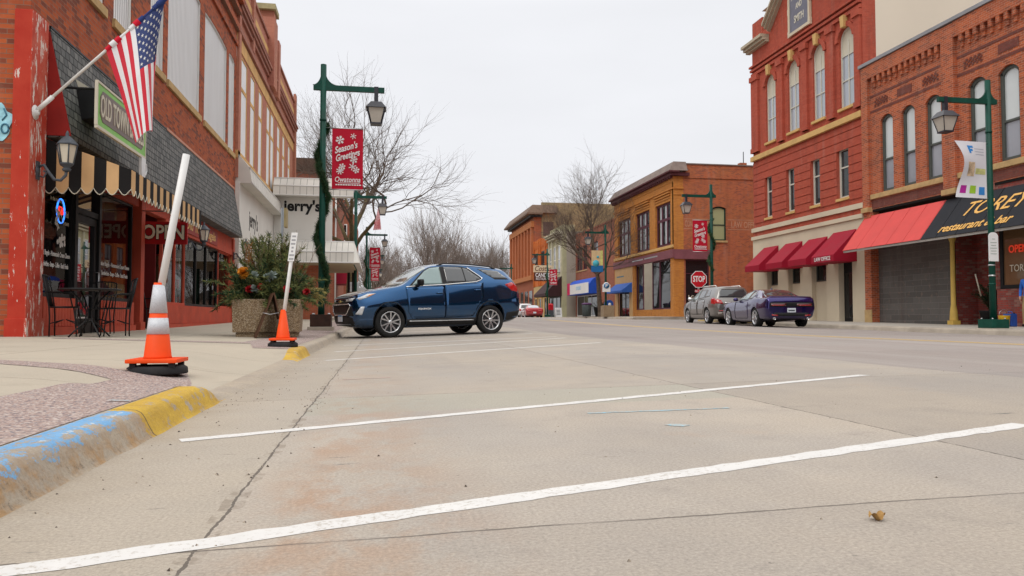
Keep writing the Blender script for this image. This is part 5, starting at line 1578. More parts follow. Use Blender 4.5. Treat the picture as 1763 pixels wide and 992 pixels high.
# faded lettering painted on the side wall
mb = MB()
for z in (6.72, 7.4): OS.box(mb, 20.75, 22.78, z, z + 0.045, 0.001, 0.004); OS.box(mb, 24.0, 26.4, z, z + 0.045, 0.001, 0.004)
mb.build('painted_band', paint('faded_cream_paint', (0.43, 0.22, 0.13), 0.9, 0.2, 2), ob)
M_FADE = paint('faded_letter_paint', (0.46, 0.24, 0.15), 0.9, 0.25, 3)
text_part('lettering', 'CONSTITUTION', 0.62, OS.mat(21.75, 7.07, 0.002), M_FADE, ob, sx=0.40, bold=0.02, ext=0.002)
text_part('lettering', 'LAW OFFICE', 0.62, OS.mat(25.35, 7.07, 0.002), M_FADE, ob, sx=0.62, bold=0.02, ext=0.002)
mb = MB(); OS.box(mb, FR + 0.73, 22.6, 0.3, 1.08, 0.002, 0.03); mb.build('base_panel', paint('base_red', (0.30, 0.05, 0.03), 0.6), ob)
mb = MB(); mb.tube([(25.3, O0 + 0.1, 11.4), (25.3, O0 + 0.1, 12.3)], 0.03, 5); mb.build('vent_pipe', M_BLACK, ob)

# ------------------------------------------------------------------ far right row
FB = Fr('X', 21.5, -1)
u = lambda px, X: at_x(px, 500, X)[0]
t = thing('recessed_brick_shop', 'plain brick shop with a rounded blue and white awning left of the orange corner building', 'shop', (21.5, 66, 0.45))
ua, ub = 64.02, u(990, 21.5)
mb = MB()
sw = [(u(1011, 21.5), u(1004, 21.5)), (u(1003, 21.5), u(993, 21.5)), (u(1030, 21.5), u(1018, 21.5))]
wall_open(mb, FB, ua, ub, 0.3, 9.7, [(min(a, b), max(a, b), 5.7, 8.3) for a, b in sw], 0.2)
mb.build('wall', M_FAR1, t)
for a, b in sw: window(FB, t, min(a, b), max(a, b), 5.7, 8.3, M_PLUM, M_GDARK, depth=0.1, fw=0.12, cols=2, bars=(0.5,), sill=M_STONE)
mb = MB(); FB.box(mb, ua, ub, 9.7, 9.85, -0.3, 0.06); mb.build('coping', M_FAR1, t)
ya, yb = u(1024, 21.5) - 2, u(995, 21.5)
mb = MB()
sec = [(0.02, 3.0)] + [(0.15 + 1.05 * sin(q * pi / 12), 3.35 + 1.3 * cos(q * pi / 12)) for q in range(0, 7)] + [(1.2, 3.0)]
mb.prism([FB.p(ya, z, d) for d, z in sec], (0, yb - ya, 0), 0)
o = mb.build('awning', [paint('royal_blue_canvas', (0.02, 0.09, 0.52), 0.6), M_WHITE], t)
mb = MB(); FB.box(mb, ya + 0.05, yb - 1.2, 3.05, 4.1, 1.202, 1.215); mb.build('awning_panel', M_WHITE, o)
text_part('lettering', 'STUDIO', 0.55, FB.mat((ya + yb) / 2 - 0.5, 3.6, 1.22), paint('sky_blue_letters', (0.15, 0.45, 0.7), 0.5), o)
mb = MB(); FB.box(mb, yb - 1.15, yb, 3.02, 4.3, 1.2, 1.214); mb.build('awning_panel', paint('pink_red_panel', (0.6, 0.02, 0.1), 0.6), o)
window(FB, t, ya, yb, 0.7, 2.95, M_TRIM, M_GDARK, depth=-0.08, fw=0.12, cols=3, bars=(), name='shop_window')

yg = 83.3
t = thing('pale_green_building', 'narrow pale green stone front with a grey rendered side wall', 'building', (FR, yg, 0.45))
GS = Fr('Y', yg, -1)
mb = MB(); mb.box(FR, FR + 14, yg, 90.3, 0.3, 10.3); mb.box(FR + 0.1, FR + 1.4, yg + 0.1, 90.2, 10.3, 11.0); mb.build('wall', paint('pale_green_stone', (0.44, 0.42, 0.26), 0.85, 0.15, 1, dirt=0.2), t)
mb = MB(); mb.box(FR + 0.45, FR + 14, yg - 0.02, yg - 0.002, 0.3, 10.2); mb.build('side_wall', paint('grey_cream_render', (0.37, 0.33, 0.27), 0.9, 0.1, 0.5, dirt=0.2), t)
mb = MB()
for z, d in ((9.9, 0.5), (10.1, 0.65), (9.6, 0.3)): RIGHT.box(mb, yg - 0.2, 90.4, z, z + 0.18, 0, d)
for q in (yg + 0.2, 85.7, 87.9, 89.8): RIGHT.box(mb, q, q + 0.35, 5.2, 9.6, 0, 0.16)
mb.build('cornice', paint('pale_stone_trim', (0.52, 0.49, 0.36), 0.8, 0.12, 2), t)
for q in (83.9, 86.1, 88.3): window(RIGHT, t, q + 0.2, q + 1.4, 5.6, 8.8, M_WHF, M_SKYG, depth=-0.07, fw=0.12, bars=(0.5,))
mb = MB(); mb.prism([RIGHT.p(yg + 0.4, z, d) for d, z in ((0.02, 5.2), (1.9, 3.3), (1.9, 3.0), (0.02, 3.0))], (0, 6.4, 0)); o = mb.build('awning', paint('dark_brown_canvas', (0.045, 0.018, 0.02), 0.7), t)
window(RIGHT, t, 84.2, 90.0, 0.5, 3.0, M_BLACK, M_GDARK, depth=-0.05, fw=0.15, cols=3, bars=(), name='shop_window')

t = thing('bright_orange_shop', 'bright orange brick shop between the pale green front and the tall pilastered block', 'shop', (FR, 90.4, 0.45))
mb = MB(); mb.box(FR, FR + 14, 90.42, 99.3, 4.6, 10.6)
for q in (90.5, 91.6, 94.8, 95.7, 98.9): RIGHT.box(mb, q, q + 0.3, 4.6, 10.58, 0, 0.2)
for k in range(12): RIGHT.box(mb, 90.6 + k * 0.72, 90.95 + k * 0.72, 9.5, 10.3, 0, 0.12)
mb.build('wall', brick('bright_orange_brick', (0.60, 0.17, 0.035), (0.52, 0.13, 0.03), (0.4, 0.13, 0.05), bw=0.25, bh=0.09, weather=0.05), t)
for q in (92.2, 96.2): window(RIGHT, t, q, q + 2.3, 5.6, 8.9, M_BLACK, M_GDARK, depth=-0.06, fw=0.15, bars=(0.5,), cols=2, sill=M_STONE)
mb = MB(); mb.box(FR + 0.02, FR + 14, 90.44, 99.3, 0.3, 4.59); RIGHT.box(mb, 90.5, 99.2, 3.2, 4.5, 0.0, 0.1); mb.build('shop_front', paint('tan_shop_front', (0.46, 0.33, 0.15), 0.7, 0.1, 2), t)
for q in (91.2, 94.3, 97): window(RIGHT, t, q, q + 1.5, 0.6, 3.1, M_TERRA, M_GDARK, depth=-0.1, fw=0.1, bars=(), name='shop_window')

yk = 99.4
t = thing('pilastered_block', 'tall brown red block with vertical pilasters, overhanging cornice and tan brick side wall', 'building', (FR, yk, 0.45))
M_BRN = brick('brown_red_brick', (0.36, 0.105, 0.05), (0.30, 0.085, 0.04), (0.28, 0.13, 0.09), bw=0.25, bh=0.09, weather=0.1)
mb = MB(); mb.box(FR, FR + 3, yk, 117, 0.3, 14.1)
mb.build('wall', M_BRN, t)
mb = MB()
for k in range(8):
    q = yk + 0.3 + k * 2.35
    RIGHT.box(mb, q, q + 0.75, 6.2, 12.6, 0, 0.35, 0)
RIGHT.box(mb, yk, 117, 12.6, 13.4, 0, 0.4, 1); RIGHT.box(mb, yk, 117, 5.6, 6.2, 0, 0.4, 1)
mb.build('pilasters', [brick('pilaster_brick', (0.48, 0.155, 0.06), (0.42, 0.13, 0.05), (0.3, 0.13, 0.09), bw=0.25, bh=0.09, weather=0.05), paint('ochre_band', (0.42, 0.16, 0.06), 0.8, 0.1, 2)], t)
mb = MB()
RIGHT.box(mb, yk - 0.5, 117.3, 13.9, 14.2, -1, 0.6, 1)
RIGHT.box(mb, yk - 1.0, 117.8, 14.2, 14.4, -1, 1.1, 0); mb.hexa([RIGHT.p(yk - 1.0, 14.4, 1.1), RIGHT.p(117.8, 14.4, 1.1), RIGHT.p(117.8, 14.4, -3), RIGHT.p(yk - 1.0, 14.4, -3), RIGHT.p(yk - 0.4, 15.5, 0.3), RIGHT.p(117.2, 15.5, 0.3), RIGHT.p(117.2, 15.5, -3), RIGHT.p(yk - 0.4, 15.5, -3)])
mb.build('cornice', [paint('brown_tin_cornice', (0.16, 0.105, 0.075), 0.7, 0.2, 1), M_BLACK], t)
KS = Fr('Y', yk, -1)
mb = MB(); KS.box(mb, FR + 1.0, FR + 14, 0.3, 15.9, -0.3, 0.1); KS.box(mb, FR + 14, FR + 21, 0.3, 15.0, -0.3, 0.1); KS.box(mb, FR + 21, FR + 30, 0.3, 14.0, -0.3, 0.1); mb.build('side_wall', brick('tan_side_brick', (0.33, 0.26, 0.14), (0.28, 0.22, 0.12), (0.27, 0.22, 0.15), bw=0.3, bh=0.1, weather=0.15), t)
mb = MB()
for q in range(5): RIGHT.box(mb, 100.5 + q * 3.3, 102.6 + q * 3.3, 0.5, 4.2, 0.0, 0.05)
mb.build('shop_window', M_GDARK, t)
mb = MB(); KS.box(mb, FR + 1.2, FR + 2.6, 11.4, 13.3, 0.102, 0.12); mb.build('painted_sign', paint('dark_panel', (0.10, 0.065, 0.06), 0.8, 0.2, 2), t)
# ------------------------------------------------------------------ street lamps, banners, garlands
M_GRN = paint('dark_green_enamel', (0.006, 0.060, 0.042), 0.45, 0.2, 6, dirt=0.1)
M_LBLK = paint('black_lantern_hood', (0.018, 0.018, 0.028), 0.4, 0.2, 9)
M_LGLS = paint('milky_lantern_glass', (0.50, 0.46, 0.40), 0.2, 0.06, 5)
M_BRNB = paint('dark_brown_base', (0.045, 0.022, 0.016), 0.7, 0.3, 6, dirt=0.2)
M_BAN = paint('red_banner_cloth', (0.47, 0.006, 0.028), 0.7, 0.05, 2)
M_BANW = paint('white_banner_print', (0.80, 0.78, 0.78), 0.7, 0.03, 2)

def street_lamp(loc, arm, label, base_mat=M_GRN, h=7.15, bz=(0.10, 0.42)):
    t = thing('street_lamp', label, 'street lamp', loc, 0, 'green street lamps along the street')
    B = lambda mb, nm, m, par=None, **k: mb.build(nm, m, par or t, world=False, **k)
    mb = MB(); mb.box(-0.27, 0.27, -0.27, 0.27, *bz); b = B(mb, 'base_box', base_mat, bevel=0.012)
    mb = MB(); mb.box(-0.33, 0.33, -0.33, 0.33, -0.1, bz[0] - 0.002); B(mb, 'footing', M_KR, bevel=0.015)
    mb = MB()
    for x in (-0.2, 0.2):
        for y in (-0.2, 0.2): mb.lathe([(0.025, 0.0), (0.025, 0.03), (0.0, 0.04)], (x, y, bz[1]), 8)
    B(mb, 'bolts', M_SILVER, b)
    mb = MB(); mb.tube([(0, 0, bz[1]), (0, 0, 3.0), (0, 0, h)], [0.088, 0.085, 0.078], 12)
    for z in (1.25, 5.62): mb.lathe([(0.088, z), (0.095, z), (0.095, z + 0.05), (0.088, z + 0.05)], n=12)
    B(mb, 'pole', M_GRN)
    za = 6.52
    mb = MB(); xs = sorted((-arm * 0.26, arm * 1.62)); mb.box(xs[0], xs[1], -0.05, 0.05, za - 0.07, za + 0.07)
    for sg, L in ((1, 0.34), (-1, 0.22)):
        pts = [(0.05 * sg, za + 0.07)] + [(sg * (0.06 + L * (1 - sin(q * pi / 16))), za + 0.07 + 0.36 * (1 - cos(q * pi / 16))) for q in range(0, 9)] + [(0.05 * sg, za + 0.43)]
        mb.prism([(x * arm, -0.028, z) for x, z in pts], (0, 0.056, 0))
    B(mb, 'arm', M_GRN)
    x0 = arm * 1.40
    mb = MB(); mb.box(x0 - 0.055, x0 + 0.055, -0.06, 0.06, za - 0.34, za + 0.085)
    z = za - 0.36
    mb.hexa([(x0 - .27, -.27, z - .16), (x0 + .27, -.27, z - .16), (x0 + .27, .27, z - .16), (x0 - .27, .27, z - .16), (x0 - .14, -.14, z + .02), (x0 + .14, -.14, z + .02), (x0 + .14, .14, z + .02), (x0 - .14, .14, z + .02)])
    for sx in (-1, 1):
        for sy in (-1, 1): mb.tube([(x0 + sx * .225, sy * .225, z - .16), (x0 + sx * .135, sy * .135, z - .55)], 0.016, 4)
    mb.box(x0 - .15, x0 + .15, -.15, .15, z - .59, z - .55)
    ln = B(mb, 'lantern', M_LBLK)
    mb = MB(); mb.hexa([(x0 - .128, -.128, z - .549), (x0 + .128, -.128, z - .549), (x0 + .128, .128, z - .549), (x0 - .128, .128, z - .549), (x0 - .215, -.215, z - .162), (x0 + .215, -.215, z - .162), (x0 + .215, .215, z - .162), (x0 - .215, .215, z - .162)]); B(mb, 'lamp_glass', M_LGLS, ln)
    return t

def snowflake(mb, x, z, r, y, rot=0.0, n=6, full=True):
    for k in range(n):
        a = rot + k * 2 * pi / n
        d = Vector((cos(a), 0, sin(a))); q = Vector((-sin(a), 0, cos(a)))
        c = Vector((x, y, z)); w = r * 0.13
        mb.face([c - q * w * 0.6, c + d * r - q * w, c + d * r + q * w, c + q * w * 0.6])
        if full:
            for f, l in ((0.55, 0.34), (0.85, 0.26)):
                for sg in (-1, 1):
                    e = (d * 0.6 + q * sg).normalized() * r * l
                    o = c + d * r * f; s2 = Vector((0, -0.0006, 0))
                    mb.face([o + s2 - d * w * 0.7, o + s2 + e - d * w * 0.7, o + s2 + e + d * w * 0.7, o + s2 + d * w * 0.7])

def season_banner(loc, sgn, label):               # hangs beside a pole, facing down the street
    X, Y, Z = loc
    t = thing('banner', label, 'banner', loc, 0, 'red season banners on the lamp posts')
    x0, x1 = (X + sgn * 0.24, X + sgn * 1.06); x0, x1 = min(x0, x1), max(x0, x1)
    w, h = x1 - x0, 1.64
    mb = MB()
    mb.grid(lambda u, v: (x0 + w * u, Y + 0.012 * sin(u * 5) * sin(v * 4), Z + h * v), lin(0, 1, 0.1), lin(0, 1, 0.1))
    mb.grid(lambda u, v: (x0 + w * u, Y + 0.006 + 0.012 * sin(u * 5) * sin(v * 4), Z + h * v), lin(0, 1, 0.1), lin(0, 1, 0.1))
    mb.build('cloth', M_BAN, t)
    mb = MB(); yy = Y - 0.016
    for u, v, r, full, n in ((0.25, 0.81, 0.11, True, 6), (0.68, 0.88, 0.08, False, 6), (0.70, 0.49, 0.095, True, 6), (0.33, 0.37, 0.085, True, 6), (0.26, 0.30, 0.10, False, 8), (0.66, 0.375, 0.10, False, 6), (0.78, 0.32, 0.085, True, 6)):
        snowflake(mb, x0 + w * u, Z + h * v, r, yy, 0.3, n, full)
    mb.build('snowflakes', M_BANW, t, norm=False)
    R = Vector((cos(0.30), 0, sin(0.30)))
    U = Vector((-sin(0.30) + 0.25, 0, 1)).normalized()
    for tx, v, sx, s, du in (("Season's", 0.685, 0.92, 0.25, -0.05), ('Greetings', 0.555, 0.84, 0.25, 0.0)):
        M = Matrix((R, U - R * U.dot(R) * 0, R.cross(U).normalized())).transposed().to_4x4(); M.translation = Vector((x0 + w * (0.5 + du), yy - 0.003, Z + h * v))
        text_part('lettering', tx, s, M, M_BANW, t, sx=sx * 0.80, bold=0.022, ext=0.001, shear=0.15)
    text_part('lettering', 'Owatonna', 0.20, frame_matrix((x0 + w * 0.5, yy - 0.003, Z + h * 0.155), (1, 0, 0), (0, 0, 1)), M_BANW, t, sx=0.80, bold=0.012, ext=0.001, shear=0.2)
    mb = MB(); mb.box(x0 + w * .2, x0 + w * .9, yy - 0.001, yy, Z + h * .098, Z + h * .106)
    rng = random.Random(5)
    u = 0.12
    while u < 0.9:
        q = rng.uniform(0.03, 0.07); mb.box(x0 + w * u, x0 + w * (u + q), yy - 0.001, yy, Z + h * .062, Z + h * .082); u += q + 0.018
    mb.build('small_print', M_BANW, t)
    mb = MB()
    for z in (Z + h + 0.01, Z - 0.01): mb.tube([(X, Y, z), (x1 if sgn > 0 else x0, Y, z)], 0.016, 6)
    mb.build('bracket', M_SILVER, t)
    return t

M_PINE = paint('dark_garland_needles', (0.018, 0.050, 0.020), 0.8, 0.4, 9)
M_PINE2 = paint('mid_green_needles', (0.045, 0.085, 0.030), 0.8, 0.4, 9)
def garland(loc, z0, z1, turns, label, r=0.14, n=2600, seed=1, amp=0.15):
    X, Y, Z = loc
    t = tag_root = None
    rng = random.Random(seed)
    mb = MB()
    pth = []
    for i in range(90):
        f = i / 89; a = f * turns * 2 * pi + 0.6
        pth.append(Vector((X + (amp + 0.03 * sin(i * 0.9)) * cos(a), Y + amp * sin(a), Z + z1 + (z0 - z1) * f)))
    mb.tube(pth, 0.06, 6)
    for k in range(n):
        p = pth[rng.randrange(89)].lerp(pth[min(89, rng.randrange(89) + 1)], 0.0) + Vector((rng.uniform(-.02, .02), rng.uniform(-.02, .02), rng.uniform(-.03, .03)))
        d = Vector((rng.gauss(0, 1), rng.gauss(0, 1), rng.gauss(0, 1))).normalized()
        L = r * rng.uniform(0.55, 1.05); s2 = d.orthogonal().normalized() * 0.013
        mb.face([p - s2, p + s2, p + d * L], 1 if rng.random() < 0.45 else 0)
    o = mb.build('garland', [M_PINE, M_PINE2], None, norm=False)
    return tag(o, label, 'garland', 'evergreen garlands on the lamp posts')

XL = -1.55
LAMPS = [(XL, 21.0), (-1.32, 41.5), (-1.10, 61.5), (-1.25, 82), (-1.4, 106)]
lab = ['tall green lamp post beside the blue car, red banner and garland on its pole', 'green lamp post without banner just behind the white slatted canopy', 'green lamp post with the second red banner down the left pavement', 'smaller looking green lamp post with the third red banner on the left', 'farthest green lamp post on the left pavement']
for k, (x, y) in enumerate(LAMPS):
    zz = z_walk(x, y)
    if k == 0: proto = street_lamp((x, y, zz), 1, lab[0], M_BRNB)
    else: copy_thing(proto, (x, y, zz), 0, lab[k])
season_banner((XL, 21.0, 3.97), 1, 'largest red snowflake banner, on the lamp post by the blue car')
season_banner((-1.10, 61.5, 4.45), 1, 'red season banner above the bonnet of the blue car, second along the left pavement')
season_banner((-1.25, 82, 4.45), 1, 'small red season banner low behind the blue car windscreen')
garland((XL, 21, 0.2), 0.75, 5.5, 2.2, 'thick dark evergreen garland spiralling up the nearest left lamp post', 0.155, 9000, 1, 0.135)
garland((-1.10, 61.5, 0.55), 0.9, 5.2, 2.4, 'evergreen garland on the lamp post with the second red banner', 0.17, 900, 2)
RL = [(17.2, 19.25), (17.25, 38.15), (17.2, 57.4), (17.2, 78.5), (17.2, 101)]
labr = ['green lamp post before the restaurant awning carrying a wind blown white banner', 'green lamp post at the side street with red banner, garland and stop sign', 'green lamp post by the recessed brick shop with a tan and blue banner', 'green lamp post beside the red coupe with a red banner on its right', 'farthest green lamp post on the right pavement']
protor = street_lamp((17.2, 19.25, z_walk_r(17.2, 19.25)), -1, labr[0], M_GRN, 7.15, (0.02, 0.27))
for (x, y), l in list(zip(RL, labr))[1:]:
    copy_thing(protor, (x, y, z_walk_r(x, y)), 0, l)
season_banner((17.25, 38.13, 4.03), -1, 'red season banner on the lamp post above the stop sign')
season_banner((17.2, 78.5, 4.0), 1, 'red season banner beside the candy shop sign')
garland((17.25, 38.15, 0.4), 2.6, 5.4, 1.7, 'evergreen garland on the lamp post over the stop sign', 0.17, 1500, 3)
garland((17.2, 78.5, 0.6), 1.9, 5.0, 1.7, 'evergreen garland on the lamp post by the candy shop sign', 0.17, 500, 4)

# wind blown white banner
bx0, bz1 = at_y(1647, 243, 19.2); bx1, _ = at_y(1697, 243, 19.2); bz0 = at_y(1647, 337, 19.2)[1]
t = thing('banner', 'white banner with a blue letter F and three coloured squares, blown sideways', 'banner', (bx1, 19.2, bz0))
def wb(u, v, off=0.0):
    x = bx0 + (bx1 - bx0) * u; z = bz0 + (bz1 - bz0) * v
    k = (1 - u)
    return (x + 0.20 * k * sin(v * pi) * 1.0 - 0.03 * k, 19.2 - off + 0.10 * k * sin(v * 2 * pi + 0.5), z - 0.06 * u * (1 - v) + 0.06 * k * (v - 0.5))
mb = MB(); mb.grid(wb, lin(0, 1, 0.08), lin(0, 1, 0.06)); mb.grid(lambda u, v: wb(u, v, -0.006), lin(0, 1, 0.08), lin(0, 1, 0.06)); mb.build('cloth', paint('white_banner_cloth', (0.66, 0.66, 0.70), 0.6, 0.03, 2), t)
def wpatch(nm, u0, u1, v0, v1, m):
    q = MB(); q.grid(lambda u, v: wb(u, v, 0.006), lin(u0, u1, 0.05), lin(v0, v1, 0.05)); return q.build(nm, m, t, norm=False)
M_MAG = paint('magenta_print', (0.36, 0.02, 0.25), 0.6); M_LIM = paint('lime_print', (0.30, 0.50, 0.04), 0.6); M_BLU = paint('blue_print', (0.04, 0.22, 0.55), 0.6)
wpatch('print', 0.10, 0.30, 0.08, 0.22, M_MAG); wpatch('print', 0.42, 0.62, 0.08, 0.22, M_LIM); wpatch('print', 0.73, 0.92, 0.06, 0.20, M_BLU)
wpatch('letter', 0.32, 0.40, 0.78, 0.92, M_BLU); wpatch('letter', 0.40, 0.52, 0.88, 0.92, M_BLU); wpatch('letter', 0.40, 0.48, 0.82, 0.86, M_BLU)
for v in (0.86, 0.81, 0.76): wpatch('small_print', 0.55, 0.9, v, v + 0.012, paint('grey_print', (0.4, 0.42, 0.48), 0.6))
wpatch('picture', 0.2, 0.48, 0.38, 0.62, paint('tan_picture', (0.55, 0.42, 0.28), 0.6, 0.5, 8)); wpatch('picture', 0.52, 0.95, 0.42, 0.52, paint('olive_picture', (0.52, 0.52, 0.22), 0.6, 0.3, 8))
mb = MB()
for z in (bz1 - 0.01, bz0 - 0.05): mb.tube([(17.2, 19.25, z), (bx1 - 0.08, 19.21, z)], 0.014, 6)
mb.build('bracket', M_SILVER, t)
# tan banner on the third right lamp
t = thing('banner', 'tan and yellow banner with blue lower edge on the lamp post by the brick shop', 'banner', (16.2, 57.3, 4.1))
mb = MB(); mb.box(16.05, 16.95, 57.3, 57.31, 4.1, 5.75); mb.build('cloth', paint('tan_banner_cloth', (0.62, 0.46, 0.26), 0.7), t)
mb = MB(); mb.box(16.75, 16.95, 57.292, 57.298, 4.6, 5.75); mb.build('print', paint('yellow_print', (0.62, 0.6, 0.2), 0.7), t)
mb = MB(); mb.box(16.02, 16.98, 57.285, 57.29, 4.08, 4.58); mb.build('print', paint('deep_blue_print', (0.02, 0.14, 0.36), 0.7), t)
mb = MB(); mb.lathe([(0, -0.02), (0.26, -0.02), (0.26, -0.01), (0, -0.01)], (16.4, 57.3, 4.75), 14, axis='Y'); mb.lathe([(0, -0.03), (0.1, -0.03), (0.1, -0.02), (0, -0.02)], (16.55, 57.3, 5.25), 10, axis='Y'); mb.build('print', paint('teal_print', (0.08, 0.42, 0.52), 0.7), t)

# ------------------------------------------------------------------ signs
def octagon(r): return [(r * cos(pi / 8 + k * pi / 4), r * sin(pi / 8 + k * pi / 4)) for k in range(8)]
M_SRED = paint('stop_sign_red', (0.50, 0.010, 0.022), 0.45, 0.04, 2); M_SWH = paint('sign_white', (0.78, 0.78, 0.78), 0.45, 0.03, 2)
M_BACK = paint('aluminium_sign_back', (0.50, 0.52, 0.54), 0.5, 0.08, 3)
sx, sz = at_y(1203, 481, 37.95)
t = thing('stop_sign', 'red STOP sign with an ALL WAY plate below, in front of the orange building', 'stop sign', (sx, 37.95, sz))
mb = MB(); mb.prism([(sx + x, 37.93, sz + z) for x, z in octagon(0.47)], (0, 0.008, 0)); mb.build('border', M_SWH, t)
mb = MB(); mb.prism([(sx + x, 37.924, sz + z) for x, z in octagon(0.435)], (0, 0.004, 0)); mb.build('face', M_SRED, t)
text_part('lettering', 'STOP', 0.42, frame_matrix((sx, 37.92, sz), (1, 0, 0), (0, 0, 1)), M_SWH, t, sx=0.66, bold=0.03, ext=0.001)
mb = MB(); mb.box(sx - 0.22, sx + 0.24, 37.93, 37.938, sz - 0.70, sz - 0.54); pl = mb.build('plate', M_SRED, t)
text_part('lettering', 'ALL WAY', 0.14, frame_matrix((sx + 0.01, 37.928, sz - 0.62), (1, 0, 0), (0, 0, 1)), M_SWH, t, sx=0.8, bold=0.02, ext=0.001)
mb = MB(); mb.box(sx - 0.02, sx + 0.04, 37.945, 38.06, sz - 0.7, sz + 0.3); mb.build('bracket', M_SILVER, t)
p0 = at_y(1709, 400, 19.1); p1 = at_y(1709, 450, 19.1)
t = thing('parking_sign', 'tall white round topped notice sign strapped to the right lamp post', 'sign', (p0[0], 19.1, p1[1]))
w = 0.155; xx = p0[0]
pts = [(xx - w, p1[1]), (xx + w, p1[1]), (xx + w, p0[1] - 0.12)] + [(xx + w * cos(q * pi / 10), p0[1] - 0.12 + 0.12 * sin(q * pi / 10)) for q in range(1, 10)] + [(xx - w, p0[1] - 0.12)]
mb = MB(); mb.prism([(x, 19.08, z) for x, z in pts], (0, 0.012, 0)); mb.build('panel', M_SWH, t)
mb = MB()
for k, (z, q) in enumerate(((0.62, 0.05), (0.52, 0.10), (0.44, 0.08), (0.36, 0.11), (0.28, 0.09), (0.2, 0.1))): mb.box(xx - q, xx + q, 19.074, 19.078, p1[1] + z, p1[1] + z + 0.022)
mb.build('small_print', paint('pale_green_print', (0.42, 0.48, 0.44), 0.6), t)
mb = MB()
for z in (p1[1] - 0.12, p1[1] - 0.42): mb.lathe([(0.09, 0), (0.1, 0), (0.1, 0.04), (0.09, 0.04)], (17.2, 19.25, z), 12)
mb.build('strap', M_SILVER, t)
for (px, py, Y, kind, l) in ((609, 494, 46.0, 0, 'pale rectangular sign back beyond the white canopy'), (624, 504, 54.0, 1, 'grey octagonal back of a stop sign left of the blue car')):
    x, z = at_y(px, py, Y)
    t = thing('traffic_sign', l, 'sign', (x, Y, z))
    mb = MB()
    if kind: mb.prism([(x + a, Y, z + b) for a, b in octagon(0.40)], (0, 0.01, 0))
    else: mb.box(x - 0.33, x + 0.33, Y, Y + 0.01, z - 0.28, z + 0.28)
    mb.build('panel', M_BACK, t)
    mb = MB(); mb.tube([(x + 0.02, Y + 0.03, z_walk(x, Y) - 0.05), (x + 0.02, Y + 0.03, z + 0.35)], 0.025, 6); mb.build('post', M_BACK, t)
t = thing('parking_sign', 'white sign with a round blue parking emblem near the blue awnings', 'sign', (17.1, 57.0, 3.0))
x, z = at_y(1044, 495, 57.1)
mb = MB(); mb.box(x - 0.32, x + 0.32, 57.09, 57.1, z - 0.35, z + 0.22); mb.lathe([(0, -0.012), (0.26, -0.012), (0.26, 0.0), (0, 0.0)], (x, 57.1, z + 0.15), 20, axis='Y'); mb.build('panel', M_SWH, t)
mb = MB(); mb.lathe([(0, -0.02), (0.21, -0.02), (0.21, -0.013), (0, -0.013)], (x, 57.1, z + 0.12), 20, axis='Y'); mb.build('emblem', paint('emblem_blue', (0.02, 0.17, 0.40), 0.5), t)
text_part('lettering', 'P', 0.36, frame_matrix((x, 57.075, z + 0.12), (1, 0, 0), (0, 0, 1)), M_SWH, t, bold=0.03, ext=0.001)
# candy shop blade sign
Yc = 84.0
xa, za = at_y(919, 484, Yc); xb, zb = at_y(943, 457, Yc)
t = thing('candy_sign', 'cream and brown blade sign reading Costas CANDIES RESTAURANT', 'sign', (xa, Yc, za))
zm = za + (zb - za) * 0.56
mb = MB(); mb.box(xa, xb + 0.6, Yc, Yc + 0.2, zm, zb); mb.build('panel', paint('cream_sign', (0.66, 0.54, 0.36), 0.5), t)
mb = MB(); mb.box(xa + 0.05, xb + 0.6, Yc + 0.01, Yc + 0.19, za, zm - 0.01); mb.build('panel', paint('brown_sign', (0.10, 0.025, 0.012), 0.5), t)
text_part('lettering', 'Costas', 0.8, frame_matrix(((xa + xb) / 2 + 0.2, Yc - 0.005, (zm + zb) / 2), (1, 0, 0), (0, 0, 1)), paint('brown_letters', (0.14, 0.05, 0.03), 0.5), t, sx=0.85, shear=0.3, bold=0.01)
text_part('lettering', 'CANDIES', 0.62, frame_matrix(((xa + xb) / 2 + 0.3, Yc - 0.003, za + (zm - za) * 0.66), (1, 0, 0), (0, 0, 1)), M_SWH, t, sx=0.72, bold=0.02)
text_part('lettering', 'RESTAURANT', 0.42, frame_matrix(((xa + xb) / 2 + 0.3, Yc - 0.003, za + (zm - za) * 0.25), (1, 0, 0), (0, 0, 1)), M_SWH, t, sx=0.66)
mb = MB(); mb.tube([(xb + 0.6, Yc + 0.1, zm), (20.0, Yc + 0.1, zm)], 0.04, 6); mb.build('arm', M_BLACK, t)

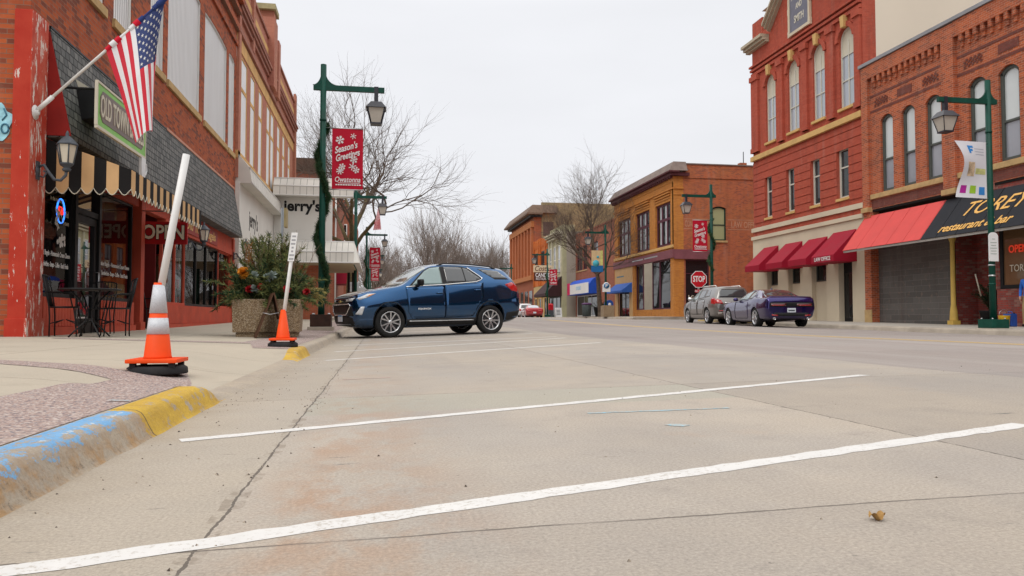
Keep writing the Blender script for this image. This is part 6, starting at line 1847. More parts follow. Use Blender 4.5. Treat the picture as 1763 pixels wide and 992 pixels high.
# ------------------------------------------------------------------ cones
M_ORNG = paint('orange_cone_plastic', (0.82, 0.075, 0.008), 0.5, 0.1, 4, dirt=0.15)
M_RUB = paint('black_rubber', (0.022, 0.022, 0.024), 0.85, 0.2, 8, dirt=0.2)
def reflect_mat():
    n = NT('reflective_collar')
    vo = n.node('ShaderNodeTexVoronoi', feature='DISTANCE_TO_EDGE'); vo.inputs['Scale'].default_value = 60
    n.put(vo.inputs['Vector'], n.coord())
    col = n.mix(n.map(vo.outputs['Distance'], 0.0, 0.08, 1, 0), (0.58, 0.60, 0.64), (0.46, 0.48, 0.52))
    n.out(col, 0.35)
    return n.m
M_REFL = reflect_mat()
M_PVC = paint('white_plastic_pipe', (0.74, 0.74, 0.73), 0.4, 0.05, 4, dirt=0.1)
def cone(base_px, k, label, collars, top, rz, tag_sign=None, H=0.6):
    p = ground_at(base_px[0], base_px[1], z_walk)
    dist = hypot(p.x, p.y)
    t = thing('traffic_cone', label, 'traffic cone', p, rz)
    B = lambda mb, nm, m, par=None, **kw: mb.build(nm, m, par or t, world=False, **kw)
    mb = MB(); mb.lathe([(0.13 * k, 0.0), (0.235 * k, 0.0), (0.24 * k, 0.01), (0.235 * k, 0.045), (0.21 * k, 0.06), (0.13 * k, 0.062)], n=36, closed=True); B(mb, 'rubber_base', M_RUB)
    for sx in (-1, 1):
        for sy in (-1, 1):
            mb = MB(); mb.box(sx * 0.15 * k - 0.02, sx * 0.15 * k + 0.02, sy * 0.15 * k - 0.02, sy * 0.15 * k + 0.02, 0.05, 0.085)
            mb.build('foot', M_RUB, t, world=False)
    z0 = 0.085
    mb = MB(); mb.box(-0.20 * k, 0.20 * k, -0.20 * k, 0.20 * k, z0, z0 + 0.03); B(mb, 'base_plate', M_ORNG, bevel=0.01)
    mb = MB(); mb.lathe([(0.115 * k, z0 + 0.03), (0.108 * k, z0 + 0.045), (0.04 * k, z0 + H), (0.03 * k, z0 + H), (0.03 * k, z0 + H - 0.05)], n=32); B(mb, 'cone', M_ORNG)
    R = lambda f: 0.108 * k + (0.04 - 0.108) * k * f
    for a, b in collars:
        za, zb = z0 + 0.045 + (H - 0.045) * a, z0 + 0.045 + (H - 0.045) * b
        mb = MB(); mb.lathe([(R(a) + 0.003, za), (R(b) + 0.003, zb)], n=32); B(mb, 'collar', M_REFL)
    # leaning pipe
    tp = Vector(top)
    mb = MB(); b0 = Vector((0, 0, z0 + H - 0.12)); mb.tube([b0, b0 + (tp - b0) * 0.5, tp], 0.03 * k, 14); pipe = B(mb, 'pipe', M_PVC)
    if tag_sign:
        d = (tp - b0).normalized()
        mb = MB(); c = tp - d * 0.17; sd = Vector((cos(0.05), sin(0.05), 0)); n2 = Vector((0, -1, 0))
        q = [c - sd * 0.04 - d * 0.19 + n2 * 0.032, c + sd * 0.04 - d * 0.19 + n2 * 0.032, c + sd * 0.04 + d * 0.19 + n2 * 0.032, c - sd * 0.04 + d * 0.19 + n2 * 0.032]
        mb.prism(q, (0, 0.003, 0)); sg = B(mb, 'paper_strip', M_SWH, pipe)
        mb = MB(); rng = random.Random(2)
        for i in range(7):
            f = -0.16 + i * 0.05; w2 = rng.uniform(0.012, 0.03); o = c + d * f + n2 * 0.0335
            mb.face([o - sd * w2 - d * 0.012, o + sd * w2 - d * 0.012, o + sd * w2 + d * 0.012, o - sd * w2 + d * 0.012])
        B(mb, 'print', paint('faint_grey_print', (0.36, 0.36, 0.38), 0.6), sg, norm=False)
    return t, p
p = ground_at(271, 643, z_walk)
tx, tz = at_y(321, 266, p.y)
cone((271, 643), 0.90, 'orange cone with two silver collars and long leaning white pipe by the yellow kerb', ((0.30, 0.52), (0.585, 0.97)), (tx - p.x, 0.0, tz - p.z), 0, None, 0.60)
p = ground_at(487, 603, z_walk)
tx, tz = at_y(507, 407, p.y)
cone((487, 602), 0.80, 'plain orange cone with a leaning white pipe and paper strip, near the planter', (), (tx - p.x, 0.0, tz - p.z), 0, True, 0.40)

# ------------------------------------------------------------------ planter with winter greens
def agg_mat():
    n = NT('tan_exposed_aggregate')
    vo = n.node('ShaderNodeTexVoronoi'); vo.inputs['Scale'].default_value = 85
    n.put(vo.inputs['Vector'], n.coord())
    a, b, c = n.xyz(vo.outputs['Color'])
    col = n.mix(a, (0.14, 0.085, 0.045), (0.36, 0.26, 0.15))
    col = n.mix(n.map(b, 0.82, 0.86, 0, 1), col, (0.46, 0.38, 0.27))
    n.out(col, 0.85); n.bump(vo.outputs['Distance'], 0.008, 0.8)
    return n.m
M_AGG = agg_mat()
pl_ = ground_at(458, 581, z_walk)
t = thing('concrete_planter', 'square pebbly tan concrete planter on the pavement behind the second cone', 'planter', pl_, radians(3))
hw = 0.585
mb = MB()
mb.hexa([(-hw, 0, 0.09), (hw, 0, 0.09), (hw, 2 * hw, 0.09), (-hw, 2 * hw, 0.09), (-hw - 0.02, -0.02, 0.70), (hw + 0.02, -0.02, 0.70), (hw + 0.02, 2 * hw + 0.02, 0.70), (-hw - 0.02, 2 * hw + 0.02, 0.70)])
mb.box(-hw + 0.05, hw - 0.05, 0.05, 2 * hw - 0.05, 0, 0.088)
mb.build('box', M_AGG, t, world=False, bevel=0.02)
def spray(mb, base, d, L, n, nl, rng, mi=0, droop=0.3, wd=0.006):
    d = d.normalized(); pts = [base]
    p = base.copy(); e = d.copy()
    for i in range(8):
        p = p + e * (L / 8); e = (e + Vector((rng.gauss(0, .08), rng.gauss(0, .08), -droop / 8 + rng.gauss(0, .05)))).normalized(); pts.append(p)
    mb.tube(pts, [0.008 * (1 - i / 9) + 0.002 for i in range(9)], 3, 2)
    for k in range(n):
        f = rng.uniform(0.15, 1.0) * 7.99; i = int(f)
        q = pts[i].lerp(pts[i + 1], f - i)
        a = (pts[i + 1] - pts[i]).normalized()
        w = (a * rng.uniform(0.35, 0.9) + Vector((rng.gauss(0, 1), rng.gauss(0, 1), rng.gauss(0, 0.8))).normalized() * 0.7).normalized()
        s2 = w.orthogonal().normalized() * wd
        mb.face([q - s2, q + s2, q + w * nl * rng.uniform(0.6, 1.1)], mi if rng.random() < 0.75 else 1 - mi if mi < 2 else mi)
rng = random.Random(11)
c = pl_ + Vector((0, hw, 0.64))
mb = MB()
for k in range(230):
    a = rng.uniform(0, 2 * pi); up = rng.uniform(0.05, 1.9)
    b = c + Vector((rng.uniform(-.45, .45), rng.uniform(-.45, .45), rng.uniform(-0.02, 0.15)))
    spray(mb, b, Vector((cos(a), sin(a), up)), rng.uniform(0.4, 0.88), 110, 0.13, rng, rng.choice((0, 1, 1)), 0.7, 0.009)
for k in range(60):                                  # taller centre boughs
    a = rng.uniform(0, 2 * pi)
    spray(mb, c + Vector((rng.uniform(-.3, .3), rng.uniform(-.3, .3), 0.2)), Vector((0.35 * cos(a), 0.35 * sin(a), 1)), rng.uniform(0.6, 1.2), 120, 0.13, rng, 1, 0.2, 0.009)
gr = mb.build('winter_greens', [M_PINE, paint('olive_needles', (0.135, 0.15, 0.048), 0.8, 0.4, 9), paint('twig_brown', (0.10, 0.06, 0.035), 0.8)], None, norm=False)
gr.data.transform(Matrix.Translation(-c)); gr.location = c
tag(gr, 'bushy evergreen winter arrangement with bare twigs, orange bloom and red flowers, filling the tan planter', 'plant')
def gpart(mb, nm, m):
    o = mb.build(nm, m, None, norm=False); o.data.transform(Matrix.Translation(-c)); o.parent = gr; return o
mb = MB()
for k in range(46):                                  # bare twigs
    b = c + Vector((rng.uniform(-.35, .45), rng.uniform(-.3, .3), 0.1)); d = Vector((rng.gauss(0, .3), rng.gauss(0, .3), 1)).normalized(); L = rng.uniform(0.8, 1.35)
    pts = [b]
    for i in range(6):
        d = (d + Vector((rng.gauss(0, .12), rng.gauss(0, .12), 0))).normalized(); pts.append(pts[-1] + d * L / 6)
    mb.tube(pts, [0.007, .006, .005, .0045, .004, .003, .002], 4)
    for j in (2, 3, 4):
        e = (d + Vector((rng.gauss(0, .6), rng.gauss(0, .6), 0))).normalized(); mb.tube([pts[j], pts[j] + e * 0.14, pts[j] + e * 0.28 + Vector((0, 0, .05))], [0.004, .003, .0015], 3)
gpart(mb, 'twigs', paint('bare_twig', (0.22, 0.155, 0.10), 0.8))
mb = MB()                                            # rusty seed stalks on the left
for k in range(12):
    b = c + Vector((-0.42 + rng.uniform(-.1, .1), rng.uniform(-.2, .1), 0.3)); L = rng.uniform(0.5, 0.95)
    mb.tube([b, b + Vector((rng.uniform(-.08, .08), 0, L))], 0.004, 3)
    for i in range(60):
        q = b + Vector((rng.gauss(0, .03), rng.gauss(0, .03), L * rng.uniform(0.3, 1.05))); w = Vector((rng.gauss(0, 1), rng.gauss(0, 1), rng.gauss(0, 1))).normalized() * 0.022; s2 = w.orthogonal().normalized() * 0.008
        mb.face([q - s2, q + s2, q + w])
gpart(mb, 'seed_stalks', paint('rusty_seed', (0.26, 0.11, 0.035), 0.8, 0.3, 20))
def bloom(pos, r, n, mat, nm):
    mb = MB()
    for k in range(n):
        d = Vector((rng.gauss(0, 1), rng.gauss(-0.6, 0.8), rng.gauss(0, 1))).normalized(); s2 = d.orthogonal().normalized() * r * 0.28; t2 = d.cross(s2).normalized() * r * 0.1
        mb.face([pos, pos + d * r * 0.6 - s2 + t2, pos + d * r, pos + d * r * 0.6 + s2 - t2])
    gpart(mb, nm, mat)
P = lambda px, py, y: Vector((at_y(px, py, y)[0], y, at_y(px, py, y)[1]))
fy = c.y - 0.64
bloom(P(419, 470, fy), 0.12, 90, paint('orange_petals', (0.62, 0.24, 0.02), 0.6, 0.2, 10), 'orange_bloom')
for q in ((430, 498), (449, 495), (494, 498)): bloom(P(q[0], q[1], fy), 0.085, 40, paint('crimson_petals', (0.38, 0.008, 0.015), 0.55, 0.2, 10), 'red_flower')
bloom(P(528, 503, fy + 0.2), 0.08, 40, MATS['crimson_petals'], 'red_flower')
for q in ((440, 497), (437, 475), (462, 478), (470, 474)): bloom(P(q[0], q[1], fy), 0.10, 26, paint('frosted_leaves', (0.22, 0.27, 0.25), 0.6, 0.2, 10), 'frosted_leaf')
mb = MB()
for k in range(14): spray(mb, P(520, 500, fy + 0.4), Vector((1, rng.uniform(-.3, .3), rng.uniform(-.3, .35))), rng.uniform(0.3, 0.5), 60, 0.09, rng, 0, 0.6, 0.004)
gpart(mb, 'straw_spray', [paint('straw_needles', (0.32, 0.26, 0.08), 0.8), M_PINE2, paint('straw_stem', (0.4, 0.33, 0.16), 0.8)])

# sandwich board seen edge on, against the planter
q = ground_at(462, 583, z_walk)
t = thing('sandwich_board', 'folding brown wooden sandwich board leaning in front of the planter', 'sandwich board', q, radians(12))
apx = Vector((0.07, 0, 0.80))
for sgn, nm, m in ((-1, 'front_panel', paint('brown_board_wood', (0.085, 0.04, 0.022), 0.6, 0.2, 7)), (1, 'rear_panel', None)):
    ft = Vector((sgn * 0.24 + 0.02, 0, 0.01)); d = apx - ft; nn = Vector((d.z, 0, -d.x)).normalized() * 0.022
    mb = MB(); mb.hexa([ft + Vector((0, -0.02, 0)), ft + nn + Vector((0, -0.02, 0)), ft + nn + Vector((0, 0.55, 0)), ft + Vector((0, 0.55, 0)), apx + Vector((sgn * 0.005, -0.02, 0)), apx + nn + Vector((sgn * 0.005, -0.02, 0)), apx + nn + Vector((sgn * 0.005, 0.55, 0)), apx + Vector((sgn * 0.005, 0.55, 0))])
    mb.build(nm, m or MATS['brown_board_wood'], t, world=False)
mb = MB(); mb.tube([(-0.10, -0.02, 0.45), (0.02, -0.03, 0.42), (0.17, -0.02, 0.45)], 0.006, 5); mb.build('chain', M_SILVER, t, world=False)
mb = MB(); ft = Vector((0.27, -0.022, 0.02)); mb.hexa([Vector((0.20, 0.03, 0.25)), Vector((0.205, 0.03, 0.25)), Vector((0.205, 0.5, 0.25)), Vector((0.20, 0.5, 0.25)), Vector((0.115, 0.03, 0.70)), Vector((0.12, 0.03, 0.70)), Vector((0.12, 0.5, 0.70)), Vector((0.115, 0.5, 0.70))]); mb.build('poster', M_SWH, t, world=False)

# galvanised sign post
q = ground_at(484, 574, z_walk)
zt = at_y(487, 358, q.y)[1]
t = thing('sign_post', 'perforated galvanised steel sign post between the planter and the second cone', 'sign post', q)
n = NT('perforated_steel'); x, y, z = n.xyz()
hol = n.math('LESS_THAN', n.math('ADD', n.math('POWER', n.math('SUBTRACT', n.math('MODULO', n.math('ADD', z, 10.0), 0.026), 0.013), 2.0), n.math('POWER', x, 2.0)), 0.000042)
n.out(n.mix(hol, (0.36, 0.39, 0.42), (0.02, 0.02, 0.02)), 0.4, 0.6)
mb = MB(); mb.box(-0.028, 0.028, -0.028, 0.028, 0, zt - q.z); mb.build('post', n.m, t, world=False)
mb = MB(); mb.box(0.03, 0.085, -0.012, 0.30, zt - q.z - 0.42, zt - q.z); mb.build('sign_panel', paint('aged_tan_sign', (0.36, 0.29, 0.15), 0.5, 0.15, 5), t, world=False)

# ------------------------------------------------------------------ small far things on the right pavement
def gr_r(px, Y):
    x = at_y(px, 540, Y)[0]; return Vector((x, Y, z_walk_r(x, Y)))
q = gr_r(1046, 55.5)
t = thing('concrete_planter', 'tan square concrete tub on the far pavement below the parking sign', 'planter', q)
mb = MB(); mb.box(-0.42, 0.42, -0.42, 0.42, 0, 0.82); mb.box(-0.36, 0.36, -0.36, 0.36, 0.82, 0.84); mb.build('box', M_AGG, t, world=False, bevel=0.03)
q = gr_r(1046, 57.6)
t = thing('mail_box', 'round topped blue post box behind the tan concrete tub', 'mail box', q + Vector((0.1, 0, 0)))
mb = MB(); mb.prism([(-0.3, -0.25, 0.25), (0.3, -0.25, 0.25), (0.3, -0.25, 1.0)] + [(0.3 * cos(k * pi / 10), -0.25, 1.0 + 0.3 * sin(k * pi / 10)) for k in range(1, 10)] + [(-0.3, -0.25, 1.0)], (0, 0.5, 0)); mb.build('body', paint('post_box_blue', (0.02, 0.07, 0.28), 0.45), t, world=False)
for sx in (-1, 1):
    for sy in (-0.2, 0.2):
        mb = MB(); mb.box(sx * 0.25 - 0.03, sx * 0.25 + 0.03, sy - 0.03, sy + 0.03, 0, 0.25)
        mb.build('foot', M_BLACK, t, world=False)
mb = MB(); mb.lathe([(0.0, -0.262), (0.12, -0.262), (0.12, -0.252), (0, -0.252)], (0, 0, 0.95), 14, axis='Y'); mb.build('emblem', M_SWH, t, world=False)
q = gr_r(1031, 61.5)
t = thing('flower_pot', 'black tapered pot of dark winter plants before the brick shop', 'flower pot', q)
mb = MB(); mb.lathe([(0.28, 0), (0.46, 0.75), (0.48, 0.8), (0.42, 0.8), (0.4, 0.7), (0, 0.7)], n=18); mb.build('pot', M_BLACK, t, world=False)
mb = MB(); rng = random.Random(21)
for k in range(30):
    a = rng.uniform(0, 6.28); spray(mb, Vector((0.2 * cos(a), 0.2 * sin(a), 0.7)), Vector((cos(a), sin(a), rng.uniform(0.5, 2))), rng.uniform(0.4, 0.8), 30, 0.14, rng, 0, 0.4, 0.015)
mb.build('foliage', [M_PINE2, paint('rusty_foliage', (0.12, 0.05, 0.03), 0.8), M_BRNB], t, world=False, norm=False)
q = gr_r(1010, 61)
t = thing('litter_bin', 'grey green slatted litter bin on the far pavement', 'litter bin', q)
mb = MB(); mb.lathe([(0.36, 0.05), (0.4, 0.9), (0.4, 1.0), (0.0, 1.0)], n=8); mb.build('body', paint('bin_grey_green', (0.09, 0.11, 0.11), 0.6, 0.2, 6), t, world=False)
mb = MB(); mb.lathe([(0.42, 1.0), (0.42, 1.08), (0.25, 1.15), (0.22, 1.15), (0.22, 1.02)], n=16); mb.build('lid', paint('bin_lid_purple', (0.12, 0.05, 0.14), 0.5), t, world=False)
q = gr_r(961, 80.5)
t = thing('sandwich_board', 'white framed sandwich board standing by the pale green building', 'sandwich board', q)
for sgn, nm in ((-1, 'front_panel'), (1, 'rear_panel')):
    mb = MB(); mb.hexa([(-0.36, sgn * 0.3, 0), (0.36, sgn * 0.3, 0), (0.36, sgn * 0.3 + 0.02, 0), (-0.36, sgn * 0.3 + 0.02, 0), (-0.36, sgn * 0.03, 1.0), (0.36, sgn * 0.03, 1.0), (0.36, sgn * 0.03 + 0.02, 1.0), (-0.36, sgn * 0.03 + 0.02, 1.0)]); mb.build(nm, M_SWH, t, world=False)
mb = MB()
for zz in (0.25, 0.4, 0.55, 0.7): f = 0.3 - 0.27 * zz; mb.box(-0.22, 0.2, -f - 0.012, -f - 0.006, zz, zz + 0.06)
mb.build('print', M_GREYM, t, world=False)
q = gr_r(948, 79.8)
t = thing('newspaper_box', 'red topped newspaper box near the red coupe', 'newspaper box', q)
mb = MB(); mb.box(-0.25, 0.25, -0.22, 0.22, 0.75, 1.3); mb.hexa([(-0.25, -0.22, 1.3), (0.25, -0.22, 1.3), (0.25, 0.22, 1.3), (-0.25, 0.22, 1.3), (-0.18, 0, 1.45), (0.18, 0, 1.45), (0.18, 0.22, 1.45), (-0.18, 0.22, 1.45)]); mb.build('cabinet', M_SRED, t, world=False)
mb = MB(); mb.box(-0.22, 0.22, -0.2, 0.2, 0, 0.75); mb.build('pedestal', M_GREYM, t, world=False)
q = gr_r(940, 78.0)
# potted evergreen, bucket and crate by the restaurant
q = Vector((20.62, 23.25, z_walk_r(20, 23.2)))
t = thing('flower_pot', 'dark evergreen in a black pot inside the restaurant entry', 'flower pot', q)
mb = MB(); mb.lathe([(0.2, 0), (0.3, 0.45), (0.32, 0.5), (0.27, 0.5), (0, 0.45)], n=16); mb.build('pot', M_BLACK, t, world=False)
mb = MB()
for k in range(60):
    a = rng.uniform(0, 6.28); spray(mb, Vector((0, 0, rng.uniform(0.45, 1.0))), Vector((cos(a), sin(a), rng.uniform(0.3, 2.2))), rng.uniform(0.35, 0.7), 60, 0.10, rng, 0, 0.5, 0.010)
mb.build('foliage', [M_PINE, M_PINE2, M_BRNB], t, world=False, norm=False)
mb = MB()
for k, (a, b) in enumerate((((-0.3, 0, 1.0), (-0.55, -0.05, 1.75)), ((0.3, 0, 1.2), (0.38, 0, 1.85)))): mb.tube([a, b], 0.025, 6)
mb.build('birch_stick', M_CREAM, t, world=False)
q = Vector((19.2, 21.05, z_walk_r(19.2, 21.05)))
t = thing('bucket', 'yellow bucket with a wire handle behind the right lamp post base', 'bucket', q)
mb = MB(); mb.lathe([(0.13, 0), (0.165, 0.33), (0.175, 0.35), (0.155, 0.35), (0.12, 0.03), (0, 0.03)], n=20); mb.build('pail', paint('yellow_plastic', (0.70, 0.42, 0.01), 0.4), t, world=False)
mb = MB(); mb.tube([(0.165 * cos(k * pi / 10), 0.02, 0.34 + 0.2 * sin(k * pi / 10)) for k in range(11)], 0.006, 5); mb.build('handle', M_SILVER, t, world=False)
q = Vector((19.45, 21.1, z_walk_r(19.6, 21.3)))
t = thing('jerry_can', 'blue plastic jerry can beside the yellow bucket', 'jerry can', q)
mb = MB(); mb.box(-0.12, 0.12, -0.15, 0.15, 0, 0.40); mb.build('body', paint('blue_plastic', (0.02, 0.08, 0.35), 0.4), t, world=False, bevel=0.03)
mb = MB(); mb.tube([(0, -0.1, 0.39), (0, -0.08, 0.46), (0, 0.06, 0.46), (0, 0.08, 0.39)], 0.016, 6); mb.build('handle', MATS['blue_plastic'], t, world=False)
mb = MB(); mb.lathe([(0.03, 0.395), (0.03, 0.44), (0, 0.44)], (0.06, -0.1, 0), 10); mb.build('cap', M_BLACK, t, world=False)
# brown leaf and grit on the road
q = ground_at(1510, 896, z_road)
t = MB()
t.grid(lambda u, v: (q.x + (u - 0.5) * 0.038, q.y + (v - 0.5) * 0.03 * (1 - abs(2 * u - 1) ** 2 * 0.8), q.z + 0.006 + 0.012 * abs(v - 0.5) + 0.008 * sin(u * 9)), lin(0, 1, 0.1), lin(0, 1, 0.15))
tag(t.build('dry_leaf', paint('dry_leaf_brown', (0.34, 0.20, 0.07), 0.8, 0.3, 40)), 'curled brown dry leaf lying on the bare concrete of the road', 'leaf')
mb = MB(); rng = random.Random(77)
for k in range(420):
    X = rng.choice((rng.uniform(-0.95, -0.6), rng.uniform(-0.95, 5), rng.gauss(-0.38, 0.05))); Y = rng.uniform(1.2, 9) if rng.random() < 0.75 else rng.uniform(4.3, 5.6)
    r = rng.uniform(0.002, 0.007); z = z_road(X, Y)
    v = [Vector((X + rng.uniform(.6, 1.2) * r * cos(a), Y + rng.uniform(.6, 1.2) * r * sin(a), z)) for a in (0, 1.3, 2.5, 3.8, 5.1)]
    top = Vector((X, Y, z + r * rng.uniform(0.5, 1.1)))
    for a, b in zip(v, v[1:] + v[:1]): mb.face([a, b, top], rng.choice((0, 1)))
tag(mb.build('grit', [paint('grit_dark', (0.07, 0.055, 0.045), 0.9, 0.3, 90), paint('grit_pale', (0.33, 0.28, 0.22), 0.9, 0.3, 90)], None), None, None, None, 'stuff')
# broken kerb crumbs at the end of the yellow paint
# small hanging flag under the second lamp
x, z = at_y(651, 380, 44)
t = thing('street_flag', 'small faded striped flag hanging high over the left pavement far off', 'flag', (x, 44, z))
mb = MB(); mb.prism([(x - 0.28, 44, z - 0.55), (x + 0.18, 44, z - 0.5), (x + 0.05, 44, z + 0.75), (x + 0.0, 44, z + 0.75)], (0, 0.01, 0)); mb.build('cloth', paint('faded_flag', (0.62, 0.34, 0.36), 0.8, 0.4, 9), t)
mb = MB(); mb.tube([(x, 44, z + 0.75), (x, 44, z + 1.35)], 0.008, 4); mb.build('cord', M_GREYM, t)
mb = MB()
for k in range(5): mb.box(x - 0.2 + k * 0.07, x - 0.175 + k * 0.07, 43.99, 43.996, z - 0.45, z - 0.1 + 0.05 * k)
mb.build('stripes', M_SRED, t)

# person at the right edge
def person(loc, rz, label):
    t = thing('person', label, 'person', loc, rz)
    J = {'pel': (0, 0, 0.98, .135), 'spine': (0, -0.01, 1.15, .13), 'chest': (0, -0.02, 1.35, .15), 'neck': (0, -0.02, 1.50, .058), 'head': (0, -0.045, 1.60, .088), 'crown': (0, -0.03, 1.72, .085),
         'sL': (-.18, -.01, 1.42, .07), 'eL': (-.24, .03, 1.15, .048), 'wL': (-.22, -.10, .93, .036), 'sR': (.18, -.01, 1.42, .07), 'eR': (.24, .05, 1.15, .048), 'wR': (.22, -.02, .92, .036),
         'hL': (-.10, 0, .92, .10), 'kL': (-.10, -.14, .52, .07), 'aL': (-.10, -.16, .10, .05), 'tL': (-.10, -.33, .04, .04), 'hR': (.10, 0, .92, .10), 'kR': (.10, .04, .52, .07), 'aR': (.10, .24, .13, .05), 'tR': (.10, .10, .04, .04)}
    E = [('pel', 'spine'), ('spine', 'chest'), ('chest', 'neck'), ('neck', 'head'), ('head', 'crown'), ('chest', 'sL'), ('sL', 'eL'), ('eL', 'wL'), ('chest', 'sR'), ('sR', 'eR'), ('eR', 'wR'), ('pel', 'hL'), ('hL', 'kL'), ('kL', 'aL'), ('aL', 'tL'), ('pel', 'hR'), ('hR', 'kR'), ('kR', 'aR'), ('aR', 'tR')]
    def hand(side):
        w = Vector(J['w' + side][:3]); sg = -1 if side == 'L' else 1
        J['p' + side] = (w.x, w.y - .02, w.z - .07, .032); E.append(('w' + side, 'p' + side))
        for i in range(4):
            q = Vector((w.x - sg * 0.004, w.y - .045 + i * .022, w.z - .11)); L = (.06, .07, .065, .05)[i]
            J['f%s%d' % (side, i)] = (q.x, q.y, q.z, .0095); J['g%s%d' % (side, i)] = (q.x - sg * .012, q.y, q.z - L * .6, .0085); J['k%s%d' % (side, i)] = (q.x - sg * .03, q.y, q.z - L, .0075)
            E.extend([('p' + side, 'f%s%d' % (side, i)), ('f%s%d' % (side, i), 'g%s%d' % (side, i)), ('g%s%d' % (side, i), 'k%s%d' % (side, i))])
        J['m' + side] = (w.x - sg * .02, w.y - .055, w.z - .06, .011); J['n' + side] = (w.x - sg * .035, w.y - .07, w.z - .10, .009)
        E.extend([('p' + side, 'm' + side), ('m' + side, 'n' + side)])
    hand('L'); hand('R')
    names = list(J); me = bpy.data.meshes.new('body')
    me.from_pydata([J[k][:3] for k in names], [(names.index(a), names.index(b)) for a, b in E], [])
    o = bpy.data.objects.new('body', me); COL.objects.link(o)
    sk = o.modifiers.new('s', 'SKIN'); ss = o.modifiers.new('u', 'SUBSURF'); ss.levels = 2; ss.render_levels = 2
    for i, k in enumerate(names):
        v = me.skin_vertices[0].data[i]; v.radius = (J[k][3], J[k][3]); v.use_root = (k == 'pel')
    dg = bpy.context.evaluated_depsgraph_get()
    m2 = bpy.data.meshes.new_from_object(o.evaluated_get(dg)); o.modifiers.clear(); o.data = m2; m2.name = 'body'
    m2.materials.clear()
    for m in (paint('skin', (0.45, 0.25, 0.17), 0.5), paint('blue_shirt', (0.03, 0.13, 0.50), 0.8), paint('khaki_cloth', (0.30, 0.22, 0.11), 0.85), paint('dark_shoe', (0.02, 0.015, 0.012), 0.6)): m2.materials.append(m)
    for p in m2.polygons:
        p.use_smooth = True
        z = p.center.z; x = abs(p.center.x)
        arm = x > 0.19 and z < 1.2
        p.material_index = 0 if z > 1.50 or (arm and z < 0.95) else 1 if (z > 0.97 or arm) else 3 if z < 0.10 else 2
    o.parent = t
    mb = MB(); mb.lathe([(0.0, 1.80), (0.06, 1.79), (0.095, 1.74), (0.103, 1.67), (0.09, 1.62)], (0, -0.02, 0), 18); mb.build('hair', paint('brown_hair', (0.05, 0.03, 0.018), 0.8), t, world=False)
    return t
x, _ = at_y(1766, 540, 20.6)
person((x + 0.15, 20.6, z_walk_r(19, 20.6)), radians(-60), 'person in a blue top and khaki trousers cut off by the right edge')
# ------------------------------------------------------------------ cars
def pchip(xs, ys, x):
    xs = np.asarray(xs, float); ys = np.asarray(ys, float)
    h = np.diff(xs); d = np.diff(ys) / h
    m = np.zeros_like(ys)
    for i in range(1, len(xs) - 1):
        if d[i - 1] * d[i] > 0:
            w1, w2 = 2 * h[i] + h[i - 1], h[i] + 2 * h[i - 1]
            m[i] = (w1 + w2) / (w1 / d[i - 1] + w2 / d[i])
    m[0], m[-1] = d[0], d[-1]
    i = int(np.clip(np.searchsorted(xs, x) - 1, 0, len(xs) - 2))
    t = (x - xs[i]) / h[i]
    return float((2*t**3-3*t**2+1)*ys[i] + (t**3-2*t**2+t)*h[i]*m[i] + (-2*t**3+3*t**2)*ys[i+1] + (t**3-t**2)*h[i]*m[i+1])

def car_paint(name, c, metal=0.45, rough=0.28):
    n = NT(name)
    fl = n.noise(900, 2)
    col = n.mix(n.map(fl, 0.3, 0.7, 0, 1), tuple(x * 0.85 for x in c), tuple(min(1, x * 1.15) for x in c))
    x, y, z = n.xyz()
    dust = n.math('MULTIPLY', n.map(z, 0.75, 0.25, 0, 0.30), n.map(n.noise(3, 6, 0.65), 0.35, 0.65, 0.3, 1))
    col = n.mix(dust, col, (0.20, 0.18, 0.155))
    n.out(col, rough, metal, Coat_Weight=1.0, Coat_Roughness=0.025)
    return n.m
M_TYRE = paint('tyre_rubber', (0.018, 0.018, 0.018), 0.85, 0.2, 12, dirt=0.12)
M_CLAD = paint('black_plastic_cladding', (0.02, 0.02, 0.021), 0.6, 0.2, 12)
M_WELL = paint('wheel_well_black', (0.006, 0.006, 0.006), 0.9)
M_CHROME = paint('chrome', (0.78, 0.79, 0.80), 0.12, 0.03, 5, metal=1.0)
M_ALLOY = paint('alloy_rim', (0.62, 0.63, 0.65), 0.28, 0.05, 10, metal=0.85)
M_TAIL = paint('red_tail_lens', (0.42, 0.006, 0.008), 0.12, 0.05, 4, coat=1.0)
M_LENS = paint('clear_lamp_lens', (0.62, 0.64, 0.66), 0.1, 0.08, 8, coat=1.0)
M_AMBER = paint('amber_lens', (0.75, 0.25, 0.06), 0.15, 0.05, 8, coat=1.0)
M_PLATE = paint('licence_plate', (0.62, 0.68, 0.74), 0.4, 0.1, 14)
M_CARGL = paint('tinted_car_glass', (0.035, 0.04, 0.045), 0.04, 0.05, 2, coat=1.0)
M_CARGF = paint('pale_car_glass', (0.20, 0.29, 0.29), 0.05, 0.1, 2, coat=1.0)
M_SEAM = paint('panel_gap', (0.004, 0.004, 0.005), 0.9)

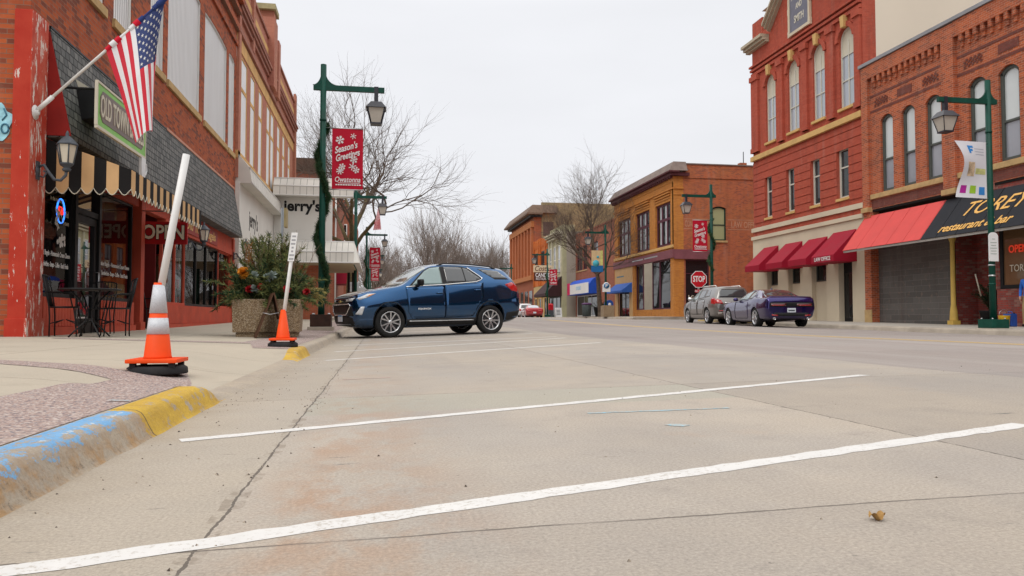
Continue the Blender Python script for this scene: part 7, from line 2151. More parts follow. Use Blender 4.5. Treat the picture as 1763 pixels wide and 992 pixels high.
class Car:
    def __init__(s, name, label, cat, rows, L, sf, sr, wr, ra, track, body_mat, clad_rows=2, loc=(0, 0, 0), rot=(0, 0, 0), n_st=80, cr=0.075, well=0.30):
        s.L = L; s.rows = rows; s.cr = cr
        s.root = thing(name, label, cat, loc)
        s.root.rotation_euler = rot
        a = np.array(rows, float)
        S0 = a[:, 0]
        st = sorted(set([0, 0.015, 0.03, 0.05, 0.075, 0.1, 0.14, L, L - 0.015, L - 0.03, L - 0.06, L - 0.1, L - 0.15] + list(np.linspace(0.2, L - 0.2, n_st))))
        bm = bmesh.new(); rings = []
        seg_ix = None
        for q in st:
            zb, ws, zm, wm, zbl, wb, zt, wt = [pchip(S0, a[:, k], q) for k in range(1, 9)]
            k = min(1.0, max(0.25, (zt - zbl) / 0.35))
            P = [(0, zb), (ws * 0.82, zb), (ws, zb + 0.10), (wm, zm), (wb, zbl), (wt, zt - cr * k), (wt * 0.80, zt - 0.022 * k), (0, zt)]
            half = [P[0]]; ix = []
            for j in range(1, 6):
                p0, p1, p2, p3 = P[max(1, j - 1)], P[j], P[j + 1], P[min(6, j + 2)]
                sg = 5
                for t in range(sg):
                    t /= sg
                    T = 0.32
                    r = []
                    for c in (0, 1):
                        m1, m2 = T * (p2[c] - p0[c]), T * (p3[c] - p1[c])
                        r.append((2*t**3-3*t**2+1)*p1[c] + (t**3-2*t**2+t)*m1 + (-2*t**3+3*t**2)*p2[c] + (t**3-t**2)*m2)
                    half.append(tuple(r))
            half.append(P[6]); half.append((P[6][0] * 0.5, P[6][1] + (P[7][1] - P[6][1]) * 0.75)); half.append(P[7])
            ring = [bm.verts.new((q - L / 2, -y, z)) for y, z in half] + [bm.verts.new((q - L / 2, y, z)) for y, z in half[::-1][1:-1]]
            rings.append(ring); nh = len(half)
        n = len(rings[0])
        for r0, r1 in zip(rings, rings[1:]):
            for k in range(n):
                f = bm.faces.new((r0[k], r1[k], r1[(k + 1) % n], r0[(k + 1) % n])); f.smooth = True
                kk = k if k < nh else n - 1 - k
                if kk < 1 + 5 * clad_rows - 3: f.material_index = 1
        bm.faces.new(rings[0][::-1]).material_index = 0; bm.faces.new(rings[-1]).material_index = 0
        bmesh.ops.recalc_face_normals(bm, faces=bm.faces)
        s.bvh = BVHTree.FromBMesh(bm)
        me = bpy.data.meshes.new('body'); bm.to_mesh(me); bm.free()
        for m in (body_mat, M_CLAD, M_WELL): me.materials.append(m)
        o = bpy.data.objects.new('body', me); COL.objects.link(o)
        cm = MB()
        for x in (sf - L / 2, sr - L / 2):
            for sg in (-1, 1):
                y0 = track - well
                cm.lathe([(0, sg * y0), (ra, sg * y0), (ra, sg * 1.4), (0, sg * 1.4)], (x, 0, wr), 40, axis='Y')
        bmesh.ops.remove_doubles(cm.bm, verts=cm.bm.verts, dist=1e-5)
        cut = cm.build('cut', M_WELL)
        md = o.modifiers.new('b', 'BOOLEAN'); md.operation = 'DIFFERENCE'; md.object = cut; md.solver = 'EXACT'
        dg = bpy.context.evaluated_depsgraph_get()
        me2 = bpy.data.meshes.new_from_object(o.evaluated_get(dg))
        me2.name = 'body'
        o.modifiers.clear(); o.data = me2
        bpy.data.objects.remove(cut)
        for p in me2.polygons:
            c = p.center
            for x in (sf - L / 2, sr - L / 2):
                if abs(hypot(c.x - x, c.z - wr) - ra) < 0.02 and abs(c.y) > track - well - 0.02 and abs(p.normal.y) < 0.7: p.material_index = 2; p.use_smooth = False
                if hypot(c.x - x, c.z - wr) < ra + 0.01 and abs(abs(c.y) - (track - well)) < 0.02: p.material_index = 2; p.use_smooth = False
        me2.materials.clear()
        for m in (body_mat, M_CLAD, M_WELL): me2.materials.append(m)
        o.parent = s.root
        s.body = o
        s.wh = [(sf - L / 2, wr), (sr - L / 2, wr)]; s.track = track; s.wr = wr

    def build(s, mb, name, mat, parent=None, **k):
        return mb.build(name, mat, parent or s.root, world=False, **k)

    def project(s, p, D):
        D = Vector(D).normalized()
        h = s.bvh.ray_cast(Vector(p) - D * 6, D)
        if h[0] is None:
            h = s.bvh.find_nearest(Vector(p))
        s.nrm = h[1] if h[1].dot(D) < 0 else -h[1]
        return h[0]

    def patch(s, name, poly, axis, sgn, mat, off=0.004, step=0.06, parent=None, thick=0.012):
        """poly in (s,z) for axis Y, (y,z) for axis X, (s,y) for axis Z; projected on to the body from side sgn"""
        bm = bmesh.new()
        bm.faces.new([bm.verts.new((a, b, 0)) for a, b in poly])
        xs = [p[0] for p in poly]; ys = [p[1] for p in poly]
        for ax, lo, hi in ((0, min(xs), max(xs)), (1, min(ys), max(ys))):
            for q in lin(lo, hi, step)[1:-1]:
                bmesh.ops.bisect_plane(bm, geom=bm.verts[:] + bm.edges[:] + bm.faces[:], plane_co=(q, 0, 0) if ax == 0 else (0, q, 0), plane_no=(1, 0, 0) if ax == 0 else (0, 1, 0))
        if axis == 'Y': f = lambda a, b: (Vector((a - s.L / 2, 0, b)), Vector((0, -sgn, 0)))
        elif axis == 'X': f = lambda a, b: (Vector((0, a, b)), Vector((-sgn, 0, 0)))
        else: f = lambda a, b: (Vector((a - s.L / 2, b, 0)), Vector((0, 0, -1)))
        for v in bm.verts:
            p, D = f(v.co.x, v.co.y)
            v.co = s.project(p, D); v.co += (s.nrm * 0.7 - D * 0.3) * off
        bmesh.ops.triangulate(bm, faces=[q for q in bm.faces if len(q.verts) > 4])
        r = bmesh.ops.extrude_face_region(bm, geom=bm.faces[:])
        for v in [e for e in r['geom'] if isinstance(e, bmesh.types.BMVert)]:
            v.co += D * thick
        bmesh.ops.recalc_face_normals(bm, faces=bm.faces)
        for q in bm.faces: q.smooth = abs(q.normal.dot(D)) > 0.3
        m = MB(); m.bm.free(); m.bm = bm
        return s.build(m, name, mat, parent, norm=False)

    def line_on(s, pts, axis, sgn, off=0.0):
        out = []
        for a, b in pts:
            if axis == 'Y': p, D = Vector((a - s.L / 2, 0, b)), Vector((0, -sgn, 0))
            elif axis == 'X': p, D = Vector((0, a, b)), Vector((-sgn, 0, 0))
            else: p, D = Vector((a - s.L / 2, b, 0)), Vector((0, 0, -1))
            out.append(s.project(p, D) - D * off)
        return out

    def wheels(s, width=0.225, rim=0.72, spokes=5, twin=True, rim_mat=None):
        rim_mat = rim_mat or M_ALLOY
        r = s.wr; w = width; rr = r * rim
        t0 = MB()
        t0.lathe([(rr * 0.98, -w * 0.46), (r * 0.86, -w * 0.5), (r * 0.955, -w * 0.47), (r, -w * 0.36), (r, w * 0.36), (r * 0.955, w * 0.47), (r * 0.86, w * 0.5), (rr * 0.98, w * 0.46)], n=48, axis='Y', closed=True)
        me_t = None
        rm = MB()
        rm.lathe([(rr * 0.985, -w * 0.44), (rr, -w * 0.465), (rr * 0.95, -w * 0.47), (rr * 0.90, -w * 0.40), (rr * 0.88, w * 0.3), (rr * 0.98, w * 0.4)], n=48, axis='Y', closed=True)
        for k in range(spokes):
            for e in ((-1, 1) if twin else (0,)):
                a0 = 2 * pi * k / spokes + e * 0.10; a1 = 2 * pi * k / spokes + e * 0.26
                p0 = Vector((cos(a0) * rr * 0.16, -w * 0.36, sin(a0) * rr * 0.16)); p1 = Vector((cos(a1) * rr * 0.93, -w * 0.43, sin(a1) * rr * 0.93))
                tg = Vector((-sin((a0 + a1) / 2), 0, cos((a0 + a1) / 2)))
                ww = rr * (0.062 if twin else 0.13)
                q = [p0 - tg * ww * 0.9, p0 + tg * ww * 0.9, p1 + tg * ww, p1 - tg * ww]
                rm.prism(q, (0, 0.028, 0))
        rm.lathe([(0, -w * 0.42), (rr * 0.10, -w * 0.415), (rr * 0.19, -w * 0.37), (rr * 0.2, -w * 0.3), (0, -w * 0.28)], n=24, axis='Y')
        dk = MB(); dk.lathe([(0, -w * 0.16), (rr * 0.9, -w * 0.16), (rr * 0.9, -w * 0.12), (0, -w * 0.12)], n=32, axis='Y')
        dk.lathe([(rr * 0.35, -w * 0.2), (rr * 0.6, -w * 0.2), (rr * 0.6, -w * 0.17), (rr * 0.35, -w * 0.17)], n=32, axis='Y', closed=True)
        first = None
        for (x, z) in s.wh:
            for sg in (-1, 1):
                if first is None:
                    ty = s.build(t0, 'wheel', M_TYRE)
                    ri = s.build(rm, 'rim', rim_mat, ty); br = s.build(dk, 'brake_disc', paint('dark_brake', (0.05, 0.05, 0.052), 0.5, 0.1, 9), ty)
                    first = (ty, ri, br)
                else:
                    ty = first[0].copy(); COL.objects.link(ty); ty.parent = s.root
                    for ch in first[1:]:
                        c = ch.copy(); COL.objects.link(c); c.parent = ty
                ty.location = (x, sg * s.track, z)
                ty.rotation_euler = (0, 0.3 * (x > 0), pi if sg > 0 else 0)

def seam_strip(car, pts, axis, sgn, w=0.007, off=0.0025):
    P = car.line_on(pts, axis, sgn, off)
    m = MB(); m.tube(P, w / 2, 4, flat=1.0)
    return car.build(m, 'panel_gap', M_SEAM, car.body)

def dense(pts, step=0.06, close=False):
    out = []
    q = list(pts) + ([pts[0]] if close else [])
    for a, b in zip(q, q[1:]):
        n = max(1, int(hypot(b[0] - a[0], b[1] - a[1]) / step))
        out += [(a[0] + (b[0] - a[0]) * i / n, a[1] + (b[1] - a[1]) * i / n) for i in range(n)]
    out.append(q[-1])
    return out

# ---- blue sport utility car parked nose to the kerb
B_BLUE = car_paint('metallic_blue_paint', (0.002, 0.066, 0.185), 0.9, 0.11)
rows = [ # s, zb, ws, zm, wm, zbelt, wb, zt, wt
    (0.000, 0.440, 0.500, 0.580, 0.560, 0.740, 0.540, 0.820, 0.460),
    (0.050, 0.300, 0.660, 0.580, 0.720, 0.800, 0.700, 0.900, 0.620),
    (0.160, 0.240, 0.780, 0.620, 0.820, 0.860, 0.790, 0.955, 0.680),
    (0.400, 0.210, 0.825, 0.680, 0.895, 0.940, 0.810, 1.020, 0.720),
    (0.900, 0.200, 0.855, 0.720, 0.920, 1.020, 0.840, 1.100, 0.760),
    (1.250, 0.200, 0.855, 0.720, 0.920, 1.070, 0.845, 1.155, 0.780),
    (1.600, 0.200, 0.855, 0.720, 0.920, 1.105, 0.840, 1.360, 0.700),
    (1.950, 0.200, 0.855, 0.720, 0.920, 1.130, 0.835, 1.555, 0.630),
    (2.200, 0.200, 0.855, 0.720, 0.920, 1.150, 0.830, 1.635, 0.610),
    (2.600, 0.200, 0.855, 0.720, 0.920, 1.180, 0.830, 1.665, 0.605),
    (3.200, 0.210, 0.855, 0.740, 0.920, 1.220, 0.830, 1.655, 0.600),
    (3.800, 0.230, 0.855, 0.760, 0.925, 1.250, 0.820, 1.615, 0.585),
    (4.200, 0.270, 0.835, 0.780, 0.900, 1.240, 0.790, 1.560, 0.570),
    (4.400, 0.310, 0.840, 0.800, 0.870, 1.180, 0.800, 1.400, 0.600),
    (4.530, 0.360, 0.790, 0.780, 0.820, 1.080, 0.760, 1.200, 0.630),
    (4.610, 0.420, 0.700, 0.740, 0.740, 0.980, 0.700, 1.040, 0.600),
    (4.650, 0.480, 0.600, 0.700, 0.660, 0.860, 0.620, 0.920, 0.520)]
suv = Car('parked_car', 'metallic blue sport utility car parked nose to the kerb behind the second cone', 'car', rows, 4.65, 0.93, 3.655, 0.36, 0.405, 0.80, B_BLUE, loc=(1.21, 19.42, z_road(1.2, 19.4) + 0.0), rot=(0, radians(-1.15), radians(20)))
suv.wheels(0.225, 0.70, 5)
FG = [(1.52, 1.135), (1.93, 1.465), (2.08, 1.535), (2.34, 1.565), (2.34, 1.175)]
RG = [(2.45, 1.185), (2.45, 1.57), (2.92, 1.565), (3.10, 1.535), (3.41, 1.305), (3.30, 1.245)]
QG = [(3.42, 1.535), (4.02, 1.485), (4.27, 1.285), (3.84, 1.285)]
for sg in (-1, 1):
    fd = suv.patch('door', [(1.36, 1.10), (1.40, 0.55), (1.52, 0.40), (2.38, 0.41), (2.40, 1.14), (1.9, 1.10)], 'Y', sg, B_BLUE, 0.003, 0.08)
    rd = suv.patch('door', [(2.415, 1.145), (2.40, 0.41), (3.14, 0.44), (3.30, 0.68), (3.44, 0.86), (3.47, 1.20), (3.0, 1.17)], 'Y', sg, B_BLUE, 0.003, 0.08)
    seam_strip(suv, dense([(1.345, 1.12), (1.385, 0.55), (1.51, 0.39), (2.39, 0.40), (3.15, 0.43), (3.31, 0.67), (3.455, 0.86), (3.485, 1.22)]), 'Y', sg)
    seam_strip(suv, dense([(2.40, 1.15), (2.39, 0.40)]), 'Y', sg)
    bp = suv.patch('window_surround', [(1.44, 1.12), (1.90, 1.475), (2.06, 1.55), (2.4, 1.585), (2.94, 1.585), (3.13, 1.55), (3.46, 1.305), (3.36, 1.225), (2.4, 1.155)], 'Y', sg, M_CLAD, 0.004)
    suv.patch('side_window', FG, 'Y', sg, M_CARGF, 0.009)
    suv.patch('side_window', RG, 'Y', sg, M_CARGL, 0.009)
    suv.patch('quarter_window', QG, 'Y', sg, M_CARGL, 0.006)
    m = MB(); m.tube(suv.line_on(dense([(2.975, 1.56), (2.985, 1.24)]), 'Y', sg, 0.01), 0.014, 6); suv.build(m, 'window_divider', M_CLAD, bp)
    m = MB(); m.tube(suv.line_on(dense([(1.36, 1.105), (1.6, 1.122), (2.4, 1.158), (3.28, 1.225), (3.42, 1.27), (3.475, 1.305), (3.40, 1.37), (3.12, 1.565)]), 'Y', sg, 0.008), 0.012, 6); suv.build(m, 'chrome_strip', M_CHROME)
    for q, h, dd in ((2.14, 0.965, fd), (3.20, 1.03, rd)):
        m = MB(); P = suv.line_on([(q, h), (q + 0.06, h + 0.004), (q + 0.16, h + 0.008), (q + 0.21, h + 0.01)], 'Y', sg, 0.0)
        D = Vector((0, sg, 0))
        m.tube([P[0], P[1] + D * 0.035, P[2] + D * 0.035, P[3]], 0.015, 6); suv.build(m, 'handle', B_BLUE, dd)
    y0 = sg * 0.90                                   # mirror
    m = MB(); m.lathe([(0, -0.09), (0.06, -0.085), (0.085, -0.03), (0.09, 0.04), (0.08, 0.10), (0, 0.11)], (0, 0, 0), 14)
    bmesh.ops.scale(m.bm, vec=(0.9, 1.35, 0.75), verts=m.bm.verts); bmesh.ops.translate(m.bm, vec=(1.68 - 2.325, y0 + sg * 0.09, 1.19), verts=m.bm.verts)
    m.tube([(1.62 - 2.325, sg * 0.84, 1.115), (1.66 - 2.325, y0 + sg * 0.05, 1.15)], 0.035, 6); suv.build(m, 'mirror', M_BLACK)
    # arch and sill cladding
    for x0 in (0.93, 3.655):
        inner = [(x0 + 0.415 * cos(q), 0.36 + 0.415 * sin(q)) for q in np.linspace(-0.2, pi + 0.2, 22)]
        m = MB(); m.tube(suv.line_on(inner, 'Y', sg, 0.004), 0.010, 5); suv.build(m, 'arch_lip', M_CLAD)
    suv.patch('sill_trim', [(1.36, 0.39), (1.36, 0.25), (3.24, 0.25), (3.24, 0.40)], 'Y', sg, M_CLAD, 0.008)
    m = MB(); m.tube(suv.line_on(dense([(1.42, 0.345), (3.18, 0.345)]), 'Y', sg, 0.010), 0.012, 6); suv.build(m, 'sill_strip', M_SILVER)
    # lamps
    suv.patch('headlight', [(0.13, 0.855), (0.20, 0.825), (0.42, 0.885), (0.60, 0.965), (0.40, 0.955)], 'Y', sg, M_LENS, 0.006, 0.05)
    suv.patch('headlight', [(sg * 0.70, 0.80), (sg * 0.74, 0.87), (sg * 0.40, 0.845), (sg * 0.42, 0.80)], 'X', -1, M_LENS, 0.006, 0.05)
    suv.patch('turn_signal', [(0.36, 0.892), (0.44, 0.905), (0.58, 0.958), (0.44, 0.935)], 'Y', sg, M_AMBER, 0.010, 0.05)
    suv.patch('fog_lamp', [(0.10, 0.52), (0.24, 0.50), (0.30, 0.68), (0.22, 0.68)], 'Y', sg, M_LENS, 0.006, 0.05)
    suv.patch('fog_recess', [(sg * 0.74, 0.48), (sg * 0.70, 0.70), (sg * 0.52, 0.62), (sg * 0.50, 0.48)], 'X', -1, M_CLAD, 0.006, 0.05)
    suv.patch('tail_light', [(4.12, 1.165), (4.30, 1.02), (4.50, 0.98), (4.56, 1.10), (4.34, 1.22)], 'Y', sg, M_TAIL, 0.008, 0.05)
    suv.patch('bumper_trim', [(4.10, 0.30), (4.62, 0.40), (4.60, 0.56), (4.14, 0.50)], 'Y', sg, M_CLAD, 0.006)
    m = MB(); P = suv.line_on([(2.3, sg * 0.56), (2.5, sg * 0.565), (3.2, sg * 0.565), (3.8, sg * 0.55), (4.0, sg * 0.54)], 'Z', 1, 0.035); P[0].z -= 0.04; P[-1].z -= 0.04
    m.tube(P, 0.016, 6); suv.build(m, 'roof_rail', M_CLAD)
text_part('badge', 'EQUINOX', 0.05, frame_matrix((1.80 - 2.325, suv.line_on([(1.80, 0.62)], 'Y', -1, 0.03)[0].y, 0.615), (1, 0, 0), (0, 0, 1)), M_SWH, None, sx=1.5, bold=0.02, ext=0.002).parent = suv.root
suv.patch('windscreen', [(1.33, -0.66), (1.27, -0.35), (1.25, 0), (1.27, 0.35), (1.33, 0.66), (1.98, 0.58), (2.05, 0.3), (2.07, 0), (2.05, -0.3), (1.98, -0.58)], 'Z', 1, paint('windscreen_glass', (0.17, 0.20, 0.18), 0.03, 0.1, 2, coat=1.0), 0.006, 0.08)
suv.patch('rear_window', [(4.22, -0.55), (4.20, 0), (4.22, 0.55), (4.47, 0.6), (4.49, 0), (4.47, -0.6)], 'Z', 1, M_CARGL, 0.006, 0.08)
gp = [(-0.60, 0.74), (-0.66, 0.70), (-0.54, 0.56), (-0.42, 0.51), (0.42, 0.51), (0.54, 0.56), (0.66, 0.70), (0.60, 0.74)]
gr = suv.patch('grille', gp, 'X', -1, M_BLACK, 0.006, 0.06)
m = MB(); m.tube(suv.line_on(dense(gp, 0.05, True), 'X', -1, 0.014), 0.016, 6); suv.build(m, 'grille_frame', M_CHROME, gr)
suv.patch('upper_grille', [(-0.60, 0.77), (-0.56, 0.845), (0.56, 0.845), (0.60, 0.77)], 'X', -1, M_BLACK, 0.006, 0.06)
p = suv.line_on([(0, 0.80)], 'X', -1, 0.012)[0]
m = MB(); m.prism([(p.x, y, p.z + z) for y, z in ((-0.09, -0.014), (-0.03, -0.014), (-0.025, -0.03), (0.025, -0.03), (0.03, -0.014), (0.09, -0.014), (0.08, 0.014), (0.03, 0.014), (0.025, 0.03), (-0.025, 0.03), (-0.03, 0.014), (-0.08, 0.014))], (-0.015, 0, 0)); suv.build(m, 'emblem', paint('emblem_gold', (0.5, 0.36, 0.12), 0.3, 0.05, 5, metal=0.7))
suv.patch('bumper_grille', [(-0.72, 0.27), (-0.70, 0.44), (-0.50, 0.49), (0.50, 0.49), (0.70, 0.44), (0.72, 0.27)], 'X', -1, M_CLAD, 0.006, 0.06)
p = suv.line_on([(0, 0.42)], 'X', -1, 0.02)[0]
m = MB(); m.box(p.x - 0.012, p.x + 0.004, -0.155, 0.155, 0.36, 0.515); lp = suv.build(m, 'licence_plate', M_PLATE)
m = MB(); m.box(p.x - 0.014, p.x - 0.012, -0.15, 0.15, 0.47, 0.51); suv.build(m, 'plate_header', paint('plate_blue', (0.08, 0.28, 0.55), 0.4), lp)

suv.root.scale = (0.972, 1.0, 1.07)
for o in [q for q in bpy.data.objects if q.parent == suv.root and q.name.startswith('wheel')]:
    o.scale = (1 / 0.972, 1.0, 1 / 1.07); o.location.z = 0.36 / 1.07
# ---- grey sport utility car seen from behind
rows = [(s_ * 4.685 / 4.65, zb, ws, zm, wm, zbl, wb, zt + (0.05 if zt > 1.3 else 0), wt) for s_, zb, ws, zm, wm, zbl, wb, zt, wt in [
    (0.00, 0.44, 0.55, 0.58, 0.60, 0.74, 0.58, 0.82, 0.50), (0.05, 0.30, 0.70, 0.58, 0.76, 0.80, 0.72, 0.88, 0.62), (0.30, 0.22, 0.86, 0.68, 0.90, 0.92, 0.84, 0.99, 0.70),
    (0.90, 0.20, 0.90, 0.74, 0.94, 1.02, 0.89, 1.09, 0.77), (1.20, 0.20, 0.90, 0.74, 0.94, 1.06, 0.895, 1.14, 0.79), (1.60, 0.20, 0.90, 0.74, 0.94, 1.08, 0.89, 1.38, 0.72),
    (1.95, 0.20, 0.90, 0.74, 0.94, 1.10, 0.885, 1.57, 0.66), (2.60, 0.20, 0.90, 0.74, 0.94, 1.13, 0.88, 1.67, 0.64), (3.40, 0.22, 0.90, 0.76, 0.94, 1.17, 0.88, 1.66, 0.63),
    (4.10, 0.27, 0.89, 0.78, 0.93, 1.19, 0.86, 1.63, 0.63), (4.28, 0.30, 0.88, 0.78, 0.92, 1.17, 0.85, 1.58, 0.63), (4.42, 0.32, 0.87, 0.78, 0.91, 1.13, 0.83, 1.36, 0.66), (4.52, 0.36, 0.84, 0.78, 0.88, 1.06, 0.81, 1.13, 0.70), (4.60, 0.42, 0.76, 0.72, 0.81, 0.96, 0.75, 1.02, 0.66), (4.65, 0.48, 0.68, 0.68, 0.72, 0.84, 0.68, 0.90, 0.58)]]
B_GREY = car_paint('metallic_grey_paint', (0.20, 0.19, 0.18), 0.6, 0.3)
def side_cars(car, paintm, fg, rg, qg, doors, arch, wr, rail=None):
    for sg in (-1, 1):
        for d in doors:
            car.patch('door', d, 'Y', sg, paintm, 0.003, 0.1)
            seam_strip(car, dense([(a, b) for a, b in d], 0.1, True), 'Y', sg, 0.010, 0.001)
        if fg: car.patch('side_window', fg, 'Y', sg, M_CARGF, 0.008, 0.08)
        if rg: car.patch('side_window', rg, 'Y', sg, M_CARGL, 0.008, 0.08)
        if qg: car.patch('quarter_window', qg, 'Y', sg, M_CARGL, 0.008, 0.08)
kia = Car('parked_car', 'metallic grey sport utility car parked ahead of the purple coupe by the stop sign', 'car', rows, 4.685, 0.94, 3.64, 0.365, 0.405, 0.81, B_GREY, loc=(15.56, 33.98, z_road(15.5, 33.9)), rot=(0, 0, radians(-94.5)))
kia.wheels(0.23, 0.72, 5, False)
side_cars(kia, B_GREY, [(1.50, 1.10), (1.92, 1.50), (2.3, 1.565), (2.3, 1.13)], [(2.40, 1.135), (2.40, 1.57), (3.15, 1.56), (3.2, 1.18)], [(3.30, 1.19), (3.26, 1.55), (3.70, 1.52), (3.88, 1.24)], [[(1.38, 1.06), (1.42, 0.45), (2.34, 0.42), (2.36, 1.10)], [(2.38, 1.10), (2.36, 0.42), (3.1, 0.44), (3.36, 0.86), (3.4, 1.14)]], 0, 0.365)
for sg in (-1, 1):
    kia.patch('tail_light', [(4.10, 1.13), (4.18, 0.90), (4.56, 0.86), (4.56, 1.06), (4.40, 1.16)], 'Y', sg, M_TAIL, 0.008, 0.05)
    kia.patch('tail_light', [(sg * 0.52, 0.88), (sg * 0.84, 0.90), (sg * 0.83, 1.13), (sg * 0.60, 1.04)], 'X', 1, M_TAIL, 0.008, 0.06)
    m = MB(); P = kia.line_on([(2.2, sg * 0.57), (2.4, sg * 0.58), (3.4, sg * 0.58), (3.8, sg * 0.56), (3.95, sg * 0.55)], 'Z', 1, 0.05); P[0].z -= 0.05; P[-1].z -= 0.05
    m.tube(P, 0.025, 6); kia.build(m, 'roof_rail', M_WHITE)
    m = MB(); m.lathe([(0, -0.09), (0.07, -0.08), (0.09, 0.0), (0.07, 0.10), (0, 0.11)], (0, 0, 0), 12); bmesh.ops.scale(m.bm, vec=(0.8, 1.35, 0.8), verts=m.bm.verts); bmesh.ops.translate(m.bm, vec=(1.62 - 2.34, sg * 1.0, 1.16), verts=m.bm.verts); kia.build(m, 'mirror', M_CHROME)
    for q, h in ((2.10, 0.95), (3.12, 0.99)):
        m = MB(); P = kia.line_on([(q, h), (q + 0.2, h + 0.01)], 'Y', sg, 0.03); m.tube(P, 0.016, 6); kia.build(m, 'handle', M_CHROME)
kia.patch('rear_window', [(-0.66, 1.17), (0.66, 1.17), (0.60, 1.40), (0.50, 1.55), (-0.50, 1.55), (-0.60, 1.40)], 'X', 1, M_CARGL, 0.010, 0.06)
kia.patch('bumper_trim', [(-0.74, 0.42), (-0.76, 0.52), (0.76, 0.52), (0.74, 0.42)], 'X', 1, paint('pale_bumper_trim', (0.42, 0.39, 0.35), 0.5), 0.008, 0.08)
kia.patch('reflector_bar', [(-0.72, 0.56), (-0.72, 0.60), (0.72, 0.60), (0.72, 0.56)], 'X', 1, M_TAIL, 0.008, 0.08)
kia.patch('number_recess', [(-0.3, 0.72), (-0.34, 0.90), (0.34, 0.90), (0.3, 0.72)], 'X', 1, M_CLAD, 0.006, 0.08)
kia.patch('chrome_bar', [(-0.45, 0.92), (-0.45, 0.955), (0.45, 0.955), (0.45, 0.92)], 'X', 1, M_CHROME, 0.010, 0.08)

# ---- purple coupe
rows = [
    (0.00, 0.40, 0.62, 0.56, 0.68, 0.74, 0.66, 0.80, 0.58), (0.06, 0.26, 0.76, 0.58, 0.82, 0.82, 0.79, 0.88, 0.68), (0.35, 0.19, 0.88, 0.62, 0.93, 0.90, 0.88, 0.95, 0.74), (1.00, 0.17, 0.91, 0.66, 0.955, 0.95, 0.90, 1.00, 0.78),
    (1.70, 0.17, 0.91, 0.66, 0.955, 0.97, 0.90, 1.04, 0.78), (2.05, 0.17, 0.91, 0.66, 0.955, 0.985, 0.895, 1.22, 0.70), (2.45, 0.17, 0.91, 0.66, 0.955, 1.00, 0.89, 1.395, 0.62), (2.85, 0.17, 0.91, 0.66, 0.955, 1.015, 0.89, 1.445, 0.60), (3.35, 0.17, 0.91, 0.68, 0.96, 1.035, 0.90, 1.425, 0.58),
    (3.70, 0.18, 0.92, 0.70, 0.965, 1.045, 0.905, 1.33, 0.62), (4.10, 0.20, 0.92, 0.72, 0.965, 1.04, 0.90, 1.15, 0.74), (4.35, 0.22, 0.91, 0.72, 0.96, 1.03, 0.89, 1.085, 0.79), (4.75, 0.27, 0.88, 0.72, 0.94, 1.03, 0.88, 1.09, 0.80), (4.92, 0.31, 0.84, 0.70, 0.91, 1.01, 0.87, 1.095, 0.80), (4.99, 0.36, 0.79, 0.66, 0.87, 0.95, 0.84, 1.00, 0.76), (5.02, 0.42, 0.74, 0.62, 0.82, 0.88, 0.80, 0.93, 0.72)]
B_PURP = car_paint('metallic_purple_paint', (0.014, 0.004, 0.105), 0.75, 0.17)
chl = Car('parked_car', 'deep purple two door coupe parked at the right kerb behind the grey car', 'car', rows, 5.02, 0.97, 3.92, 0.355, 0.39, 0.835, B_PURP, loc=(14.98, 28.25, z_road(15, 28.2)), rot=(0, 0, radians(-96.5)), cr=0.06)
chl.wheels(0.25, 0.74, 5, False)
side_cars(chl, B_PURP, [(1.98, 1.02), (2.42, 1.33), (2.8, 1.375), (3.06, 1.37), (3.06, 1.05)], None, [(3.12, 1.05), (3.12, 1.36), (3.38, 1.345), (3.56, 1.20), (3.5, 1.06)], [[(1.75, 0.96), (1.78, 0.32), (3.15, 0.32), (3.22, 0.6), (3.16, 1.02)]], 0, 0.355)
for sg in (-1, 1):
    m = MB(); m.lathe([(0, -0.08), (0.06, -0.07), (0.08, 0.0), (0.06, 0.09), (0, 0.10)], (0, 0, 0), 12); bmesh.ops.scale(m.bm, vec=(0.8, 1.35, 0.75), verts=m.bm.verts); bmesh.ops.translate(m.bm, vec=(2.05 - 2.51, sg * 1.0, 1.06), verts=m.bm.verts); chl.build(m, 'mirror', B_PURP)
    chl.patch('rear_reflector', [(sg * 0.5, 0.40), (sg * 0.72, 0.42), (sg * 0.72, 0.46), (sg * 0.5, 0.44)], 'X', 1, M_TAIL, 0.01, 0.06)
    p = chl.line_on([(sg * 0.62, 0.36)], 'X', 1, 0.0)[0]
    m = MB(); m.lathe([(0.02, -0.12), (0.045, -0.12), (0.045, 0.03), (0.035, 0.03), (0.03, -0.1)], (p.x, sg * 0.62, 0.31), 14, axis='X'); chl.build(m, 'tailpipe', M_CHROME)
pn = chl.patch('tail_panel', [(-0.80, 0.74), (-0.80, 0.875), (-0.74, 0.90), (0.74, 0.90), (0.80, 0.875), (0.80, 0.74)], 'X', 1, M_BLACK, 0.010, 0.06)
for sg in (-1, 1):
    chl.patch('tail_light', [(sg * 0.76, 0.765), (sg * 0.76, 0.85), (sg * 0.20, 0.85), (sg * 0.20, 0.765)], 'X', 1, paint('dim_red_lens', (0.10, 0.006, 0.008), 0.15, 0.1, 4, coat=1.0), 0.020, 0.06)
    m = MB(); m.tube(chl.line_on(dense([(sg * 0.72, 0.79), (sg * 0.28, 0.79)], 0.06), 'X', 1, 0.024), 0.014, 6); chl.build(m, 'light_bar', M_TAIL)
chl.patch('rear_window', [(3.46, -0.50), (3.44, 0), (3.46, 0.50), (4.16, 0.62), (4.22, 0), (4.16, -0.62)], 'Z', 1, M_CARGL, 0.006, 0.08)
chl.patch('bumper_valance', [(-0.72, 0.40), (0.72, 0.40), (0.62, 0.52), (-0.62, 0.52)], 'X', 1, M_CLAD, 0.008, 0.06)
p = chl.line_on([(0, 0.58)], 'X', 1, 0.012)[0]
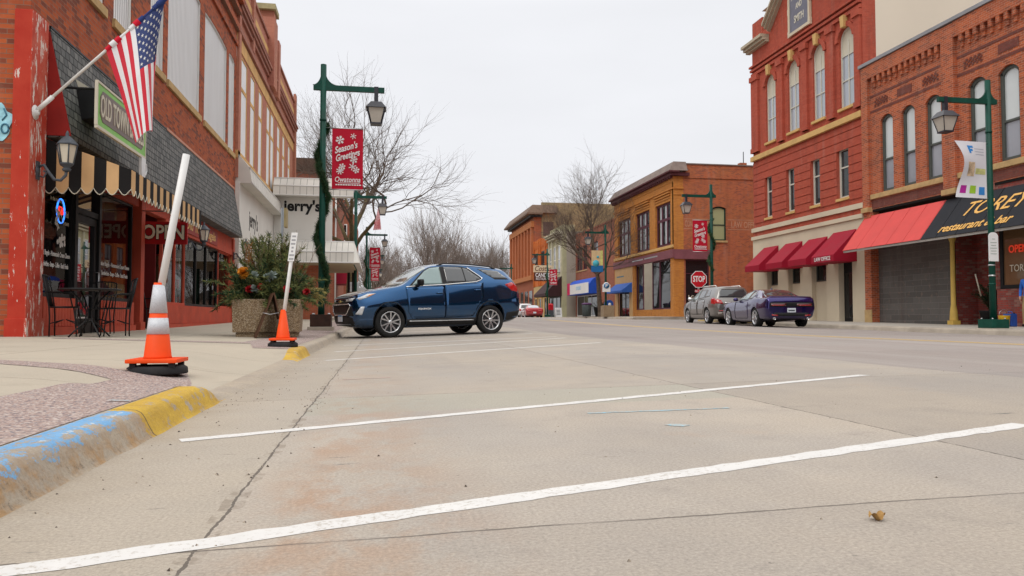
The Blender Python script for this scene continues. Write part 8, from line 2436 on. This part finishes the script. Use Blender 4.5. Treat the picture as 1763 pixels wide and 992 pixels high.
m = MB(); m.box(p.x - 0.004, p.x + 0.01, -0.155, 0.155, 0.535, 0.69); lp = chl.build(m, 'licence_plate', M_PLATE)
m = MB(); m.box(p.x + 0.0101, p.x + 0.012, -0.12, 0.12, 0.575, 0.63); chl.build(m, 'plate_characters', M_GREYM, lp)
P = chl.line_on([(4.88, y) for y in np.linspace(-0.78, 0.78, 14)], 'Z', 1, 0.012)
m = MB()
m.tube(P, 0.03, 6, flat=0.7); chl.build(m, 'spoiler', B_PURP)
m = MB(); p = chl.line_on([(3.2, 0)], 'Z', 1, 0)[0]; m.hexa([p + Vector(q) for q in ((-0.05, -0.02, -0.01), (0.06, -0.02, -0.01), (0.06, 0.02, -0.01), (-0.05, 0.02, -0.01), (0.02, -0.006, 0.06), (0.05, -0.006, 0.06), (0.05, 0.006, 0.06), (0.02, 0.006, 0.06))]); chl.build(m, 'antenna', B_PURP)

# ---- two far cars
rows_c = [(s_ * 4.6 / 5.02, zb, ws * 0.95, zm, wm * 0.95, zbl * 0.93, wb * 0.95, zt * 0.95, wt * 0.95) for s_, zb, ws, zm, wm, zbl, wb, zt, wt in rows]
B_RED = car_paint('red_car_paint', (0.42, 0.012, 0.018), 0.1, 0.3)
rc = Car('parked_car', 'small red coupe far down the right kerb, seen from behind', 'car', rows_c, 4.6, 0.9, 3.55, 0.33, 0.36, 0.78, B_RED, loc=(15.35, 77.5, z_road(15.3, 77)), rot=(0, 0, radians(-94)), n_st=40)
rc.wheels(0.22, 0.7, 5, False)
side_cars(rc, B_RED, [(1.85, 0.97), (2.3, 1.25), (3.0, 1.29), (3.0, 0.99)], None, None, [], 0, 0.33)
rc.patch('rear_window', [(3.15, -0.48), (3.12, 0), (3.15, 0.48), (3.78, 0.58), (3.84, 0), (3.78, -0.58)], 'Z', 1, M_SKYG, 0.006, 0.1)
for sg in (-1, 1): rc.patch('tail_light', [(sg * 0.74, 0.66), (sg * 0.74, 0.80), (sg * 0.35, 0.80), (sg * 0.35, 0.68)], 'X', 1, M_TAIL, 0.01, 0.06)
p = rc.line_on([(0, 0.56)], 'X', 1, 0.012)[0]
m = MB(); m.box(p.x - 0.004, p.x + 0.01, -0.155, 0.155, 0.50, 0.66); rc.build(m, 'licence_plate', M_PLATE)
rc.patch('bumper_valance', [(-0.66, 0.36), (0.66, 0.36), (0.6, 0.46), (-0.6, 0.46)], 'X', 1, M_CLAD, 0.008, 0.08)
rows_w = [(s_ * 4.4 / 4.65, zb, ws * 0.95, zm, wm * 0.95, zbl, wb * 0.95, zt, wt * 0.95) for s_, zb, ws, zm, wm, zbl, wb, zt, wt in [
    (0.00, 0.44, 0.55, 0.58, 0.60, 0.74, 0.58, 0.82, 0.50), (0.05, 0.30, 0.70, 0.58, 0.76, 0.80, 0.72, 0.88, 0.62), (0.30, 0.22, 0.86, 0.68, 0.90, 0.92, 0.84, 0.99, 0.70), (1.20, 0.20, 0.90, 0.74, 0.94, 1.06, 0.895, 1.14, 0.79), (1.95, 0.20, 0.90, 0.74, 0.94, 1.10, 0.885, 1.57, 0.66), (2.60, 0.20, 0.90, 0.74, 0.94, 1.13, 0.88, 1.66, 0.64), (4.10, 0.27, 0.89, 0.78, 0.93, 1.15, 0.86, 1.60, 0.61), (4.42, 0.34, 0.86, 0.78, 0.90, 1.10, 0.82, 1.36, 0.66), (4.60, 0.42, 0.76, 0.72, 0.81, 0.96, 0.75, 1.02, 0.66), (4.65, 0.48, 0.68, 0.68, 0.72, 0.84, 0.68, 0.90, 0.58)]]
B_WHT = car_paint('white_car_paint', (0.68, 0.69, 0.70), 0.0, 0.35)
wc = Car('parked_car', 'white sport utility car parked ahead of the small red coupe', 'car', rows_w, 4.4, 0.9, 3.5, 0.35, 0.38, 0.78, B_WHT, loc=(15.75, 84.3, z_road(15.3, 84)), rot=(0, 0, radians(-92)), n_st=40)
wc.wheels(0.22, 0.7, 5, False)
side_cars(wc, B_WHT, [(1.45, 1.10), (1.85, 1.48), (2.2, 1.55), (2.2, 1.13)], [(2.3, 1.135), (2.3, 1.55), (3.5, 1.53), (3.7, 1.2)], None, [], 0, 0.35)
wc.patch('rear_window', [(-0.62, 1.15), (0.62, 1.15), (0.5, 1.48), (-0.5, 1.48)], 'X', 1, M_CARGL, 0.010, 0.06)
for sg in (-1, 1): wc.patch('tail_light', [(sg * 0.78, 0.82), (sg * 0.76, 1.08), (sg * 0.58, 1.02), (sg * 0.58, 0.82)], 'X', 1, M_TAIL, 0.01, 0.06)
# ------------------------------------------------------------------ bare winter trees
M_BARK = paint('grey_brown_bark', (0.115, 0.085, 0.062), 0.9, 0.35, 9)
M_TWIG = paint('grey_brown_twigs', (0.13, 0.098, 0.078), 0.9, 0.2, 3)
M_BARKM = paint('mossy_bark', (0.115, 0.088, 0.045), 0.9, 0.35, 7)
M_TWIGF = paint('pale_far_twigs', (0.22, 0.175, 0.15), 0.9, 0.2, 1)  # distance haze put into the paler twig colour
def tree(label, loc, H, spread, r0, seed, fork=0.3, nl=7, depth=5, bark=M_BARK, twig=M_TWIG, lean=(0, 0), up=0.25, thick=1.0, group='bare street and park trees', maxn=5200, upright=0.0, name='bare_tree'):
    rng = random.Random(seed)
    t = thing(name, label, 'tree', loc, 0, group)
    A, Bm = MB(), MB()
    cnt = [0]
    def grow(p, d, L, r, lev):
        cnt[0] += 1
        if cnt[0] > maxn: return
        nseg = 6 if lev < 2 else 5 if lev < 4 else 3
        pts, rs = [p], [r]
        e = d.copy()
        wob = 0.035 if lev == 0 else 0.13 if lev < 2 else 0.20
        r1 = r * (0.62 if lev < depth else 0.4)
        for i in range(nseg):
            e = (e + Vector((rng.gauss(0, wob), rng.gauss(0, wob), rng.gauss(0, wob) + (up if lev > 0 else 0) * 0.16))).normalized()
            pts.append(pts[-1] + e * L / nseg); rs.append(r + (r1 - r) * (i + 1) / nseg)
        (A if lev < 2 else Bm).tube(pts, rs, 9 if lev == 0 else 7 if lev == 1 else 5 if lev == 2 else 3, cap=lev < 2)
        if lev >= depth: return
        n = nl if lev == 0 else rng.randint(4, 6) if lev < depth - 1 else rng.randint(3, 6)
        for k in range(n):
            f = rng.uniform(0.75, 1.0) if lev == 0 else rng.uniform(0.25, 1.0)
            if k == 0: f = 1.0
            q = f * nseg; i = min(nseg - 1, int(q)); b = pts[i].lerp(pts[i + 1], q - i)
            a = (pts[i + 1] - pts[i]).normalized()
            side = a.orthogonal().normalized(); side.rotate(Matrix.Rotation(rng.uniform(0, 2 * pi) if lev else 2 * pi * (k + rng.uniform(-.3, .3)) / n, 3, a))
            ang = rng.uniform(0.3, 0.75) if k else rng.uniform(0.05, 0.3)
            if lev == 0: ang = rng.uniform(0.35, 0.95) * spread
            nd = (a * cos(ang) + side * sin(ang)); nd.z += upright; nd.normalize()
            rr = (r + (r1 - r) * f) * (rng.uniform(0.5, 0.68) if k else 0.8)
            grow(b, nd, L * (rng.uniform(0.55, 0.85) if lev else rng.uniform(0.75, 1.05) * (H * 0.40) / L), max(rr, 0.0045 * thick), lev + 1)
    d0 = Vector((lean[0], lean[1], 1)).normalized()
    base = Vector((0, 0, -0.15))
    grow(base, d0, H * fork, r0, 0)
    mb = A
    mb.lathe([(r0 * 1.5, -0.15), (r0 * 1.15, 0.15), (r0 * 1.0, 0.5)], n=10)
    tr = A.build('trunk', bark, t, world=False, norm=False)
    Bm.build('crown', twig, t, world=False, norm=False)
    return t

x = at_y(601, 540, 54)[0]
tree('big spreading bare tree over the left pavement, crown behind the nearest lamp post', (x, 54, z_walk(x, 54)), 12.6, 1.0, 0.36, 5, 0.46, 7, 5, M_BARKM, M_TWIG, (0.13, 0), 0.3, 1.05, maxn=4200)
x = at_y(1043, 540, 60)[0]
tree('bare street tree with upswept branches rising above the orange corner building', (17.7, 60.5, z_walk_r(17.7, 60)), 9.3, 1.2, 0.22, 17, 0.46, 8, 5, M_BARK, M_TWIG, (0.0, 0), 0.3, 1.5, maxn=4600)
# park trees beyond the end of the street
far = [ # px, Y, height, spread, seed, upright
    (735, 150, 19.5, 0.55, 31, 0.35, 'tallest fan shaped bare tree beyond the street, left of centre'),
    (688, 165, 14, 0.8, 32, 0.15, 'low rounded bare tree far behind the third lamp post'),
    (768, 172, 17, 0.7, 33, 0.2, 'bare tree close to the right of the tallest far tree'),
    (802, 160, 14.5, 0.85, 34, 0.15, 'bare tree with a forked dark trunk above the roof of the blue car'),
    (838, 176, 17, 0.8, 35, 0.2, 'wide bare tree above the rear of the blue car'),
    (866, 158, 13.5, 0.8, 36, 0.15, 'bare tree just left of the tall pilastered block'),
    (655, 140, 11.5, 0.8, 37, 0.2, 'small bare tree behind the far left banners'),
    (716, 190, 13, 0.9, 38, 0.1, 'low bare tree between the taller far trees'),
    (822, 200, 15, 0.9, 39, 0.1, 'pale bare tree farthest back above the blue car roof'),
    (784, 205, 14, 0.9, 40, 0.1, 'pale bare tree in the gap above the blue car roof'),
    (642, 120, 10, 0.7, 41, 0.2, 'slender bare tree beside the far stop sign back')]
for px, Y, H, sp, sd, upr, l in far:
    x = at_y(px, 540, Y)[0]
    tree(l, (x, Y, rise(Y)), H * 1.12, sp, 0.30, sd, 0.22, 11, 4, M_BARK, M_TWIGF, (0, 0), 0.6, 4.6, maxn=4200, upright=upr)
# low brush and far houses under the trees
M_BRUSH = paint('far_brush', (0.24, 0.20, 0.17), 0.95, 0.3, 2)  # lighter colour carries the haze of distance
mb = MB(); rng = random.Random(9)
for k in range(3800):
    Y = rng.uniform(205, 260); px = rng.uniform(600, 1010); X = at_y(px, 540, Y)[0]
    h = rng.uniform(3.0, 15) * (0.6 + 0.4 * sin(px * 0.05)); z = rise(Y)
    lx, ly = rng.gauss(0, 1.0), rng.gauss(0, .3); w = rng.uniform(0.03, 0.07)
    mb.face([(X - w, Y, z), (X + w, Y, z), (X + lx, Y + ly, z + h)])
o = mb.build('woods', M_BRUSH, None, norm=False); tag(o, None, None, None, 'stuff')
for k, (px, Y, w, h, c) in enumerate(((668, 215, 11, 5.0, (0.5, 0.48, 0.45)), (870, 235, 14, 5.5, (0.35, 0.2, 0.16)))):
    X = at_y(px, 540, Y)[0]
    t = thing('far_house', ['pale house among the bare trees at the end of the street', 'brownish house under the bare trees right of centre'][k], 'house', (X, Y, rise(Y)))
    mb = MB(); mb.box(-w / 2, w / 2, 0, 9, -0.5, h); mb.build('wall', paint('far_wall%d' % k, c, 0.8), t, world=False)
    mb = MB(); mb.prism([(-w / 2 - 0.4, -0.4, h + 0.01), (w / 2 + 0.4, -0.4, h + 0.01), (0, -0.4, h + 3)], (0, 9.8, 0)); mb.build('roof', paint('far_roof', (0.1, 0.09, 0.09), 0.9), t, world=False)
    for q in (-0.3, 0.1, 0.35):
        mb = MB(); mb.box(q * w - 0.6, q * w + 0.6, -0.05, -0.01, 1.4, 3.2); mb.build('window', M_GDARK, t, world=False)
